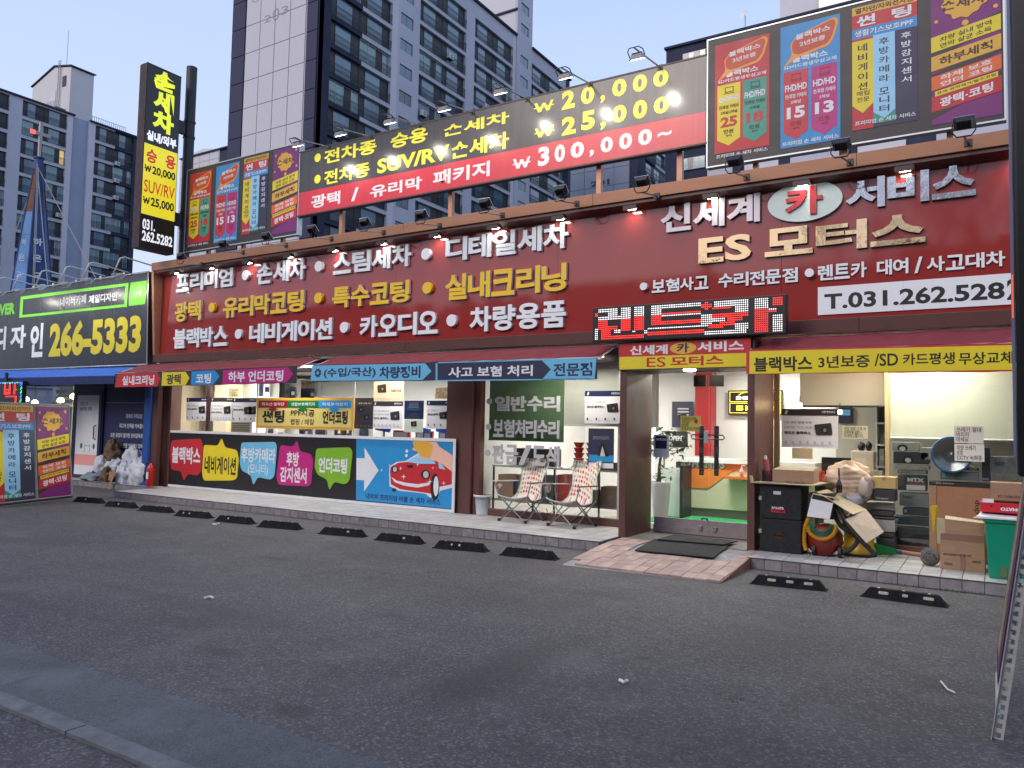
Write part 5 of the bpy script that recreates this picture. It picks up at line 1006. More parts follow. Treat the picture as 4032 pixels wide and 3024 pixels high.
for z0, z1 in ((b_ + .03, zm - .01), (zm + .01, b2_ - .03)):
    for q in ((a + .03, a + .99, z0, z0 + .008), (a + .03, a + .99, z1 - .008, z1), (a + .03, a + .038, z0, z1), (a + .982, a + .99, z0, z1)): rect(t, 'outline', FS, q[0], q[2], q[1], q[3], .001, ylw)
txt(t, 'ES MOTORS', FS, a + .16, b_ + .08, a + .9, zm - .06, .002, ylw, w=.04); txt(t, 'SHINSEGAE', FS, a + .15, zm + .05, a + .85, zm + .12, .002, wl, w=.05)
arc = [(a + .2 + .6 * i / 16, zm + .14 + .07 * math.sin(math.pi * (i / 16) ** .7)) for i in range(17)]; plate(t, 'car_line', FS, arc + [(p[0], p[1] - .012) for p in reversed(arc)], .002, ylw)
t = thing('framed_poster', 'dark camera poster on the lobby rear wall left of the red column', 'poster', (-5.3, 14.9, 1.9)); FW_ = wall(14.98); a, b_ = FW_.px(*c1(545, 705)); a2_, b2_ = FW_.px(*c1(703, 518)); rect(t, 'sheet', FW_, a, b_, a2_, b2_, 0, V['slate'], .006)
for i in range(3): rect(t, 'line_print', FW_, a + .12, b2_ - .16 - i * .06, a2_ - .1, b2_ - .13 - i * .06, .007, V['lgrey'])
cam_print(t, Frame((0, 14.972, 0), (1, 0, 0), (0, 0, 1)), (a + a2_) / 2, b_ + .2, .2, V['black'])
ob = thing('open_sign', 'dark board with white OPEN and CLOSE lettering in the lobby', 'sign', (-4.6, 12.7, 1.2)); FO = wall(12.9); a, b_ = FO.px(*c1(470, 845)); a2_, b2_ = FO.px(*c1(657, 735)); M().box(a, a2_, 12.9, 12.93, b_, b2_).build('board', V['black'], ob)
for s_, bl, tr in (('OPEN', (525, 800), (615, 768)), ('am', (525, 830), (553, 812)), ('CLOSE', (518, 882), (612, 860))): txtpx(ob, s_, FO, c1, bl, tr, .003, V['white'])
M().box(a + .02, a + .05, 12.93, 12.95, .15, b2_).build('stand', steel, ob)
lt = thing('cabinet', 'white cabinet end with a black edge left of the counter', 'cabinet', (-4.75, 12.6, .15)); M().box(-4.84, -4.45, 12.55, 12.6, .17, .98).build('door', white_paint, lt); M().box(-4.45, -4.40, 12.5, 12.95, .15, 1.02).build('edge', V['black'], lt)
# potted plant
leaf_m = [mat('leaf %d' % i, c, .5, var=.2, vs_=30) for i, c in enumerate(((.035, .085, .02), (.055, .12, .03), (.13, .15, .03)))]
pl = thing('potted_plant', 'rubber tree in a tall white pot behind the left glass door', 'plant', (-4.1, 11.5, .15)); px0, py0 = W(*c1(462, 1400), 11.5).x, 11.5
M().lathe((px0, py0, .15), [(.1, 0), (.155, .62), (.17, .66), (.15, .665), (.145, .62)], 24).build('pot', white_paint, pl, smooth=True); M().lathe((px0, py0, .76), [(.148, 0), (.0, .01)], 20, cap=False).build('soil', mat('soil', (.03, .02, .015), .9), pl)
M().tube([(px0 - .02, py0, .75), (px0 - .03, py0, 1.0), (px0, py0, 1.25), (px0 - .03, py0, 1.45)], .03, 8, .015).build('trunk', mat('bark', (.13, .09, .06), .9, var=.3, vs_=20), pl)
rs = random.Random(5); brs = M()
for k in range(9):
    an = rs.uniform(0, 6.28); e = Vector((px0 + .34 * math.cos(an) + .1, py0 + .22 * math.sin(an), 1.25 + rs.uniform(0, .4))); brs.tube([(px0, py0, 1.2 + .02 * k), e], .008, 5, .003)
brs.build('branch', _mc['bark'], pl)
for k in range(130):
    low = k > 105; an = rs.uniform(0, 6.28); rr = rs.uniform(.05, .17 if low else .36); c = Vector((px0 + rr * math.cos(an) + (0 if low else .12), py0 + rr * .6 * math.sin(an), (.8 + rs.uniform(0, .16)) if low else 1.2 + rs.uniform(0, .45) - .25 * (rs.random() < .3)))
    d1 = Vector((rs.uniform(-1, 1), rs.uniform(-1, 1), rs.uniform(-.9, .3))).normalized() * .055; d2 = d1.cross(Vector((rs.uniform(-1, 1), rs.uniform(-1, 1), 1))).normalized() * .022
    M().add([c - d1, c + d2, c + d1 * 1.1, c - d2, c + Vector((0, 0, .008))], [(0, 1, 4), (1, 2, 4), (2, 3, 4), (3, 0, 4)]).build('leaf', leaf_m[2 if rs.random() < .25 else rs.randint(0, 1)], pl)
# right room blinds and shelves
cb = mat('cream blind cloth', (.58, .58, .47), .85, var=.04, vs_=2); r7 = p3_
t = thing('roller_blind', 'cream roller blind behind the right window pane, pulled half down', 'blind', (-.5, 11.9, 1.7)); a, b_ = W(*r7(832, 235), 11.9), W(*r7(1500, 600), 11.9); M().box(a.x, 1.85, 11.9, 11.906, b_.z, 2.84).build('cloth', cb, t); M().tube([(a.x, 11.9, b_.z), (1.85, 11.9, b_.z)], .014).build('hem_bar', white_paint, t)
t = thing('roller_blind', 'beige roller blind above the desk behind the left pane', 'blind', (-1.8, 12.2, 2.1)); a, b_ = W(*r7(345, 235), 12.2), W(*r7(808, 415), 12.2); M().box(a.x, b_.x, 12.2, 12.206, b_.z, 2.84).build('cloth', mat('beige blind cloth', (.6, .5, .38), .85), t); M().tube([(a.x, 12.2, b_.z), (b_.x, 12.2, b_.z)], .014).build('hem_bar', black_metal, t)
t = thing('timber_post', 'pale timber post between the right window panes', 'post', (-1.3, 11.8, .15)); a, b_ = W(*r7(806, 235), 11.8), W(*r7(832, 700), 11.8); M().box(a.x, b_.x, 11.8, 11.86, .15, 2.85).build('post', mat('pale timber', (.6, .42, .2), .5), t)
M().box(-2.2, 1.9, 13.6, 13.7, .15, 2.86).build('rear_partition', mat('warm grey wall', (.55, .5, .44), .6), shop)
shelf_unit('white bookshelf of binders behind the right window', *[W(*r7(760, 420), 12.7).x, W(*r7(812, 420), 12.7).x], 12.7, .15, 2.1, 1, 6, seed=9, fill=.95, pal=[prod[4], V['lgrey'], V['cream'], prod[3]])
t = thing('air_purifier', 'beige air purifier standing behind the right window', 'air purifier', (-1.6, 12.4, .15)); a, b_ = W(*r7(622, 655), 12.4), W(*r7(748, 900), 12.4); M().box(a.x, b_.x, 12.4, 12.75, .15, a.z).build('body', mat('beige plastic', (.6, .5, .42), .5), t, bevel=.02); M().box(a.x + .05, b_.x - .1, 12.39, 12.4, .3, a.z - .1).build('front_panel', mat('pale beige', (.68, .6, .52), .5), t); M().blob(((a.x + b_.x) / 2 - .02, 12.5, a.z + .06), (.05, .05, .06), lump=.2).blob(((a.x + b_.x) / 2 + .08, 12.5, a.z + .06), (.04, .04, .07), lump=.2).build('ornament', V['black'], t)
t = thing('picture', 'framed mountain landscape on the wall behind the poster', 'picture', (-1.9, 13.55, 1.9)); a, b_ = W(*r7(555, 420), 13.55), W(*r7(630, 508), 13.55); M().box(a.x, b_.x, 13.55, 13.6, b_.z, a.z).build('frame', V['slate'], t); M().box(a.x + .03, b_.x - .03, 13.545, 13.55, (a.z + b_.z) / 2, a.z - .04).build('canvas', V['sky'], t)
for i, (x, y) in enumerate(((345, 408), (563, 446))):
    t = thing('bulb', 'small warm spot bulb glowing %s the large camera poster' % ('above' if i == 0 else 'at the right of'), 'lamp', W(*r7(x, y), 11.1)); c = W(*r7(x, y), 11.1); M().lathe(c - Vector((0, 0, .02)), [(.008, -.01), (.03, .0), (.03, .035), (.008, .05)], 12).build('bulb', mat('warm bulb', (.9, .8, .5), .4, emis=(1, .72, .3), es=30), t, smooth=True); M().tube([c + Vector((0, 0, .03)), c + Vector((0, 0, .12))], .006).build('cord', black_metal, t)
    ld = bpy.data.lights.new('warm_spot', 'POINT'); lo = bpy.data.objects.new('warm_spot', ld); C.objects.link(lo); ld.energy = 2.5; ld.color = (1, .7, .35); ld.shadow_soft_size = .03; lo.location = c + Vector((0, -.05, 0))

dk_ = thing('desk', 'wooden desk with a dark monitor behind the quilted jacket', 'desk', (-1.9, 12.0, .15)); M().box(-2.25, -1.2, 11.8, 12.3, .86, .9).build('desk_top', mat('desk wood', (.3, .18, .09), .5), dk_); M().box(-2.2, -2.15, 11.85, 12.25, .15, .86).build('leg', black_metal, dk_); M().box(-1.3, -1.25, 11.85, 12.25, .15, .86).build('leg', black_metal, dk_); M().box(-2.2, -1.25, 12.2, 12.22, .35, .86).build('modesty_panel', mat('desk wood', (.3, .18, .09)), dk_)
mo = thing('monitor', 'black monitor standing on the desk behind the jacket', 'monitor', (-1.95, 12.1, .9)); M().box(-2.15, -1.75, 12.08, 12.11, 1.0, 1.26).build('screen', V['black'], mo); M().box(-1.98, -1.92, 12.1, 12.14, .9, 1.05).build('stand', black_metal, mo)
for i, (x, w_, h_, c_) in enumerate(((-1.66, .16, .12, 'card'), (-1.46, .14, .2, 'grey'), (-2.2, .1, .16, 'red'))):
    carton(('low cardboard carton', 'grey upright carton', 'red carton')[i] + ' on the desk behind the jacket', x, x + w_, 11.85, .2, .901, .901 + h_, {'card': card, 'grey': prod[3], 'red': V['red']}[c_])

# ================================================================== VERTICAL PROJECTING SIGN ON ITS POLE
XS = -15.33
vs0 = thing('vertical_sign', 'tall black and yellow backlit projecting sign reading 손세차 with prices and phone', 'sign', (XS, 9.9, 5.25))
ZB, ZT, YN, YF = 5.25, 9.27, 9.59, 10.42
FV = Frame((XS, 0, 0), (0, 1, 0), (0, 0, 1))
M().box(XS - .26, XS - .004, YN, YF, ZB, ZT).build('case', mat('weathered maroon case', (.045, .018, .02), .6, var=.4, vs_=7), vs0, bevel=.01)
blk = mat('backlit black face', (.012, .011, .012), .3, spec=.6); by = mat('backlit yellow face', (.75, .62, .03), .35, emis=(.9, .78, .03), es=.55); ylt = mat('backlit yellow letters', (.7, .65, .03), .35, emis=(.75, .85, .04), es=.7); bw = mat('backlit white letters', (.8, .8, .8), .35, emis=(.9, .92, 1), es=.65)
rt = mat('backlit red letters', (.5, .05, .02), .35, emis=(.8, .06, .03), es=.35)
def vq(a, b_): return YN + .02 + a * (YF - YN - .04), ZB + .02 + b_ * (ZT - ZB - .04)
def vr(n_, a0, b0, a1, b1, d, m): p, r_ = vq(a0, b0), vq(a1, b1); return rect(vs0, n_, FV, p[0], p[1], r_[0], r_[1], d, m)
def vt(s_, a0, b0, a1, b1, m, w=.03, d=.006): p, r_ = vq(a0, b0), vq(a1, b1); txt(vs0, s_, FV, p[0], p[1], r_[0], r_[1], d, m, w=w)
vr('black_face', 0, 0, 1, 1, -.004, blk); vr('yellow_face', 0, .18, 1, .565, -.001, by)
vt('손', .2, .885, .82, .99, ylt, .055); vt('세', .2, .765, .82, .88, ylt, .055); vt('차', .2, .652, .84, .765, ylt, .055); vt('실내/외부', .05, .585, .95, .64, bw, .045)
vt('승', .07, .465, .38, .54, rt, .035); vt('용', .64, .465, .95, .54, rt, .035); vt('20,000', .26, .4, .96, .452, V['black'], .03); vt('SUV/RV', .04, .3, .96, .368, rt, .01); vt('25,000', .26, .225, .96, .28, V['black'], .03)
for z in (.4, .225): p, r_ = vq(.03, z + .012), vq(.23, z + .05); won(vs0, FV, p[0], p[1], r_[0], r_[1], .006, V['black'])
vt('031.', .05, .098, .42, .155, bw, .03); vt('262.5282', .05, .035, .96, .092, bw, .03)
for z in (5.95, 8.05): M().box(XS - .18, XS - .08, YF, 10.62, z, z + .28).build('bracket', black_metal, vs0)
for z in (ZB, ZT - .02): M().box(XS - .006, XS + .004, YN, YF, z, z + .02).build('rim', black_metal, vs0)
vp = thing('sign_pole', 'dark steel pole with collars carrying the vertical sign', 'pole', (XS - .12, 10.75, 4.4))
M().tube([(XS - .12, 10.75, 4.4), (XS - .12, 10.75, 9.65)], .115, 20).build('pole_tube', mat('dark pole paint', (.028, .026, .032), .5, var=.3, vs_=5), vp, smooth=False)
for z in (5.9, 6.25, 8.0, 8.35): M().lathe((XS - .12, 10.75, z), [(.13, 0), (.13, .05)], 20).build('collar', black_metal, vp)
M().lathe((XS - .12, 10.75, 5.15), [(.15, 0), (.15, .12), (.1, .14)], 16).build('base_ring', mat('olive ring', (.06, .07, .04), .6), vp)

# ================================================================== NEIGHBOUR SHOP ON THE LEFT
ls = thing('neighbour_shop', 'neighbour interior shop with blue corner pillar, navy door wall and warm window', 'shop building', (-20, 12, 0))
navy_w = mat('navy wall', (.010, .014, .06), .5, var=.1, vs_=2); blue_p = mat('blue painted pillar', (.01, .07, .3), .45, var=.15, vs_=3)
M().box(-16.36, -16.14, 10.55, 10.95, .1, 2.9).build('pillar', blue_p, ls); M().box(-19.86, -16.37, 10.9, 11.0, .12, 2.9).build('wall', navy_w, ls); M().box(-26, -16.2, 10.5, 14.8, 2.83, 2.95).build('ceiling', mat('dark ceiling', (.3, .26, .2), .7), ls)
M().box(-26, -19.8, 14.2, 14.3, .1, 2.9).build('rear_wall', wall_cream, ls); M().box(-26, -19.86, 10.97, 14.3, .1, .13).build('floor', wall_cream, ls); M().box(-26, -16.2, 10.7, 14.8, 2.95, 4.6).build('upper_wall', brown_dark, ls); M().box(-26, -19.9, 10.9, 11.0, .12, .35).build('sill', navy_w, ls)
for x in (-26, -22.6, -19.95): M().box(x, x + .08, 10.92, 11.0, .3, 2.85).build('mullion', steel, ls)
M().box(-22.5, -19.96, 10.955, 10.962, .35, 2.84).build('window_pane', glass, ls)
M().box(-19.84, -18.5, 10.86, 10.9, .14, 2.86).build('door_frame', mat('navy frame', (.006, .009, .03), .35), ls)
F10 = wall(10.855)
dr = thing('shop_door', 'navy door with tall white furniture poster reading 공간의 놀라운 변화', 'door', (-19.1, 10.86, .15)); M().box(-19.68, -18.56, 10.845, 10.862, .16, 2.3).build('leaf', navy_w, dr)
FDn = wall(10.843); rect(dr, 'poster_field', FDn, -19.62, .22, -18.66, 2.19, .001, V['white']); rect(dr, 'pink_band', FDn, -19.62, .46, -18.66, .72, .0035, V['pink'])
for s_, q, m, w_ in (('공간의', (-19.47, 1.93, -19.15, 2.02), 'grey', .01), ('놀라운 변화', (-19.47, 1.8, -18.95, 1.9), 'black', .02), ('새로운 공간 디자인', (-19.47, 1.68, -18.85, 1.71), 'lgrey', .005)): txt(dr, s_, FDn, *q, .0035, V[m], w=w_)
for x in (-19.2, -18.98): rect(dr, 'chair_print', FDn, x, .78, x + .012, .98, .0035, V['grey'])
rect(dr, 'chair_print', FDn, -19.2, .93, -18.97, .945, .0036, V['grey']); 
for x in (-19.35, -18.8): plate(dr, 'plant_print', FDn, ell(x, .93, .05, .07, 10), .0035, V['dgreen'])
M().tube([(-18.75, 10.84, 1.1), (-18.75, 10.79, 1.12), (-18.75, 10.79, 1.42), (-18.75, 10.84, 1.45)], .014, 8).build('handle', black_metal, dr)
wp = thing('wall_poster', 'navy wall poster reading 이보다 쌀 수는 없다 with company promises', 'poster', (-17.4, 10.88, .3)); FN = wall(10.898)
rect(wp, 'field', FN, -18.46, .2, -16.4, 2.84, .001, mat('print wall navy', (.012, .018, .085), .5)); rect(wp, 'line_print', FN, -18.44, 2.0, -16.42, 2.008, .0035, V['lgrey'])
for s_, q, m, w_ in (('이보다 쌀 수는 없다', (-18.2, 2.14, -16.2, 2.34), 'brown', .03), ('최저의 가격으로', (-17.6, 1.63, -16.95, 1.74), 'white', .02), ('최고의 만족을 약속합니다', (-17.85, 1.4, -16.75, 1.51), 'white', .02), ('모든 공정의 철저한 관리감독과 사후 A/S로', (-18.2, 1.17, -16.42, 1.28), 'white', .015), ('보장하는 전문 인테리어 업체입니다', (-18.05, .93, -16.6, 1.04), 'white', .015), ('NAVER', (-18.1, .72, -17.75, .79), 'ngreen', .03)):
    txt(wp, s_, FN, *q, .0035, V[m], w=w_)
rect(wp, 'search_box', FN, -17.68, .69, -16.72, .82, .0035, V['white']); txt(wp, '네이버카페 제일디자인', FN, -17.52, .71, -16.82, .79, .006, V['dnavy'], w=.01); rect(wp, 'search_button', FN, -16.7, .69, -16.58, .82, .0035, V['dgreen']); rect(wp, 'pink_field', FN, -18.4, .25, -16.42, .5, .0035, V['pink'])
# fascia board
YL = 10.3; FLs = wall(YL); c4 = crop(0, 1000, 1.58)
lsn = thing('neighbour_sign', 'dark fascia sign with green search box and yellow 266-5333', 'sign', (-20, YL, 2.85))
M().hexa([(-26, YL, 2.86), (-15.93, YL, 2.84), (-15.93, YL + .3, 2.84), (-26, YL + .3, 2.86)], [(-26, YL, 4.93), (-16.03, YL, 4.92), (-16.03, YL + .3, 4.92), (-26, YL + .3, 4.93)]).build('panel', mat('charcoal sign face', (.03, .033, .04), .28, spec=.6, var=.25, vs_=1.2, stretch=(4, 1, .3)), lsn)
for a_, b_ in (((-26, YL - .01, 4.93), (-16.02, YL - .01, 4.92)), ((-26, YL - .01, 2.85), (-15.92, YL - .01, 2.83))): M().tube([a_, b_], .018, 6).build('rim', steel, lsn)
M().tube([(-16.03, YL - .01, 4.92), (-15.93, YL - .01, 2.84)], .014, 6).build('rim', steel, lsn)
gg = mat('lit search green', lin(120, 215, 50), .35, emis=(.25, .7, .05), es=.12)
pp(lsn, FLs, c4, ((130, 265), (800, 180), (800, 197), (145, 283), (140, 380), (782, 312), (785, 328), (120, 398)), gg, .002, 'search_box'); pp(lsn, FLs, c4, ((782, 185), (800, 182), (790, 330), (772, 330)), gg, .0022, 'search_box'); pp(lsn, FLs, c4, ((812, 178), (915, 165), (903, 312), (800, 325)), gg, .002, 'search_button', .04)
FLB = dict(w=.03)
txtpx(lsn, '네이버카페', FLs, c4, (375, 328), (538, 250), .004, V['white'], w=.02); txtpx(lsn, '제일디자인', FLs, c4, (552, 310), (730, 235), .004, V['white'], w=.03); txtpx(lsn, '검색', FLs, c4, (832, 268), (880, 228), .006, V['white'], w=.01)
a_, b_ = FLs.px(*c4(750, 262)); plate(lsn, 'mark', FLs, [(a_ - .04, b_ + .03), (a_, b_ - .03), (a_ + .04, b_ + .03)], .004, gg)
txtpx(lsn, 'NAVER', FLs, c4, (-75, 393), (98, 300), .004, gg, w=.06); txtpx(lsn, '디', FLs, c4, (-30, 600), (42, 450), .004, white_acr, w=.04); txtpx(lsn, '자', FLs, c4, (62, 590), (166, 440), .004, white_acr, w=.04); txtpx(lsn, '인', FLs, c4, (183, 645), (275, 428), .004, white_acr, w=.04)
txtpx(lsn, '266-5333', FLs, c4, (303, 643), (885, 372), .004, mat('yellow neighbour letters', (.75, .62, .03), .3), w=.045)
c15 = crop(0, 700, 3.318)
for i, (x, y) in enumerate(((10, 1520), (260, 1490), (555, 1430), (870, 1400), (1170, 1350), (1570, 1290))):
    p = W(*c15(x, y), 9.62); floodlight('%s white floodlight over the neighbour sign' % ['partly cut', 'second', 'third', 'fourth', 'fifth', 'rightmost'][i], p, (p.x - .05 + .25, YL, 4.94), i not in (2,), 'white floodlights over the neighbour sign', white=True, aim=(0, .8, -.75), power=3.5)
# LED board, bulbs, blinds of the neighbour
l2 = thing('led_board', 'small LED board showing red 박 with blue and green border', 'LED sign', (-20.6, 9.65, 1.92)); M().box(-21.6, -19.83, 9.62, 9.72, 1.92, 2.48).build('housing', _mc['led housing'], l2); M().box(-20.8, -20.7, 9.66, 9.7, 2.48, 2.7).build('hanger', black_metal, l2)
m1, m2, m3 = M(), M(), M()
glyph = ["X..X..X...", "X..X..X...", "XXXX..XX..", "X..X..X...", "XXXX..X...", "..........", ".XXXXXXX..", ".......X..", ".......X..", ".......X.."]
for i in range(44):
    for j in range(16):
        x, z = -21.55 + (i + .5) * .0388, 2.46 - (j + .5) * .0335; edge = j in (0, 15) or i in (42, 43)
        if edge and (i + j) % 3: (m2 if (i // 4 + j // 4) % 2 else m3).add([(x - .011, 9.618, z - .011), (x + .011, 9.618, z - .011), (x + .011, 9.618, z + .011), (x - .011, 9.618, z + .011)], [(0, 1, 2, 3)])
        elif not edge:
            gi, gj = (i - 22) // 2, int((j - 2) / 1.25)
            if 0 <= gj < 10 and ((0 <= gi < 10 and glyph[gj][gi] == 'X') or (i < 18 and glyph[gj][(i // 2) % 10] == 'X')): m1.add([(x - .012, 9.618, z - .012), (x + .012, 9.618, z - .012), (x + .012, 9.618, z + .012), (x - .012, 9.618, z + .012)], [(0, 1, 2, 3)])
tag(m1.build('led_red', red_led, l2), kind='stuff'); tag(m2.build('led_green', mat('green led', (0, .3, .05), .4, emis=(.02, 1, .2), es=3), l2), kind='stuff'); tag(m3.build('led_blue', mat('blue led', (0, .05, .4), .4, emis=(.05, .15, 1), es=5), l2), kind='stuff')
for i, (x, y) in enumerate(((260, 440), (350, 472), (610, 450), (742, 410))):
    c = W(x / 2.5529, 1400 + y / 2.5529, 12.0 if i != 3 else 11.2); t = thing('pendant_bulb', ('leftmost', 'small low', 'large oval', 'rightmost')[i] + ' warm pendant lamp in the neighbour window', 'lamp', c)
    M().lathe(c, [(.02, -.07), (.09, -.04), (.09, .03), (.03, .08)], 14).build('shade_glow', mat('warm pendant', (.9, .8, .5), .4, emis=(1, .82, .42), es=9), t, smooth=True); M().tube([c + Vector((0, 0, .08)), (c.x, c.y, 2.83)], .006).build('cord', black_metal, t)
    ld = bpy.data.lights.new('pendant', 'POINT'); lo = bpy.data.objects.new('pendant', ld); C.objects.link(lo); ld.energy = 14; ld.color = (1, .78, .4); ld.shadow_soft_size = .08; lo.location = c + Vector((0, -.1, -.1))
lamp(-21.2, 12.2, 2.8, 1.5, .6, 60, (1, .82, .5)); t = thing('slat_screen', 'dark horizontal slats inside the neighbour window', 'blind', (-21.8, 12.6, 1.9))
for i in range(5): M().box(-24, -21.4, 12.6, 12.64, 1.95 + i * .2, 2.05 + i * .2).build('slat', V['char'], t)

# sacks of rubble, extinguisher
sack_m = mat('white woven sack', (.56, .58, .62), .7, var=.12, vs_=6, bump=.9, bs=14); sack_g = mat('grey blue sack', (.2, .24, .27), .7, var=.15, bump=.8, bs=12); burl = mat('brown burlap', (.15, .09, .05), .9, var=.3, vs_=8, bump=.8, bs=20)
sx = lambda x, y, Y: W(x / 2.5529, 1400 + y / 2.5529, Y)
def sack(label, x, y, Y, r, m, seed, knot=True):
    c = sx(x, y, Y); t = thing('rubble_sack', label, 'sack', (c.x, c.y, c.z - r[2])); crumple(M().blob(c, r, 44, 30, .2, seed), c, .045, 9).build('body', m, t, smooth=True)
    if knot: M().blob(c + Vector((r[0] * .25, -.02, r[2] * .95)), (r[0] * .22, r[1] * .22, r[2] * .3), 10, 6, .4, seed + 5).build('knot', m, t, smooth=True)
    else: M().tube([c + Vector((-r[0] * .8, -r[1] * .6, 0)), c + Vector((0, -r[1] * 1.02, r[2] * .1)), c + Vector((r[0] * .8, -r[1] * .6, 0))], .008, 5).build('seam', m, t)
sack('flat grey blue sack lying at the left foot of the rubble pile', 945, 1225, 10.62, (.36, .2, .12), sack_g, 1, False)
sack('white sack at the left of the pile above the grey one', 1040, 1110, 10.76, (.24, .16, .26), sack_m, 2); sack('white sack in the middle of the pile under the brown bag', 1150, 1120, 10.74, (.28, .16, .24), sack_m, 3, False)
sack('tall white sack topping the rubble pile', 1335, 1075, 10.76, (.32, .16, .33), sack_m, 4); sack('big white sack at the right of the pile beside the extinguisher', 1420, 1190, 10.66, (.36, .2, .34), sack_m, 6)
sack('white sack with a blue print low in the middle', 1255, 1210, 10.6, (.24, .15, .27), sack_m, 8); sack('brown paper bag sagging on top of the white sacks', 1130, 975, 10.72, (.24, .15, .27), burl, 9); sack('brown torn bag spilling at the front of the pile', 1080, 1220, 10.6, (.2, .14, .2), burl, 11)
c = sx(1240, 1245, 10.44); t = thing('cardboard_scrap', 'torn brown cardboard strips hanging off the front of the pile', 'scrap', (c.x, c.y, .1)); c = sx(1130, 1230, 10.42)
M().add([c + Vector(q) for q in ((-.12, 0, .14), (.12, -.02, .2), (.18, -.05, .1), (.1, -.08, -.1), (.06, -.1, -.28), (-.02, -.1, -.3), (.02, -.06, -.05), (-.1, -.04, -.06))], [(0, 1, 2, 3, 6, 7), (3, 4, 5, 6)]).build('strip', mat('torn brown paper', (.3, .17, .09), .8, var=.3, vs_=10), t)
fe = thing('fire_extinguisher', 'red fire extinguisher with black hose beside the blue pillar', 'fire extinguisher', (-16.45, 10.55, .12)); c = sx(1508, 1315, 10.5); x, y = c.x, 10.5
M().lathe((x, y, .12), [(.07, 0), (.08, .02), (.08, .4), (.06, .47), (.025, .5), (.025, .54)], 18).build('cylinder', mat('extinguisher red', (.5, .015, .012), .3), fe, smooth=True); M().box(x - .05, x + .03, y - .02, y + .02, .655, .68).build('handle', black_metal, fe); M().tube([(x - .02, y, .64), (x - .12, y - .02, .66), (x - .17, y - .03, .5), (x - .16, y - .03, .25)], .014, 8).build('hose', black_metal, fe, smooth=True)
rect(fe, 'label', wall(y - .081), x - .04, .3, x + .04, .45, 0, V['white'])

# A-frame banner stand at left
As, Ae = Vector((-14.0, 5.0, 0)), Vector((-15.72, 8.68, 0)); du = (Vector((-15.74, 8.70, 0)) - Vector((-15.10, 7.07, 0))).normalized()
st = thing('banner_stand', 'folding banner stand with tinting and hand wash banners at the left edge', 'banner stand', (-15.3, 7.6, 0)); nrm = Vector((du.y, -du.x, 0)).normalized(); tilt = (Vector((0, 0, 1)) - nrm * .1).normalized()
FSt = Frame(Vector((-15.10, 7.07, .03)), du, tilt)
Aq = lambda x, y: FSt.px(x / 2.5529, 1400 + y / 2.5529)
b_l0, b_l1 = Aq(-330, 1500), Aq(322, 510); b_r0, b_r1 = Aq(375, 1450), Aq(690, 505)
design(st, FSt, b_l1[0] - 1.05, .05, b_l1[0], 1.80, 3, .012, lit=True); design(st, FSt, b_l1[0] + .08, .05, b_l1[0] + .9, 1.80, 4, .012)
W_ = b_l1[0] + .93
M().add([FSt.P(a, b_, 0) for a, b_ in ((b_l1[0] - 1.1, .02), (W_, .02), (W_, 1.83), (b_l1[0] - 1.1, 1.83))], [(0, 1, 2, 3)]).build('clear_sheet', mat('dull clear sheet', (.3, .28, .2), .3, var=.2), st)
slot = mat('slotted angle', (.4, .4, .38), .5, var=.15)
for a in (b_l1[0] - 1.12, b_l1[0] + .04, W_): M().tube([FSt.P(a, 0, .005), FSt.P(a, 1.84, .005)], .018, 4).build('upright', slot, st); M().tube([FSt.P(a, 0, -.62), FSt.P(a, 1.82, -.02)], .018, 4).build('rear_leg', slot, st)
for z in (.03, 1.84): M().tube([FSt.P(b_l1[0] - 1.12, z, 0), FSt.P(W_, z, 0)], .016, 4).build('crossbar', slot, st)
M().tube([FSt.P(b_l1[0] - 1.12, .01, .02), FSt.P(W_, .01, .02)], .022, 4).build('dark_foot_bar', black_metal, st)

# ================================================================== FOREGROUND AT THE RIGHT EDGE
rb = thing('banner_stand', 'folding banner stand on slotted steel legs cut by the right edge', 'banner stand', (.3, 5.3, 0)); lean = Vector((.14, 0, 1)).normalized()
FRt = Frame((-.03, 5.75, .05), (0, -1, 0), lean)
rect(rb, 'print_field', FRt, -.04, .22, .7, 1.74, .001, mat('faded purple cloth', (.09, .035, .09), .7, var=.3, vs_=6)); rect(rb, 'print_field', FRt, .1, .3, .45, 1.5, .004, mat('stained cream cloth', (.3, .24, .14), .7, var=.5, vs_=7))
M().add([FRt.P(a, b_, -.002) for a, b_ in ((-.08, .2), (.76, .2), (.76, 1.78), (-.08, 1.78))], [(0, 1, 2, 3)]).build('sheet', V['purple'], rb)
ang = M()
def slotted(par, p, q, wd=.05):
    p, q = Vector(p), Vector(q); d = (q - p); n_ = int(d.length / .05); u_ = d.normalized(); s_ = Vector((1, 0, 0)); s_ = (s_ - u_ * s_.dot(u_)).normalized(); k = s_.cross(u_); mb = M()
    for i in range(n_):
        a = p + u_ * (i * .05); 
        for lo_, hi_ in ((0, .014), (wd - .014, wd)): mb.prism([a + s_ * lo_, a + s_ * hi_, a + s_ * hi_ + u_ * .05, a + s_ * lo_ + u_ * .05], k * .003)
        mb.prism([a + s_ * .014, a + s_ * (wd - .014), a + s_ * (wd - .014) + u_ * .022, a + s_ * .014 + u_ * .022], k * .003)
    mb.prism([p, p + k * .03, q + k * .03, q], s_ * .003); return mb.build('slotted_angle', slot, par)
slotted(rb, (-.035, 4.93, 0), (.23, 4.93, 1.9), .055); slotted(rb, (.0, 5.84, 0), (.23, 5.84, 1.9)); slotted(rb, (.62, 4.93, 0), (.27, 4.93, 1.9)); slotted(rb, (.62, 5.84, 0), (.27, 5.84, 1.9))
M().tube([(0.0, 4.95, .12), (0.0, 5.84, .12)], .012, 6).build('brace', slot, rb)
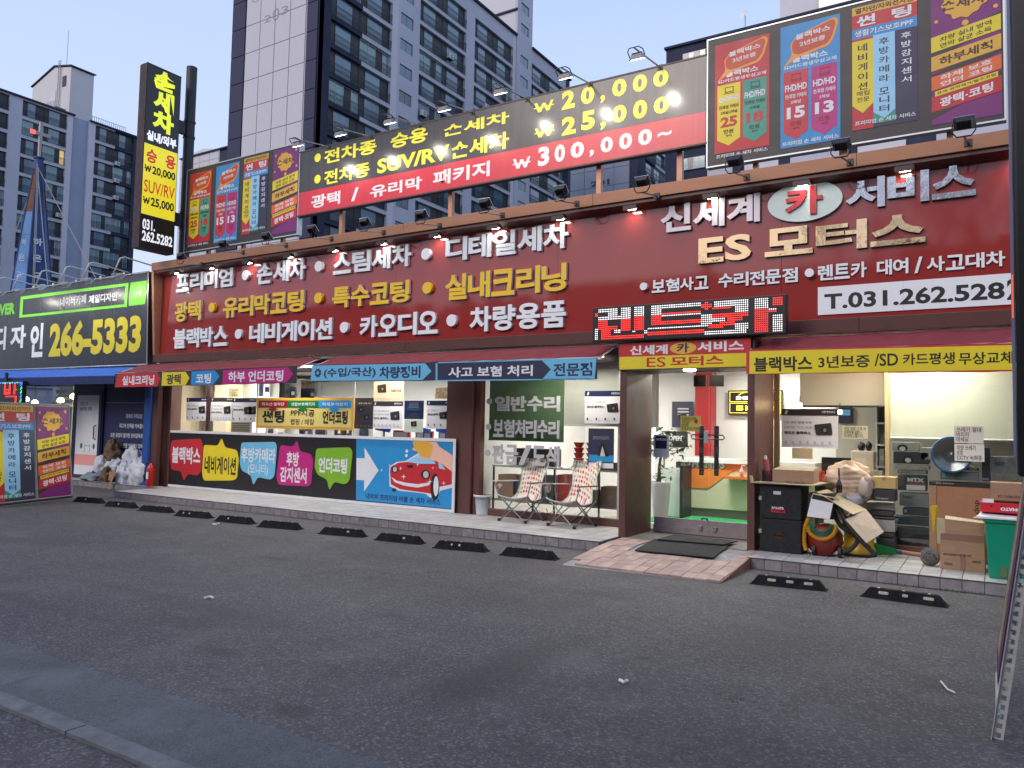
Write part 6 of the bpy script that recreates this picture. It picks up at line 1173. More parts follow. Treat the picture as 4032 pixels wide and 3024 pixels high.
bs_ = thing('roadside_display', 'tall black roadside LED display housing hanging at the right edge', 'LED sign', (.5, 4.8, 1.4)); M().box(.095, .9, 4.62, 4.82, 1.405, 5.2).build('housing', mat('black enamel', (.008, .008, .009), .3), bs_, bevel=.02)
M().box(.082, .0945, 4.615, 4.63, 1.5, 5.0).build('glowing_rim', mat('display edge', (.1, .1, .15), .3, emis=(.3, .45, 1), es=.06), bs_)
for z, m in ((2.3, red_led), (2.2, _mc['warm bulb'] if 'warm bulb' in _mc else red_led)): M().box(.084, .092, 4.61, 4.616, z, z + .12).build('rim_diode', mat('dim red diode', (.2, .03, .02), .4, emis=(1, .2, .1), es=.6), bs_)
M().box(.45, .53, 4.68, 4.76, 0, 1.41).build('post', black_metal, bs_)

# ================================================================== THINGS ON THE PAVEMENTS
pt = thing('flower_pot', 'empty white plastic pot on the pavement beside the brown pillar', 'pot', (-7.2, 10.72, ZP)); c = G(1900, 2027, ZP); cx_, cy_ = c.x, c.y
M().lathe((cx_, cy_, ZP), [(.105, 0), (.11, .02), (.135, .3), (.162, .305), (.162, .335), (.145, .335), (.14, .29)], 26).build('pot_body', mat('white pot plastic', (.6, .63, .68), .4), pt, smooth=True); M().lathe((cx_, cy_, ZP + .27), [(.138, 0), (0, .01)], 18, cap=False).build('soil', _mc['soil'], pt)
# camping chairs
dots = bpy.data.materials.new('dotted canvas'); dots.use_nodes = True; nt = dots.node_tree; b = nt.nodes['Principled BSDF']; b.inputs['Roughness'].default_value = .8
tc = nt.nodes.new('ShaderNodeTexCoord'); vo = nt.nodes.new('ShaderNodeTexVoronoi'); vo.inputs['Scale'].default_value = 21; vo.inputs['Randomness'].default_value = .25; vo.voronoi_dimensions = '2D'
sp_ = nt.nodes.new('ShaderNodeSeparateXYZ'); cb_ = nt.nodes.new('ShaderNodeCombineXYZ'); ad = nt.nodes.new('ShaderNodeMath'); ad.operation = 'SUBTRACT'
nt.links.new(tc.outputs['Object'], sp_.inputs[0]); nt.links.new(sp_.outputs[0], cb_.inputs[0]); nt.links.new(sp_.outputs[2], ad.inputs[0]); nt.links.new(sp_.outputs[1], ad.inputs[1]); nt.links.new(ad.outputs[0], cb_.inputs[1]); nt.links.new(cb_.outputs[0], vo.inputs[0])
lt_ = nt.nodes.new('ShaderNodeMath'); lt_.operation = 'LESS_THAN'; lt_.inputs[1].default_value = .34; nt.links.new(vo.outputs['Distance'], lt_.inputs[0])
sc = nt.nodes.new('ShaderNodeSeparateColor'); nt.links.new(vo.outputs['Color'], sc.inputs[0]); cr_ = nt.nodes.new('ShaderNodeValToRGB'); cr_.color_ramp.interpolation = 'CONSTANT'
for i, (p_, col) in enumerate(((0, (.45, .03, .05)), (.25, (.6, .18, .1)), (.5, (.3, .3, .08)), (.72, (.42, .38, .4)))):
    e = cr_.color_ramp.elements[i] if i < 2 else cr_.color_ramp.elements.new(p_); e.position = p_; e.color = (*col, 1)
nt.links.new(sc.outputs[0], cr_.inputs[0]); mx = nt.nodes.new('ShaderNodeMix'); mx.data_type = 'RGBA'; mx.inputs[6].default_value = (.66, .62, .56, 1); nt.links.new(lt_.outputs[0], mx.inputs[0]); nt.links.new(cr_.outputs[0], mx.inputs[7]); nt.links.new(mx.outputs[2], b.inputs['Base Color'])
tubeg = mat('grey chair tube', (.18, .2, .22), .4, metal=.5)
def camp_chair(label, fl_, fr_):
    fl_ = Vector((fl_.x, fl_.y, ZP)); fr_ = Vector((fr_.x, fr_.y, ZP)); mid = (fl_ + fr_) / 2; u_ = (fr_ - fl_).normalized(); v_ = Vector((-u_.y, u_.x, 0)); w_ = .25
    t = thing('camping_chair', label, 'chair', (mid.x, mid.y + .25, ZP), 'folding camping chairs with dotted covers'); P = lambda a, b_, z: mid + u_ * a + v_ * b_ + Vector((0, 0, z))
    D = .52; rails = [((-w_, 0, .0), (w_ + .03, .0, .42)), ((w_, 0, 0), (-w_ - .03, .0, .42)), ((-w_, D, 0), (w_ + .02, D, .42)), ((w_, D, 0), (-w_ - .02, D, .42)), ((-w_, 0, 0), (-w_ - .02, D, .40)), ((-w_, D, 0), (-w_ - .03, 0, .42)), ((w_, 0, 0), (w_ + .02, D, .40)), ((w_, D, 0), (w_ + .03, 0, .42))]
    for a, b_ in rails: M().tube([P(*a), P(*b_)], .009, 6).build('leg', tubeg, t)
    for a, b_ in ((-w_, 0), (w_, 0), (-w_, D), (w_, D)): M().lathe(P(a, b_, 0), [(.026, 0), (.03, .03), (.014, .045)], 10).build('foot_cap', black_plastic, t)
    for s_ in (-1, 1):
        M().tube([P(s_ * (w_ + .02), D, .40), P(s_ * (w_ - .0), D + .03, .62), P(s_ * (w_ - .04), D + .12, .95)], .009, 6).build('back_tube', tubeg, t)
        M().tube([P(s_ * (w_ + .03), 0, .42), P(s_ * (w_ + .1), -.02, .62)], .009, 6).build('arm_tube', tubeg, t)
        mb = M(); mb.hexa([P(s_ * (w_ + .1) - .035, -.05, .615), P(s_ * (w_ + .1) + .035, -.05, .615), P(s_ * (w_ + .02) + .03, D, .60), P(s_ * (w_ + .02) - .03, D, .60)], [P(s_ * (w_ + .1) - .035, -.05, .63), P(s_ * (w_ + .1) + .035, -.05, .63), P(s_ * (w_ + .02) + .03, D, .615), P(s_ * (w_ + .02) - .03, D, .615)]).build('armrest', V['lgrey'] if s_ < 0 else mat('worn brown armrest', (.12, .08, .06), .7), t)
    sheet = []; rows, cols = 18, 10
    for j in range(rows + 1):
        f_ = j / rows
        if f_ < .5: g_ = f_ / .5; yb, zb = -.03 + g_ * (D - .04), .42 - .075 * math.sin(math.pi * min(1, g_ * .9)) - .02 * g_; hw = w_ + .03 - .05 * math.sin(math.pi * g_)
        else: g_ = (f_ - .5) / .5; yb, zb = D - .07 + .19 * g_, .40 + .56 * g_; hw = w_ - .015 - .045 * math.sin(math.pi * min(1, g_ * 1.3)) + .03 * g_
        for i in range(cols + 1):
            q = i / cols * 2 - 1; sag = (1 - q * q) * (.045 if f_ < .5 else .03); up_ = .02 * abs(q) ** 3 if f_ > .95 else 0
            sheet.append(P(q * hw, yb + (sag if f_ >= .5 else 0), zb - (sag if f_ < .5 else 0) + up_))
    mb = M(); mb.v = sheet; mb.f = [(j * (cols + 1) + i, j * (cols + 1) + i + 1, (j + 1) * (cols + 1) + i + 1, (j + 1) * (cols + 1) + i) for j in range(rows) for i in range(cols)]
    o = mb.build('seat_cover', dots, t, smooth=True); s__ = o.modifiers.new('solid', 'SOLIDIFY'); s__.thickness = .008
    ed = M()
    for i in (0, cols): ed.tube([sheet[j * (cols + 1) + i] for j in range(rows + 1)], .007, 5)
    ed.tube([sheet[rows * (cols + 1) + i] for i in range(cols + 1)], .007, 5); ed.tube([sheet[i] for i in range(cols + 1)], .007, 5); ed.build('piping', mat('mint piping', (.45, .58, .55), .6), t)
    M().blob(P(-w_ - .1, .1, .55), (.035, .09, .07), 10, 6, .1, 3).build('cup_pocket', dots, t, smooth=True)
camp_chair('left folding camping chair with a dotted cover before the repair window', G(*g2(160, 1425), ZP), G(*g2(395, 1450), ZP)); camp_chair('right folding camping chair with a dotted cover, nearer the porch', G(*g2(618, 1470), ZP), G(*g2(850, 1500), ZP))

# storage clutter on the right pavement
cR = crop(2950, 1700, 3.0167); cS = crop(3400, 1700, 2.6756)
def crate(label, cr, tl, br, Y, dp, m, name='cardboard_box', cat='box', zb=None, grp=None, **k):
    a, b_ = wpx(cr, *tl, Y), wpx(cr, *br, Y); return carton(label, a.x, b_.x, Y, dp, zb if zb is not None else b_.z, a.z, m, name=name, cat=cat, grp=grp, **k)
fc_m = mat('black carpeted case', (.012, .012, .013), .85, var=.3, vs_=20, bump=.3, bs=200)
for i, (z0, z1, lb) in enumerate(((.135, .535, 'lower'), (.54, .96, 'upper'))):
    t = thing('speaker_case', '%s black carpeted case of the two stacked beside the porch' % lb, 'case', (-2.25, 10.1, z0)); M().box(-2.5, -2.0, 9.93, 10.4, z0, z1).build('case', fc_m, t, bevel=.012)
    fr_ = wall(9.928); M().box(-2.505, -2.47, 9.915, 9.93, z0 + .22, z0 + .27).build('latch', steel, t)
    if i: rect(t, 'sticker', fr_, -2.33, z0 + .30, -2.24, z0 + .34, .001, V['lgrey']); rect(t, 'sticker', fr_, -2.36, z0 + .08, -2.19, z0 + .12, .001, V['red']); txt(t, 'POWER', fr_, -2.35, z0 + .09, -2.2, z0 + .15, .003, V['lgrey'], w=.04)
    else: plate(t, 'emblem', fr_, ell(-2.26, z0 + .2, .055, .045, 18), .001, V['brown']); txt(t, 'POWER', fr_, -2.31, z0 + .19, -2.21, z0 + .215, .003, V['grey'], w=.02)
t = thing('cardboard_sheet', 'ragged pale cardboard sheet lying on the black cases', 'cardboard', (-2.2, 10.1, .965)); M().hexa([(-2.58, 9.88, .966), (-1.86, 9.86, .966), (-1.76, 10.4, .966), (-2.55, 10.45, .966)], [(-2.58, 9.87, .985), (-1.86, 9.84, .978), (-1.72, 10.4, 1.0), (-2.55, 10.45, .985)]).build('sheet', card_pale, t); M().hexa([(-2.59, 9.85, .97), (-2.56, 9.85, .97), (-2.56, 9.9, .97), (-2.59, 9.9, .97)], [(-2.6, 9.83, 1.06), (-2.57, 9.83, 1.05), (-2.57, 9.88, 1.05), (-2.6, 9.88, 1.06)]).build('torn_corner', card_pale, t)
a, b_ = wpx(cR, 275, 445, 9.98), wpx(cR, 765, 680, 9.98); t = carton('wide cardboard box lying upside down on the pale sheet', a.x, b_.x, 9.98, .36, .988, a.z, card, tape=False); M().hexa([(a.x, 9.98, a.z), (b_.x, 9.98, a.z), (b_.x, 10.34, a.z), (a.x, 10.34, a.z)], [(a.x + .06, 10.05, a.z + .03), (b_.x - .0, 10.05, a.z + .03), (b_.x, 10.34, a.z + .035), (a.x + .06, 10.34, a.z + .035)]).build('top_flap', card_pale, t); txt(t, 'Oldbrick', Frame((0, 9.98, 0), (-1, 0, 0), (0, 0, -1)), -(b_.x - .1), -(a.z - .14), -(a.x + .16), -(a.z - .19), .002, brown_dark, w=.0)
t = thing('basket', 'small dark mesh basket behind the sheet on the cases', 'basket', (-2.42, 10.15, .985)); ms_ = M()
for i in range(8): ms_.box(-2.5 + i * .022, -2.493 + i * .022, 10.05, 10.055, .99, 1.12)
for i in range(6): ms_.box(-2.5, -2.33, 10.05, 10.055, .99 + i * .024, .997 + i * .024)
ms_.box(-2.5, -2.33, 10.06, 10.2, .988, .995).box(-2.5, -2.33, 10.19, 10.2, .99, 1.13).box(-2.5, -2.495, 10.055, 10.2, .99, 1.13); ms_.build('mesh_body', black_plastic, t)
t = thing('spray_can', 'pink spray can standing in the mesh basket', 'can', (-2.44, 10.12, 1.0)); M().tube([(-2.43, 10.12, 1.0), (-2.47, 10.12, 1.26)], .033, 14).build('can', mat('pink can', (.35, .08, .1), .35), t); M().tube([(-2.47, 10.12, 1.26), (-2.475, 10.12, 1.31)], .018, 10).build('cap', white_paint, t)
# air compressor with coiled hoses
ac = thing('air_compressor', 'red tank trolley draped with yellow coiled and green hoses', 'compressor', (-1.82, 10.1, ZP)); cc_ = wpx(cR, 880, 1290, 10.05)
M().lathe(cc_ + Vector((0, -.08, 0)), [(.02, -.02), (.17, 0), (.19, .05), (.19, .3), (.15, .34)], 26, axis=(0, 1, 0)).build('tank', mat('compressor red', (.16, .012, .01), .4, var=.3, vs_=10), ac, smooth=True)
M().box(cc_.x - .16, cc_.x + .12, 10.0, 10.3, ZP + .45, ZP + .75).build('motor', black_plastic, ac)
for s_ in (-.14, .15): M().lathe((cc_.x + s_ + .03, 10.0, ZP + .07), [(.03, 0), (.07, .0), (.07, .035), (.03, .035)], 18, axis=(1, 0, 0)).build('wheel', black_plastic, ac)
yh = mat('yellow hose', (.65, .3, .01), .4); gh = mat('green hose', (.01, .13, .07), .4)
pts = []; cpx = [(690, 1410), (655, 1340), (650, 1220), (670, 1100), (700, 1040)]
def hose_loop(R_, a0, a1, n_, c, Y, rr=0, k=0): return [Vector((c.x + R_ * math.cos(a0 + (a1 - a0) * i / n_) + rr * math.cos(k * i), Y + rr * math.sin(k * i), c.z + .11 + R_ * 1.0 * math.sin(a0 + (a1 - a0) * i / n_))) for i in range(n_ + 1)]
cen = wpx(cR, 860, 1110, 9.97)
def coil(path, r, turns, w_):
    out = []; n_ = turns * 8; m_ = len(path) - 1
    for i in range(n_ + 1):
        f_ = i / n_ * m_; j = min(m_ - 1, int(f_)); p = path[j].lerp(path[j + 1], f_ - j); d = (path[j + 1] - path[j]).normalized(); a_ = d.cross(Vector((0, 1, 0))).normalized(); an = 2 * math.pi * i / 8; out.append(p + a_ * r * math.cos(an) + Vector((0, 1, 0)) * r * math.sin(an))
    return M().tube(out, w_, 6)
coil([Vector((cen.x + .165 * math.cos(a_), 9.95, cen.z + .165 * 1.02 * math.sin(a_) + .0)) for a_ in [math.pi * (.85 + 1.2 * i / 20) for i in range(21)]], .02, 42, .0055).build('coiled_hose', yh, ac, smooth=True)
coil([wpx(cR, x, y, 9.93) for x, y in ((675, 1410), (655, 1330), (655, 1230), (665, 1120), (700, 1040))], .02, 24, .0055).build('coiled_hose', yh, ac, smooth=True)
g_m = M()
for k in range(6): g_m.tube([Vector((cen.x + (.105 + .006 * k) * math.cos(a_), 9.93 + .006 * k, cen.z + .02 + (.09 + .012 * k) * math.sin(a_))) for a_ in [math.pi * (1. + i / 16) for i in range(17)]], .006, 6)
g_m.build('green_hose', gh, ac, smooth=True)
t = thing('white_board', 'white plastic lid hanging over the coiled hoses', 'lid', wpx(cR, 840, 920, 9.9)); q = [wpx(cR, x, y, 9.9) for x, y in ((685, 1005), (955, 1040), (995, 850), (735, 795))]; M().prism(q, (0, .008, 0)).build('board', white_paint, t); M().tube([q[2], q[2] + Vector((.02, .02, .06)), q[3] + Vector((.02, .02, .06)), q[3]], .006).build('rope', V['cream'], t)
# industrial vacuum
vc = thing('vacuum_cleaner', 'yellow and black drum vacuum with a thick black hose', 'vacuum cleaner', (-1.4, 10.35, ZP)); cv = wpx(cR, 1300, 1300, 10.35)
M().lathe((cv.x, 10.38, ZP), [(.17, 0), (.19, .03), (.19, .1), (.17, .12), (.17, .34), (.185, .36)], 28).build('drum', mat('vacuum yellow', (.5, .3, .02), .4), vc, smooth=True); M().lathe((cv.x, 10.38, ZP + .36), [(.19, 0), (.19, .06), (.1, .16), (.02, .17)], 24).build('motor_head', black_plastic, vc, smooth=True)
M().lathe((cv.x, 10.38, ZP - .0), [(.2, .0), (.2, .035)], 24).build('base_ring', black_plastic, vc)
hp = [wpx(cR, x, y, Y) for x, y, Y in ((1080, 1440, 10.0), (1200, 1400, 10.0), (1290, 1290, 10.05), (1250, 1220, 10.1), (1100, 1130, 10.1), (1020, 1000, 10.1), (990, 860, 10.15), (1060, 900, 10.1), (1180, 1110, 10.0), (1330, 1290, 9.95), (1440, 1400, 9.95), (1500, 1475, 9.95))]
sm = []
for i in range(len(hp) - 1):
    p0_, p1_, p2__, p3__ = hp[max(0, i - 1)], hp[i], hp[i + 1], hp[min(len(hp) - 1, i + 2)]
    for k in range(6): q = k / 6; sm.append(.5 * ((2 * p1_) + (p2__ - p0_) * q + (2 * p0_ - 5 * p1_ + 4 * p2__ - p3__) * q * q + (3 * p1_ - p0_ - 3 * p2__ + p3__) * q ** 3))
M().tube(sm, .028, 10).build('hose', mat('ribbed black hose', (.012, .012, .013), .5, bump=.8, bs=80), vc, smooth=True)
t = thing('folded_cardboard', 'long pale folded cardboard sloping from the cases over the vacuum', 'cardboard', wpx(cR, 1050, 820, 9.98)); q = [wpx(cR, x, y, Y) for x, y, Y in ((800, 712, 10.0), (930, 683, 10.25), (1395, 925, 10.2), (1230, 980, 9.93))]; M().prism(q, (0, .004, -.008)).build('panel', card_pale, t); q2 = [wpx(cR, x, y, Y) for x, y, Y in ((1400, 925, 10.2), (1235, 985, 9.93), (1225, 975, 9.93))]; 
q = [wpx(cR, x, y, Y) for x, y, Y in ((1142, 1042, 9.88), (1392, 925, 10.12), (1600, 1190, 9.92), (1390, 1322, 9.75))]; M().prism(q, (.002, .008, -.004)).build('panel', mat('beige cardboard', (.42, .34, .25), .8, var=.08), t)
# quilted jacket
jk = thing('quilted_jacket', 'beige quilted jacket heaped between the boxes', 'jacket', wpx(cR, 1190, 560, 10.5)); cj = wpx(cR, 1170, 560, 10.45); mb = M()
mb.blob(cj, (.25, .17, .19), 70, 60, .16, 41)
crumple(mb, cj, .03, 7, .016)
mb.build('jacket_body', mat('beige quilt', (.55, .4, .28), .6, bump=.25, bs=14), jk, smooth=True); mb = M().blob(cj + Vector((.2, -.05, -.08)), (.09, .1, .15), 18, 12, .2, 4); mb.build('sleeve', mat('pale sleeve', (.5, .42, .36), .6, bump=.4, bs=20), jk, smooth=True); M().blob(cj + Vector((.02, -.03, -.2)), (.2, .14, .1), 18, 12, .15, 4).build('hem', _mc['beige quilt'], jk, smooth=True)
t = thing('bottle', 'dark glass bottle standing before the quilted jacket', 'bottle', wpx(cR, 1068, 700, 10.1)); c = wpx(cR, 1068, 725, 10.12); M().lathe(c, [(.035, 0), (.036, .1), (.012, .16), (.013, .27)], 14).build('glass_body', mat('dark glass', (.02, .01, .01), .1, spec=.8), t, smooth=True); M().lathe(c + Vector((0, 0, .27)), [(.015, 0), (.015, .03)], 10).build('cap', V['grey'], t)
t = thing('plastic_bag', 'clear crumpled plastic bag behind the sloping cardboard', 'bag', wpx(cR, 1200, 800, 10.3)); M().blob(wpx(cR, 1200, 800, 10.35), (.14, .1, .1), 20, 14, .15, 6).build('bag', mat('clear plastic', (.4, .42, .42), .15, bump=.8, bs=12, spec=.8), t, smooth=True); M().blob(wpx(cR, 1200, 770, 10.35) + Vector((.02, 0, .08)), (.03, .03, .04), 8, 6, .3, 2).build('knot', _mc['clear plastic'], t)
crate('small yellow cardboard box on the black amplifier box', cR, (1465, 530), (1740, 680), 10.45, .25, mat('yellow card', (.5, .36, .14), .8)); crate('black amplifier box under the yellow box', cR, (1465, 682), (1735, 830), 10.45, .28, prod[0], lab='Carguys', labm=V['lgrey'], tape=False)
dk = [mat('dusty dark box %d' % i, c, .4, var=.3, vs_=8) for i, c in enumerate(((.03, .035, .038), (.05, .055, .055), (.02, .045, .055), (.16, .18, .17), (.28, .29, .27)))]
for i, (tl, br, m) in enumerate((((1395, 832), (1705, 930), 4), ((1400, 930), (1710, 1000), 1), ((1410, 1000), (1715, 1040), 1), ((1490, 1040), (1730, 1195), 4), ((1500, 1198), (1720, 1255), 0), ((1510, 1258), (1730, 1400), 1))):
    crate('%s of the dusty audio boxes under the black amplifier box' % ('topmost', 'second', 'third', 'fourth, pale one', 'fifth, thin one', 'lowest')[i], cR, tl, br, 10.62, .26, dk[m], tape=False, lab='AUDIO' if i in (0, 5) else None, labm=V['grey'])
# stacks behind the right pane
YI = 11.05
items = [((300, 105), (580, 208), 4, 'pale box with a printed headphone, top of the left stack', None), ((315, 208), (685, 345), 0, 'long black box under the pale headphone box', None), ((330, 347), (690, 400), 4, 'thin cream box under the long black box', None), ((357, 400), (660, 452), 3, 'thin grey box above the MTX AUDIO box', None), ((360, 454), (660, 628), 0, 'black box reading MTX AUDIO in the window stack', 'MTX'),
         ((378, 642), (690, 797), 3, 'pale blue box under the MTX AUDIO box', 'Rockford'), ((412, 800), (690, 892), 2, 'teal black box below the pale blue box', None), ((322, 890), (690, 1000), 2, 'wide teal box in the lower window stack', None), ((330, 1002), (692, 1243), 0, 'large dark box wrapped in film at the bottom of the stack', None),
         ((600, 165), (745, 300), 4, 'cream box lettered JVC behind the blue dish', None), ((1245, 165), (1338, 520), 0, 'tall black loudspeaker right of the notices', None), ((808, 360), (1215, 412), 0, 'black lid box over the grey speaker box', None), ((810, 414), (1215, 520), 3, 'grey speaker box with a round driver print', None), ((690, 522), (1335, 606), 0, 'long black box lettered EURIS', 'EURIS'), ((1340, 258), (1700, 520), 3, 'grey green box at the far right behind the glass', 'Rockcom')]
for tl, br, m, lb, tx in items:
    a, b_ = wpx(cS, *tl, YI), wpx(cS, *br, YI); t = carton(lb, a.x, b_.x, YI, .3, b_.z, a.z - .002, dk[m], tape=False)
    if tx == 'MTX': fr_ = wall(YI); rect(t, 'label', fr_, a.x + .1, b_.z + .01, b_.x - .01, b_.z + .07, .001, V['lgrey']); txt(t, 'MTX', fr_, a.x + .11, b_.z + .11, b_.x - .02, a.z - .03, .001, V['lgrey'], w=.05); txt(t, 'AUDIO', fr_, a.x + .11, b_.z + .075, b_.x - .02, b_.z + .1, .001, V['red'], w=.03)
    elif tx: txt(t, tx, wall(YI), a.x + (b_.x - a.x) * .12, b_.z + (a.z - b_.z) * .6, a.x + (b_.x - a.x) * .42, b_.z + (a.z - b_.z) * .85, .001, V['lgrey'] if tx == 'EURIS' else V['slate'], w=.03)
    elif m in (2, 3): rect(t, 'label', wall(YI), a.x + .02, b_.z + .03, a.x + .05, a.z - .02, .001, V['sky'])
    elif 'headphone' in lb: plate(t, 'print', wall(YI), ell((a.x + b_.x) / 2 - .03, (a.z + b_.z) / 2 - .02, .06, .045, 20), .001, V['black']); plate(t, 'print', wall(YI), ell((a.x + b_.x) / 2 - .03, (a.z + b_.z) / 2 - .03, .035, .03, 20), .0033, V['lgrey'])
    else: rect(t, 'label', wall(YI), b_.x - .1, b_.z + .01, b_.x - .02, b_.z + .035, .001, V['grey'])
c = wpx(cS, 930, 240, 11.0); t = thing('subwoofer_dish', 'round silver speaker dish wrapped in blue film behind the notices', 'speaker', c); M().lathe(c, [(.205, 0), (.225, .0), (.228, .02), (.22, .05), (.2, .05)], 36, axis=(0, -1, 0), cap=False).build('rim', mat('blue film rim', (.03, .12, .25), .25, spec=.7, bump=.4, bs=30), t); M().lathe(c + Vector((0, -.045, 0)), [(.2, 0), (.12, -.03), (.05, -.045), (.0, -.03)], 36, axis=(0, -1, 0), cap=False).build('dish', mat('silver dish', (.25, .27, .28), .2, metal=.7, bump=.7, bs=9), t, smooth=True)
# broom, bundle
br_ = thing('broom', 'broom with green bristles lying on the pavement', 'broom', wpx(cR, 1600, 1400, 10.45)); p, q = wpx(cR, 1475, 1390, 10.4), wpx(cR, 1750, 1420, 10.5); e = wpx(cS, 610, 1290, 10.5); bristles = M(); rs = random.Random(2)
for i in range(90): h_ = rs.uniform(-.075, .07); bristles.tube([q + Vector((0, rs.uniform(-.03, .03), h_ * .3)), p + Vector((rs.uniform(-.02, .03), rs.uniform(-.05, .05), h_))], .004, 3)
tag(bristles.build('bristles', mat('green bristle', (.01, .28, .05), .5), br_), kind='stuff'); M().tube([q, q + Vector((.06, 0, -.005))], .03, 12).build('ferrule', mat('dark teal cap', (.01, .05, .05), .5), br_); M().tube([q + Vector((.05, 0, -.005)), (e.x, e.y, q.z - .02)], .026, 10).build('handle', mat('broom wood', (.25, .1, .06), .5), br_)
c = wpx(cS, 700, 1300, 10.1); t = thing('wire_bundle', 'grey furry ball of wire or mop strands before the cardboard sheet', 'mop', (c.x, c.y, ZP)); M().blob((c.x, c.y, ZP + .095), (.095, .08, .095), 16, 12, .1, 3).build('core', mat('grey strands', (.08, .07, .07), .9, var=.5, vs_=30, bump=1, bs=60), t, smooth=True); sb = M()
for i in range(260):
    d_ = Vector((rs.uniform(-1, 1), rs.uniform(-1, 1), rs.uniform(-.8, 1))).normalized(); a_ = Vector((c.x, c.y, ZP + .1)) + Vector((d_.x * .09, d_.y * .075, d_.z * .09)); tg = d_.cross(Vector((rs.uniform(-1, 1), 1, 0))).normalized() * .05; sb.tube([a_ - tg, a_ + d_ * .012, a_ + tg], .0018, 3)
tag(sb.build('strands', mat('pale strands', (.25, .23, .22), .8), t), kind='stuff')
t = thing('cardboard_sheet', 'big opened orange brown cardboard standing behind the large box', 'cardboard', wpx(cS, 900, 900, 10.55)); a, b_ = wpx(cS, 690, 568, 10.6), wpx(cS, 1345, 1180, 10.6); M().box(a.x, b_.x, 10.6, 10.61, ZP, a.z).build('panel', mat('orange brown card', (.34, .17, .09), .8, var=.06), t); M().box(a.x, a.x + .075, 10.585, 10.599, ZP, a.z + .005).build('fold', card, t); txt(t, 'dnp', Frame((0, 10.6, 0), (0, 0, 1), (-1, 0, 0)), a.z - .3, -b_.x + .1, a.z - .14, -b_.x + .17, .002, brown_dark, w=.02)
t = thing('yellow_bag', 'yellow plastic packaging standing beside the large box', 'bag', wpx(cS, 740, 900, 10.3)); q = [wpx(cS, x, y, 10.3) for x, y in ((735, 1050), (795, 1060), (780, 770), (755, 780), (700, 782), (712, 850))]; M().prism(q, (0, .03, 0)).build('bag', mat('yellow film', (.55, .38, .02), .3, bump=.6, bs=30), t); M().prism([q[0] + Vector((.01, -.01, 0)), q[1] + Vector((-.01, -.02, 0)), q[2] + Vector((-.01, -.01, -.02)), q[3] + Vector((.01, -.01, -.04))], (0, .005, 0)).build('crease', mat('dark yellow film', (.3, .2, .01), .4), t)
a, b_ = wpx(cS, 805, 1085, 9.93), wpx(cS, 1282, 1470, 9.93); top = wpx(cS, 860, 915, 9.93)
t = thing('large_cardboard_box', 'large open cardboard box standing on the pavement tiles', 'box', ((a.x + b_.x) / 2, 10.1, ZP)); zt = top.z; M().box(a.x, b_.x, 9.93, 10.3, ZP, a.z).build('lower_body', card, t, bevel=.004); M().hexa([(a.x + .05, 9.935, a.z), (b_.x - .005, 9.935, a.z), (b_.x - .01, 10.3, a.z), (a.x + .05, 10.3, a.z)], [(a.x + .05, 9.955, zt - .01), (b_.x - .005, 9.955, zt - .03), (b_.x - .01, 10.3, zt - .03), (a.x + .05, 10.3, zt - .01)]).build('upper_body', card, t)
M().hexa([(a.x + .05, 9.95, zt - .01), (b_.x, 9.95, zt - .03), (b_.x, 10.1, zt - .02), (a.x + .05, 10.12, zt)], [(a.x + .05, 9.95, zt - .005), (b_.x, 9.95, zt - .025), (b_.x, 10.1, zt - .015), (a.x + .05, 10.12, zt + .02)]).build('flap', card_pale, t); M().box(a.x - .03, a.x + .05, 9.95, 9.96, a.z - .1, zt).build('side_flap', card_pale, t)
tm = mat('brown packing tape', (.24, .14, .1), .22, spec=.7); rect(t, 'tape', wall(9.93), a.x + .01, a.z - .05, b_.x, a.z + .02, .001, tm); rect(t, 'tape', wall(9.93), (a.x + b_.x) / 2 - .02, ZP, (a.x + b_.x) / 2 + .03, ZP + .18, .001, tm)
txt(t, 'LED SCREEN CRT BY SPT', wall(9.93), a.x + .03, ZP + .155, a.x + .3, ZP + .18, .003, brown_dark, w=.02); txt(t, '156cm', wall(9.93), a.x + .04, ZP + .05, a.x + .12, ZP + .08, .003, brown_dark, w=.02); txt(t, '20KG', wall(9.93), b_.x - .12, ZP + .1, b_.x - .04, ZP + .125, .003, brown_dark, w=.02)
gb = thing('green_bin', 'tall green plastic bin patched with tape under the tomato box', 'bin', (.08, 9.8, ZP)); q = [(-.09, .18, ZP), (.38, .18, ZP)]
bx0 = G(*cS(1322, 1545), ZP).x; zt = wpx(cS, 1300, 920, 9.6).z; grn = mat('green bin plastic', (.0, .25, .14), .45, var=.1, vs_=5)
M().hexa([(bx0, 9.62, ZP), (bx0 + .42, 9.64, ZP), (bx0 + .42, 9.98, ZP), (bx0, 9.98, ZP)], [(bx0 - .03, 9.58, zt), (bx0 + .46, 9.6, zt), (bx0 + .46, 10.02, zt), (bx0 - .03, 10.02, zt)]).build('body', grn, gb, bevel=.012); M().hexa([(bx0 - .045, 9.565, zt - .03), (bx0 + .475, 9.585, zt - .03), (bx0 + .475, 10.03, zt - .03), (bx0 - .045, 10.03, zt - .03)], [(bx0 - .05, 9.56, zt + .005), (bx0 + .48, 9.58, zt + .005), (bx0 + .48, 10.04, zt + .005), (bx0 - .05, 10.04, zt + .005)]).build('rim', grn, gb)
for x_, z_ in ((bx0 - .01, zt - .16), (bx0 + .1, ZP + .02)): M().box(x_, x_ + .06, 9.6 if z_ > .4 else 9.613, 9.612 if z_ > .4 else 9.62, z_, z_ + .11).build('tape_patch', mat('grimy tape', (.1, .16, .06), .4), gb)
M().box(bx0 + .3, bx0 + .38, 9.575, 9.6, zt - .15, zt - .08).build('handle', mat('dark green', (.0, .08, .05), .5), gb)
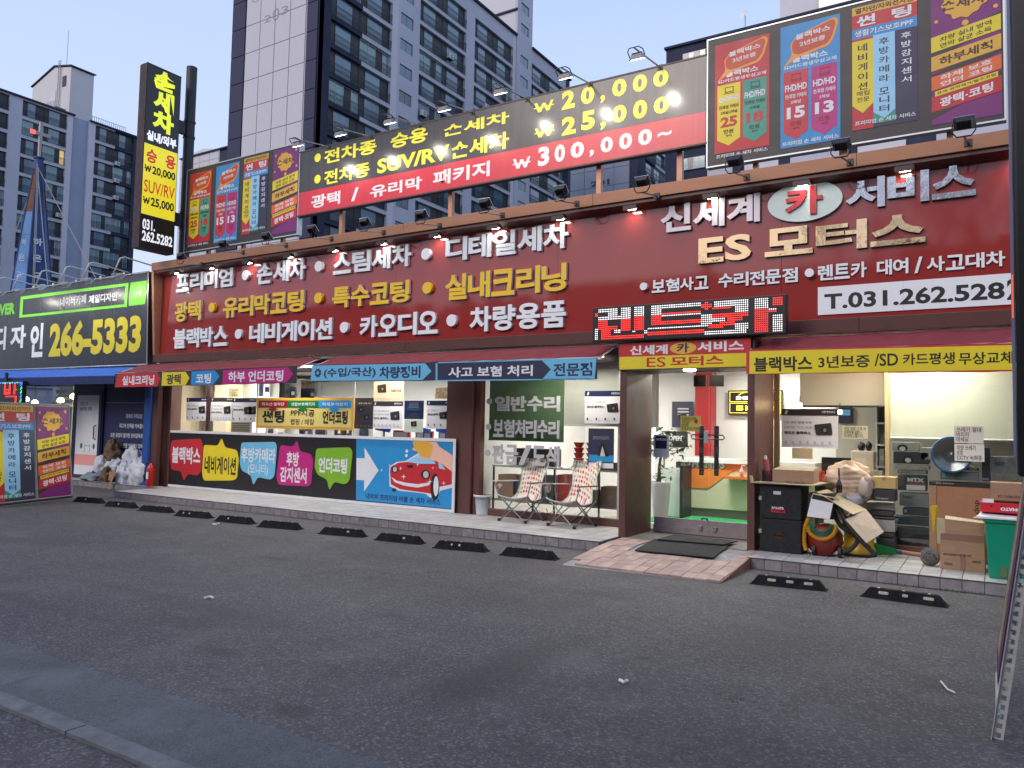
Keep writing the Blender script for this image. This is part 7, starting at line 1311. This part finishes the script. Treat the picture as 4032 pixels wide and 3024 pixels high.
t = thing('white_tray', 'white foam tray wedged under the red tomato box', 'tray', (.0, 9.7, zt)); M().hexa([(bx0 - .14, 9.55, zt + .008), (bx0 + .44, 9.55, zt + .008), (bx0 + .44, 9.9, zt + .008), (bx0 - .1, 9.9, zt + .008)], [(bx0 - .1, 9.55, zt + .03), (bx0 + .44, 9.55, zt + .02), (bx0 + .44, 9.9, zt + .05), (bx0 - .06, 9.9, zt + .06)]).build('tray', white_paint, t)
a, b_ = wpx(cS, 1232, 740, 9.7), wpx(cS, 1660, 895, 9.7); t = carton('red fruit box lettered TOMATO upside down on the green bin', a.x, a.x + .48, 9.7, .3, zt + .065, a.z, mat('tomato red card', (.55, .015, .025), .45), tape=False); txt(t, 'TOMATO', Frame((0, 9.7, 0), (-1, 0, 0), (0, 0, -1)), -(a.x + .4), -(zt + .125), -(a.x + .18), -(zt + .09), .002, V['white'], w=.05)
for i in range(2): plate(t, 'vent_hole', wall(9.7), ell(a.x + .1 + i * .09, a.z - .035, .009, .009, 10), .001, V['black'])
rect(t, 'white_edge', wall(9.7), a.x + .02, a.z, a.x + .12, a.z + .04, 0, V['white'])
a, b_ = wpx(cS, 1338, 532, 9.78), wpx(cS, 1695, 738, 9.78); carton('cardboard box with brown printing on top of the tomato box', a.x, a.x + .42, 9.78, .28, b_.z + .001, a.z, card, lab='SC1200HDMI', tape=False)

# ================================================================== APARTMENT TOWERS
lav = mat('lavender grey tower paint', (.50, .505, .57), .85, var=.05, vs_=.3); lav2 = mat('pale tower paint', (.62, .60, .64), .85, var=.05, vs_=.3); nav = mat('navy tower paint', (.022, .028, .06), .8, var=.1, vs_=.3); nav2 = mat('violet navy paint', (.055, .055, .105), .85, var=.1, vs_=.3)
rib_l = mat('ribbed pale panel', (.55, .53, .57), .8); rib_n = mat('ribbed navy panel', (.035, .037, .08), .8)
for m_ in (rib_l, rib_n):
    nt = m_.node_tree; tc = nt.nodes.new('ShaderNodeTexCoord'); wv_ = nt.nodes.new('ShaderNodeTexWave'); wv_.inputs['Scale'].default_value = 1.6; bp_ = nt.nodes.new('ShaderNodeBump'); bp_.inputs['Distance'].default_value = .03; bp_.inputs['Strength'].default_value = .6
    nt.links.new(tc.outputs['Object'], wv_.inputs[0]); nt.links.new(wv_.outputs['Fac'], bp_.inputs['Height']); nt.links.new(bp_.outputs[0], nt.nodes['Principled BSDF'].inputs['Normal'])
gl_sky = [mat('tower glass %d' % i, c, .12, metal=.0, spec=1., coat=.6, var=.15, vs_=1.) for i, c in enumerate(((.09, .19, .25), (.07, .14, .2), (.13, .26, .28)))]; gl_dk = mat('tower screen', (.028, .036, .042), .5); gl_in = mat('tower dark pane', (.012, .016, .02), .15, spec=.9)
fr_dk = mat('dark window frame', (.03, .03, .035), .5); fr_wh = mat('white window frame', (.5, .52, .53), .5); rail_m = mat('balcony rail', (.03, .032, .036), .5); gold_in = mat('lit room glass', (.4, .28, .1), .3, emis=(1, .7, .25), es=.5)
_win = {}; kseq = random.Random(3)
def window_meshes(kind, wy, hz):
    """bay glazing facing +X, local origin at its lower near corner"""
    k = (kind, round(wy, 1), round(hz, 1))
    if k in _win: return _win[k]
    cuts = {0: (0, .2, .72, 1), 1: (0, .22, .75, 1), 2: (0, .27, .52, .78, 1), 3: (0, .25, .62, 1)}[kind]; white = kind == 2
    def me(mb, m, n):
        d = bpy.data.meshes.new(n); d.from_pydata(mb.v, [], mb.f); d.materials.append(m); return d
    f = M()
    for c_ in cuts: f.box(-.06, 0, c_ * wy - (.03 if 0 < c_ < 1 else (0 if c_ == 0 else .06)), c_ * wy + (.03 if 0 < c_ < 1 else (.06 if c_ == 0 else 0)), 0, hz)
    f.box(-.06, -.002, .06, wy - .06, 0, .06); f.box(-.06, -.002, .06, wy - .06, hz - .06, hz)
    panes = []
    for i, (a, b_) in enumerate(zip(cuts, cuts[1:])):
        p = M().box(-.05, -.035, a * wy + .02, b_ * wy - .02, .05, hz - .05); light = (i == 1) or (kind == 2 and i in (0, 3)); panes.append((p, light))
    r_ = M(); nb_ = int(wy / .13)
    for i in range(nb_): y = wy * (i + .5) / nb_; r_.box(.10, .115, y - .012, y + .012, 0.02, 1.02)
    r_.box(.09, .125, 0, wy, 1.0, 1.05); r_.box(.09, .125, 0, wy, .0, .04); r_.box(.09, .12, 0, wy, .86, .89)
    _win[k] = (me(f, fr_wh if white else fr_dk, 'window'), [(me(p, gl_sky[kind % 3] if l else gl_dk, 'pane'), l) for p, l in panes], me(r_, rail_m, 'railing'))
    return _win[k]
def bay(par, X, y0, y1, z0, hz, kind, lit=False):
    wy = y1 - y0; f, ps, rl = window_meshes(kind, wy, hz); L0 = root_loc(par)
    o = bpy.data.objects.new('window', f); C.objects.link(o); o.parent = par; o.location = Vector((X - .3, y0, z0)) - L0
    for d, l in ps:
        c = bpy.data.objects.new('pane', d); C.objects.link(c); c.parent = o
        if l and (lit or kseq.random() < .015): c.material_slots[0].link = 'OBJECT'; c.material_slots[0].material = gold_in
    c = bpy.data.objects.new('railing', rl); C.objects.link(c); c.parent = o; c.location = (.25, 0, 0)
def small_window(par, X, y0, y1, z0, z1):
    o = M().box(X - .2, X - .12, y0, y1, z0, z1).build('window', fr_dk, par); ym = (y0 + y1) / 2
    M().box(X - .12, X - .105, y0 + .06, ym - .03, z0 + .06, z1 - .06).build('pane', gl_sky[1], o); M().box(X - .12, X - .105, ym + .03, y1 - .06, z0 + .06, z1 - .06).build('pane', gl_sky[1], o)
def aircon(X, y, z, label):
    t = thing('air_conditioner', label, 'air conditioner', (X, y, z), 'outdoor air conditioner units on the towers'); M().box(X + .12, X + .5, y - .4, y + .4, z, z + .62).build('case', mat('aircon white', (.62, .62, .62), .5), t, bevel=.02)
    M().lathe((X + .5, y + .08, z + .3), [(.25, 0), (.25, .015), (.2, .02)], 20, axis=(1, 0, 0)).build('fan_grille', V['grey'], t); M().lathe((X + .52, y + .08, z + .3), [(.09, 0), (.09, .01)], 14, axis=(1, 0, 0)).build('fan_hub', V['lgrey'], t); M().box(X - .02, X + .5, y - .42, y + .42, z - .08, z - .01).build('bracket', fr_dk, t)
def facade(par, X, segs, zs, hz, ztop, zbot, thick=.4):
    """wall of the +X side: segs = (y0, y1, kind, colour); kind bay / wall / stair"""
    walls = {}; run = 0; last = None
    for y0, y1, kind, m in segs:
        run = run if m.name == last else run + 1; last = m.name; mb = walls.setdefault((m.name, run), (M(), m))[0]
        if kind == 'wall': mb.box(X - thick, X, y0, y1, zbot, ztop)
        elif kind == 'core': mb.box(X - thick, X + .12, y0, y1, zbot, ztop)
        else:
            prev = zbot; w_ = .0
            for z in zs:
                if kind == 'bay': mb.box(X - thick, X, y0, y1, prev, z); prev = z + hz
                else:
                    a, b_ = kind; mb.box(X - thick, X, y0, y1, prev, z + .9); mb.box(X - thick, X, y0, a, z + .9, z + 2.15); mb.box(X - thick, X, b_, y1, z + .9, z + 2.15); prev = z + 2.15
            mb.box(X - thick, X, y0, y1, prev, ztop)
    for mb, m in walls.values(): mb.build('wall', m, par)
def gable_panels(par, Y, cols, z0, z1, pitch, ph=0.):
    z = z0 + ph
    while z < z1:
        for x0, x1, m in cols:
            M().box(x0 + .05, x1 - .05, Y - .1, Y, z + .04, min(z + pitch, z1) - .04).build('panel', m, par)
        z += pitch
# ---- tower 203
P_ = 2.775; zs3 = [42.52 + .25 - P_ * k for k in range(-3, 13)]; zs3 = sorted(z - .0 for z in zs3 if z + 2.35 < 52.6)
t3 = thing('apartment_tower', 'tall lavender and navy apartment tower with 203 on its pale gable', 'tower', (-58, 75, 0))
X3 = -52.26; M().box(-65, X3 - .4, 49.8, 98.4, 0, 52.5).build('core_block', lav, t3)
H3 = 2.33
facade(t3, X3, [(49.62, 50.72, 'wall', nav), (50.72, 54.9, 'bay', nav), (54.9, 59.25, 'bay', lav), (59.25, 60.2, 'wall', lav2), (60.2, 63.0, (60.6, 62.65), lav), (63.0, 63.75, 'wall', lav), (63.75, 72.3, 'bay', lav), (72.3, 74.1, 'wall', lav), (74.1, 82.7, 'bay', lav), (82.7, 83.4, 'wall', lav2), (87.25, 97.2, 'bay', lav), (97.2, 98.4, 'wall', nav)], zs3, H3, 52.5, 5)
facade(t3, X3 + .15, [(83.4, 87.25, (84.3, 86.3), lav)], zs3 + [52.6, 55.4], H3, 60, 5)
for z in zs3:
    if z < 9: continue
    for y0, y1 in ((50.72, 54.9), (54.9, 59.25), (63.75, 68.1), (68.1, 72.3), (74.1, 78.45), (78.45, 82.7), (87.25, 91.8), (91.8, 97.2)): bay(t3, X3, y0 + .02, y1 - .02, z, H3, kseq.choice((0, 0, 1, 1, 3, 2)))
    small_window(t3, X3, 60.62, 62.63, z + .92, z + 2.13); small_window(t3, X3 + .15, 84.32, 86.28, z + .92, z + 2.13)
small_window(t3, X3 + .15, 84.32, 86.28, 53.52, 54.7); small_window(t3, X3 + .15, 84.32, 86.28, 56.3, 57.5)
M().box(-60, X3 - .25, 83.4, 87.2, 52.5, 60).build('stair_block', lav2, t3); M().box(-60, X3 - .25, 59.25, 63.5, 52.5, 60).build('stair_block', lav2, t3)
for a, b_ in ((49.5, 83.35), (87.3, 98.5)): M().box(-65.2, X3 + .3, a, b_, 52.5, 52.75).build('roof_edge', nav, t3)
M().box(-58, X3 + .2, 83.2, 83.38, 56.0, 56.25).build('cornice', nav, t3)
M().box(-65, X3, 49.62, 49.8, 0, 52.5).build('gable_wall', nav2, t3)
wcol = (-54.3 + 62.75) / 4; cols = [(-64.9, -62.85, rib_n)] + [(-62.75 + wcol * i, -62.75 + wcol * (i + 1), rib_l) for i in range(4)] + [(-54.2, -52.7, rib_n)]
M().box(-62.8, -54.25, 49.56, 49.62, 0, 52.4).build('pale_field', lav2, t3); gable_panels(t3, 49.57, cols, 12.0, 52.3, 2.79, .95)
F3 = wall(49.46); faded = mat('faded grey numerals', (.3, .29, .33), .85)
for ch, x0, x1, z0, z1 in (('2', 286, 328, 160, 75), ('0', 335, 378, 150, 35), ('3', 385, 430, 112, 22)):
    c17 = crop(850, 0, 1.508); a, b_ = F3.px(*c17(x0, z0)), F3.px(*c17(x1, z1)); txt(t3, ch, F3, a[0], a[1] + .35, b_[0], b_[1] - .1, .0, faded, w=.0)
a, b_ = F3.px(*c17(215, 22)), F3.px(*c17(262, -30)); txt(t3, 'O', F3, a[0], a[1], b_[0], b_[1], .0, faded, w=.0)
for y, z, lb in ((64.4, 35.0, 'behind the third floodlight'), (69.0, 43.3, 'high in the middle bays'), (52.8, 26.9, 'low in the near bay'), (76.5, 40.2, 'in the third bay group'), (92.0, 44.0, 'in the far end bays')): aircon(X3 - .1, y, z, 'white outdoor unit on tower 203 ' + lb)
# ---- left tower
XL_ = -120.17; PL_ = 2.8; zsL = sorted(48.3 - 2.55 - PL_ * k for k in range(0, 16))
t4 = thing('apartment_tower', 'pale lavender apartment block at the far left with a tall lift tower', 'tower', (-126, 60, 0)); HL = 2.3
M().box(-132, XL_ - .4, 38, 63.4, 0, 48.2).build('core_block', lav, t4); M().box(-132, XL_ - .4, 66.2, 74.0, 0, 48.2).build('core_block', lav, t4); M().box(-132, XL_ - .4, 63.4, 66.2, 0, 48.2).build('core_block', lav, t4)
facade(t4, XL_, [(46, 48, 'wall', lav), (48, 54.4, 'bay', lav), (54.4, 56.2, 'wall', lav), (56.2, 62.65, 'bay', lav), (62.65, 63.5, 'wall', lav2), (66.0, 67.05, 'wall', lav2), (67.05, 70.3, 'bay', lav), (70.3, 73.45, 'bay', nav), (73.45, 74.1, 'wall', nav)], zsL, HL, 48.3, 4)
M().box(XL_ - 1.5, XL_ - .35, 63.4, 66.1, 0, 48.3).build('recessed_wall', mat('blue grey tower paint', (.33, .37, .47), .85, var=.05, vs_=.3), t4)
for z in zsL:
    if z < 8: continue
    for y0, y1 in ((48, 51.2), (51.2, 54.4), (56.2, 59.4), (59.4, 62.65), (67.05, 70.3), (70.3, 73.45)): bay(t4, XL_, y0 + .02, y1 - .02, z, HL, kseq.choice((0, 1, 3, 2)), lit=(z < 12 and y0 in (67.05,)))
M().box(-132, XL_ + .3, 45, 63.7, 48.25, 48.5).build('roof_edge', nav, t4); M().box(-132, XL_ + .3, 66.1, 74.3, 48.25, 48.5).build('roof_edge', nav, t4); M().box(XL_ - 8, XL_, 74.1, 74.3, 3, 48.2).build('end_wall', nav, t4)
cq = crop(0, 0, 1.659); a = W(*cq(215, 560), 63.0); b_ = W(*cq(465, 455), 63.0)
xa, xb = W(*cq(215, 560), 63.0).x, XL_ - .4
M().prism([(xb, 63.0, 48), (xb, 63.0, 55.9), (xb - (xb - xa) * .42, 63.0, 56.9), (xa, 63.0, 55.1), (xa, 63.0, 48)], (0, 3.6, 0)).build('lift_tower', mat('off white tower paint', (.6, .58, .58), .85, var=.04, vs_=.3), t4)
M().prism([(xb + .3, 62.8, 55.95), (xb - (xb - xa) * .42, 62.8, 57.0), (xa - .3, 62.8, 55.15), (xa - .3, 62.8, 55.3), (xb - (xb - xa) * .42, 62.8, 57.2), (xb + .3, 62.8, 56.15)], (0, 4, 0)).build('tower_roof', nav, t4)
M().box(xb - 2.2, xb - 1.2, 62.9, 63.0, 53.2, 54.8).build('vent_window', V['brown'], t4); M().box(xb - 5.5, xb - 4.0, 62.9, 63.0, 50.3, 53).build('access_door', lav2, t4)
lad = M()
for i in range(22): lad.box(xb - 3.3, xb - 2.7, 62.8, 62.85, 49 + i * .4, 49.06 + i * .4)
lad.box(xb - 3.3, xb - 3.24, 62.75, 62.85, 48.5, 57.6).box(xb - 2.76, xb - 2.7, 62.75, 62.85, 48.5, 57.6); lad.build('ladder', steel, t4); M().tube([(xb - 2.3, 63.5, 57), (xb - 2.3, 63.5, 62.5)], .05, 5).build('antenna', steel, t4)
rl = M()
for i in range(18): rl.box(XL_ - .5, XL_ - .45, 66.3 + i * .35, 66.36 + i * .35, 48.5, 49.5)
rl.box(XL_ - .5, XL_ - .44, 66.2, 72.3, 49.45, 49.52); rl.build('roof_railing', steel, t4)
pf = M().box(xb - 6, xb - 1.0, 61.5, 63, 49.2, 49.4)
for i in range(12): pf.box(xb - 6 + i * .42, xb - 5.95 + i * .42, 61.5, 61.55, 49.4, 50.4)
pf.build('roof_platform', mat('roof plant grey', (.25, .24, .25), .7), t4)
for y, z, lb in ((70.7, 42.6, 'upper right'), (70.7, 39.8, 'second right'), (70.7, 37.0, 'third right'), (62.0, 32.0, 'behind the church spire'),): aircon(XL_ - .1, y, z, 'white outdoor unit on the left block, %s' % lb)
# ---- small gable tower behind the vertical sign
t5 = thing('apartment_tower', 'pale gabled end of a farther tower beside the vertical sign', 'tower', (-138, 100, 0)); M().box(-146, -130.9, 100, 112, 0, 56.8).build('core_block', nav, t5); M().prism([(-146, 99.9, 5), (-133.3, 99.9, 5), (-133.3, 99.9, 57), (-138.8, 99.9, 58.1), (-146, 99.9, 57)], (0, .1, 0)).build('gable_wall', lav2, t5); gable_panels(t5, 99.88, [(-146, -142.8, rib_l), (-142.8, -139.6, rib_l), (-139.6, -136.4, rib_l), (-136.4, -133.4, rib_l)], 30, 56.6, 2.8); M().box(-146, -130.5, 99.5, 112, 56.85, 57.1).build('roof_edge', nav, t5)
# ---- tower 201
t6 = thing('apartment_tower', 'tower with dark 201 on its pale gable seen under the price billboard', 'tower', (-52, 125, 0)); M().box(-59.8, -46.3, 110, 150, 0, 56).build('core_block', nav2, t6); M().box(-57.9, -47.6, 109.9, 110, 0, 55).build('gable_field', lav, t6)
gable_panels(t6, 109.88, [(-57.9 + 2.575 * i, -57.9 + 2.575 * (i + 1), mat('ribbed lavender panel', (.40, .42, .48), .8)) for i in range(4)], 34, 50, 2.75, .43)
F6 = wall(109.75); a, b_ = F6.px(2050 + 762 / 2.765, 380 + 1018 / 2.765), F6.px(2050 + 968 / 2.765, 380 + 870 / 2.765); txt(t6, '201', F6, a[0], a[1] + .45, b_[0], b_[1] - .35, 0, mat('dark numerals', (.07, .075, .1), .8), w=.035)
zs6 = [30.6 + 2.8 * k for k in range(8)]; facade(t6, -46.3 + .4, [(110, 112, 'wall', nav), (112, 116.4, 'bay', nav), (116.4, 120.8, 'bay', lav), (120.8, 122, 'wall', lav), (122, 131, 'bay', lav), (131, 150, 'wall', lav)], zs6, 2.3, 56, 5)
for z in zs6:
    for y0, y1 in ((112, 116.4), (116.4, 120.8), (122, 126.5), (126.5, 131)): bay(t6, -45.9, y0 + .02, y1 - .02, z, 2.3, kseq.choice((0, 1, 3, 2)))
# ---- right tower
YR = 95.73; t7 = thing('apartment_tower', 'dark navy block behind the right billboard with flat roof and stair tower', 'tower', (-20, 100, 0)); M().box(-36.4, 12, YR, YR + 14, 0, 52.1).build('core_block', nav, t7)
for a, b_, m in ((-30.7, -27.5, lav), (-26, -21.9, lav2), (-20.5, -15, lav), (-13, -8, lav2), (-5, 2, lav)): M().box(a, b_, YR - .15, YR, 0, 52.0).build('wall_band', m, t7)
M().box(-36.6, 12.2, YR - .3, YR + 14, 52.1, 52.4).build('roof_edge', nav, t7); M().box(-22.2, -16.5, YR + 2, YR + 8, 52.4, 59.5).build('stair_block', lav2, t7); M().box(-17.5, -13.8, YR + 1.5, YR + 3, 52.4, 56.5).build('water_tank', steel, t7)
for z in [35.35 + 2.8 * k for k in range(-4, 7)]:
    for x0, x1 in ((-34.05, -31.0), (-29.8, -28.2), (-25.3, -22.3), (-19.2, -16.1), (-12.2, -9.0), (-4, -1)):
        if z + 1.9 > 52: continue
        o = M().box(x0, x1, YR - .22, YR - .16, z, z + 1.55).build('window', fr_wh, t7); n_ = max(2, int((x1 - x0) / .75))
        for i in range(n_): M().box(x0 + (x1 - x0) * i / n_ + .05, x0 + (x1 - x0) * (i + 1) / n_ - .05, YR - .235, YR - .222, z + .06, z + 1.49).build('pane', random.choice((gl_in, gl_sky[0], gl_sky[2])), o)
t = thing('satellite_dish', 'small satellite dish on the roof of the navy block', 'dish', (-27, YR, 52.4)); M().tube([(-26, YR, 52.4), (-26, YR, 54)], .06, 6).build('mast', steel, t); M().lathe((-26, YR - .2, 54), [(.1, 0), (.6, .25)], 16, axis=(-.6, -1, .5), cap=False).build('dish', white_paint, t)

# ================================================================== CHURCH SPIRE
sp = thing('church_spire', 'blue painted eight sided spire with rusty top, cross and 하은교 lettering', 'church spire', (-61, 30, 0)); cz = Vector((-61.25, 30, 0))
bl = mat('weathered blue sheet', (.07, .2, .44), .6, var=.35, vs_=.5); bl2 = mat('pale weathered blue sheet', (.2, .34, .5), .6, var=.3, vs_=.6); bd = mat('dark blue sheet', (.02, .06, .2), .6, var=.4, vs_=.6); rust = mat('rusty sheet', (.16, .065, .03), .8, var=.5, vs_=1.)
def ring(z, r_): return [cz + Vector((r_ * math.cos(2 * math.pi * (i + .3) / 6), r_ * math.sin(2 * math.pi * (i + .3) / 6), z)) for i in range(6)]
lv_ = [(4, 2.1), (7, 1.75), (9.5, 1.5), (11.5, 1.3), (13.4, 1.1), (15.2, .9), (17, .7), (18.8, .48), (20.4, .3)]
for (za, ra), (zb, rb_) in zip(lv_, lv_[1:]):
    A_, B_ = ring(za, ra), ring(zb, rb_)
    for i in range(6):
        j = (i + 1) % 6; m = rust if za > 16.8 and i != 5 else (bd if i in (0, 5) else (bl if i in (4, 1) else bl2))
        n_ = ((A_[i] + A_[j]) / 2 - cz - Vector((0, 0, za))).normalized(); M().prism([A_[i].lerp(A_[j], .01) + Vector((0, 0, .02)), A_[j].lerp(A_[i], .01) + Vector((0, 0, .02)), B_[j].lerp(B_[i], .01), B_[i].lerp(B_[j], .01)], n_ * -.06).build('sheet_panel', m, sp)
for i in range(6): M().tube([ring(z, r_ + .02)[i] for z, r_ in lv_], .05, 4).build('ridge', bd, sp)
M().lathe(cz + Vector((0, 0, 20.3)), [(.3, 0), (.32, .3), (.3, .85), (.4, .9), (.4, 1.0)], 8).build('cap', bd, sp)
M().box(cz.x - .09, cz.x + .09, 29.91, 30.09, 21.25, 24.05).build('cross_upright', mat('cross grey', (.42, .38, .35), .5), sp); M().box(cz.x - .08, cz.x + .08, 29.3, 30.7, 23.0, 23.25).build('cross_arm', _mc['cross grey'], sp); M().box(cz.x + .0, cz.x + .085, 29.26, 29.6, 22.97, 23.28).build('cross_glow', mat('red neon end', (.5, .05, .05), .4, emis=(1, .12, .1), es=1.2), sp)
c19 = crop(0, 700, 3.318)
for ch, x, y, hgt, f_ in (('하', 495, 838, 85, 0), ('은', 488, 1052, 80, 0), ('교', 487, 1275, 65, 0), ('하', 312, 838, 60, 1), ('은', 282, 1042, 75, 1), ('교', 246, 1262, 60, 1)):
    d_ = _ray(*c19(x, y)).normalized(); p = EYE + d_ * ((cz - EYE).to_2d().length / d_.to_2d().length - (1.35 + (1275 - y) * -.0004)); rr = hgt / 3.318 / 3055 * (p - EYE).length / 2; FX = Frame(p, (-d_.y * -1, d_.x * -1, 0), (0, 0, 1)); txt(sp, ch, FX, -rr * (1 if not f_ else .8), -rr, rr * (1 if not f_ else .8), rr, 0, V['white'], w=.03)
gw = M()
for p, q in (((cz.x, 29.9, 20.6), (-53, 31, 10)), ((cz.x, 29.9, 20.6), (-57.5, 29.5, 9)), ((cz.x + .6, 29.6, 20.6), (cz.x + 1.4, 29.4, 9)), ((cz.x + .8, 29.6, 20.3), (cz.x + 1.6, 29.4, 9)), ((cz.x, 30.1, 20.6), (-64, 28, 9))): gw.tube([p, q], .035, 4)
gw.build('guy_wire', mat('wire', (.3, .3, .3), .5), sp)

# ================================================================== ACROSS THE ROAD, seen in the glossy sign
op = thing('opposite_building', 'low row of shops across the road mirrored in the red sign', 'building', (-25, -22, 0)); dgry = mat('opposite wall', (.08, .07, .075), .8, var=.2, vs_=.5)
rs = random.Random(11); x = -90
while x < 40:
    w_ = rs.uniform(7, 13); h_ = rs.uniform(9.5, 10.7); M().box(x, x + w_ - .05, -32, -21.5 + rs.uniform(-.5, .5), 0, h_).build('wall', dgry, op)
    M().box(x + w_ - .5, x + w_ - .1, -21.4, -21.0, 0, h_ + rs.uniform(.2, .8)).build('parapet_post', dgry, op)
    for k in range(int(w_ // 2.2)):
        for z in (3.8, 6.6, 8.6): M().box(x + .6 + k * 2.2, x + 2.1 + k * 2.2, -20.98, -20.9, z, z + 1.4).build('window', random.choice((gl_in, gl_sky[0])), op)
    x += w_
cs_ = thing('lit_shop_name', 'pale lit shop name standing on the roof across the road', 'sign', (-55, -20, 10.5)); txt(cs_, 'COLLECTE', Frame((0, -19.8, 0), (-1, 0, 0), (0, 0, 1)), 53.2, 11.2, 60.2, 12.2, 0, mat('pale lit letters', (.8, .6, .6), .4, emis=(1, .7, .68), es=.9), w=.0, th=.1); M().box(-60.5, -53, -19.95, -19.85, 10.9, 11.05).build('rail', dgry, cs_)
barkm = mat('bare bark', (.05, .035, .03), .9, var=.3, vs_=10)
def bare_tree(x, y, h_, seed, label):
    t = thing('bare_tree', label, 'tree', (x, y, 0)); rs = random.Random(seed); tr = M(); tw = M()
    def grow(p, d, L, r_, lev):
        q = p + d * L; mid_ = p.lerp(q, .5) + Vector((rs.uniform(-.06, .06), rs.uniform(-.06, .06), 0)) * L; (tr if lev < 2 else tw).tube([p, mid_, q], r_, 5 if lev < 2 else 3, r_ * .65)
        if lev >= 5: return
        for k in range(3 if lev < 4 else 2):
            nd = (d + Vector((rs.uniform(-.75, .75), rs.uniform(-.75, .75), rs.uniform(-.05, .5)))).normalized(); grow(q if k else mid_.lerp(q, .5), nd, L * rs.uniform(.6, .82), r_ * .62, lev + 1)
    grow(Vector((x, y, 0)), Vector((rs.uniform(-.05, .05), 0, 1)).normalized(), h_ * .3, .17, 0); tr.build('trunk', barkm, t); tw.build('twigs', barkm, t)
bare_tree(-.9, -6.5, 12.5, 3, 'bare street tree across the road, nearest the frame edge'); bare_tree(-2.6, -7.5, 12.0, 8, 'bare street tree across the road, second'); bare_tree(.2, -7.8, 13., 15, 'bare street tree across the road, rightmost')
flush_text()
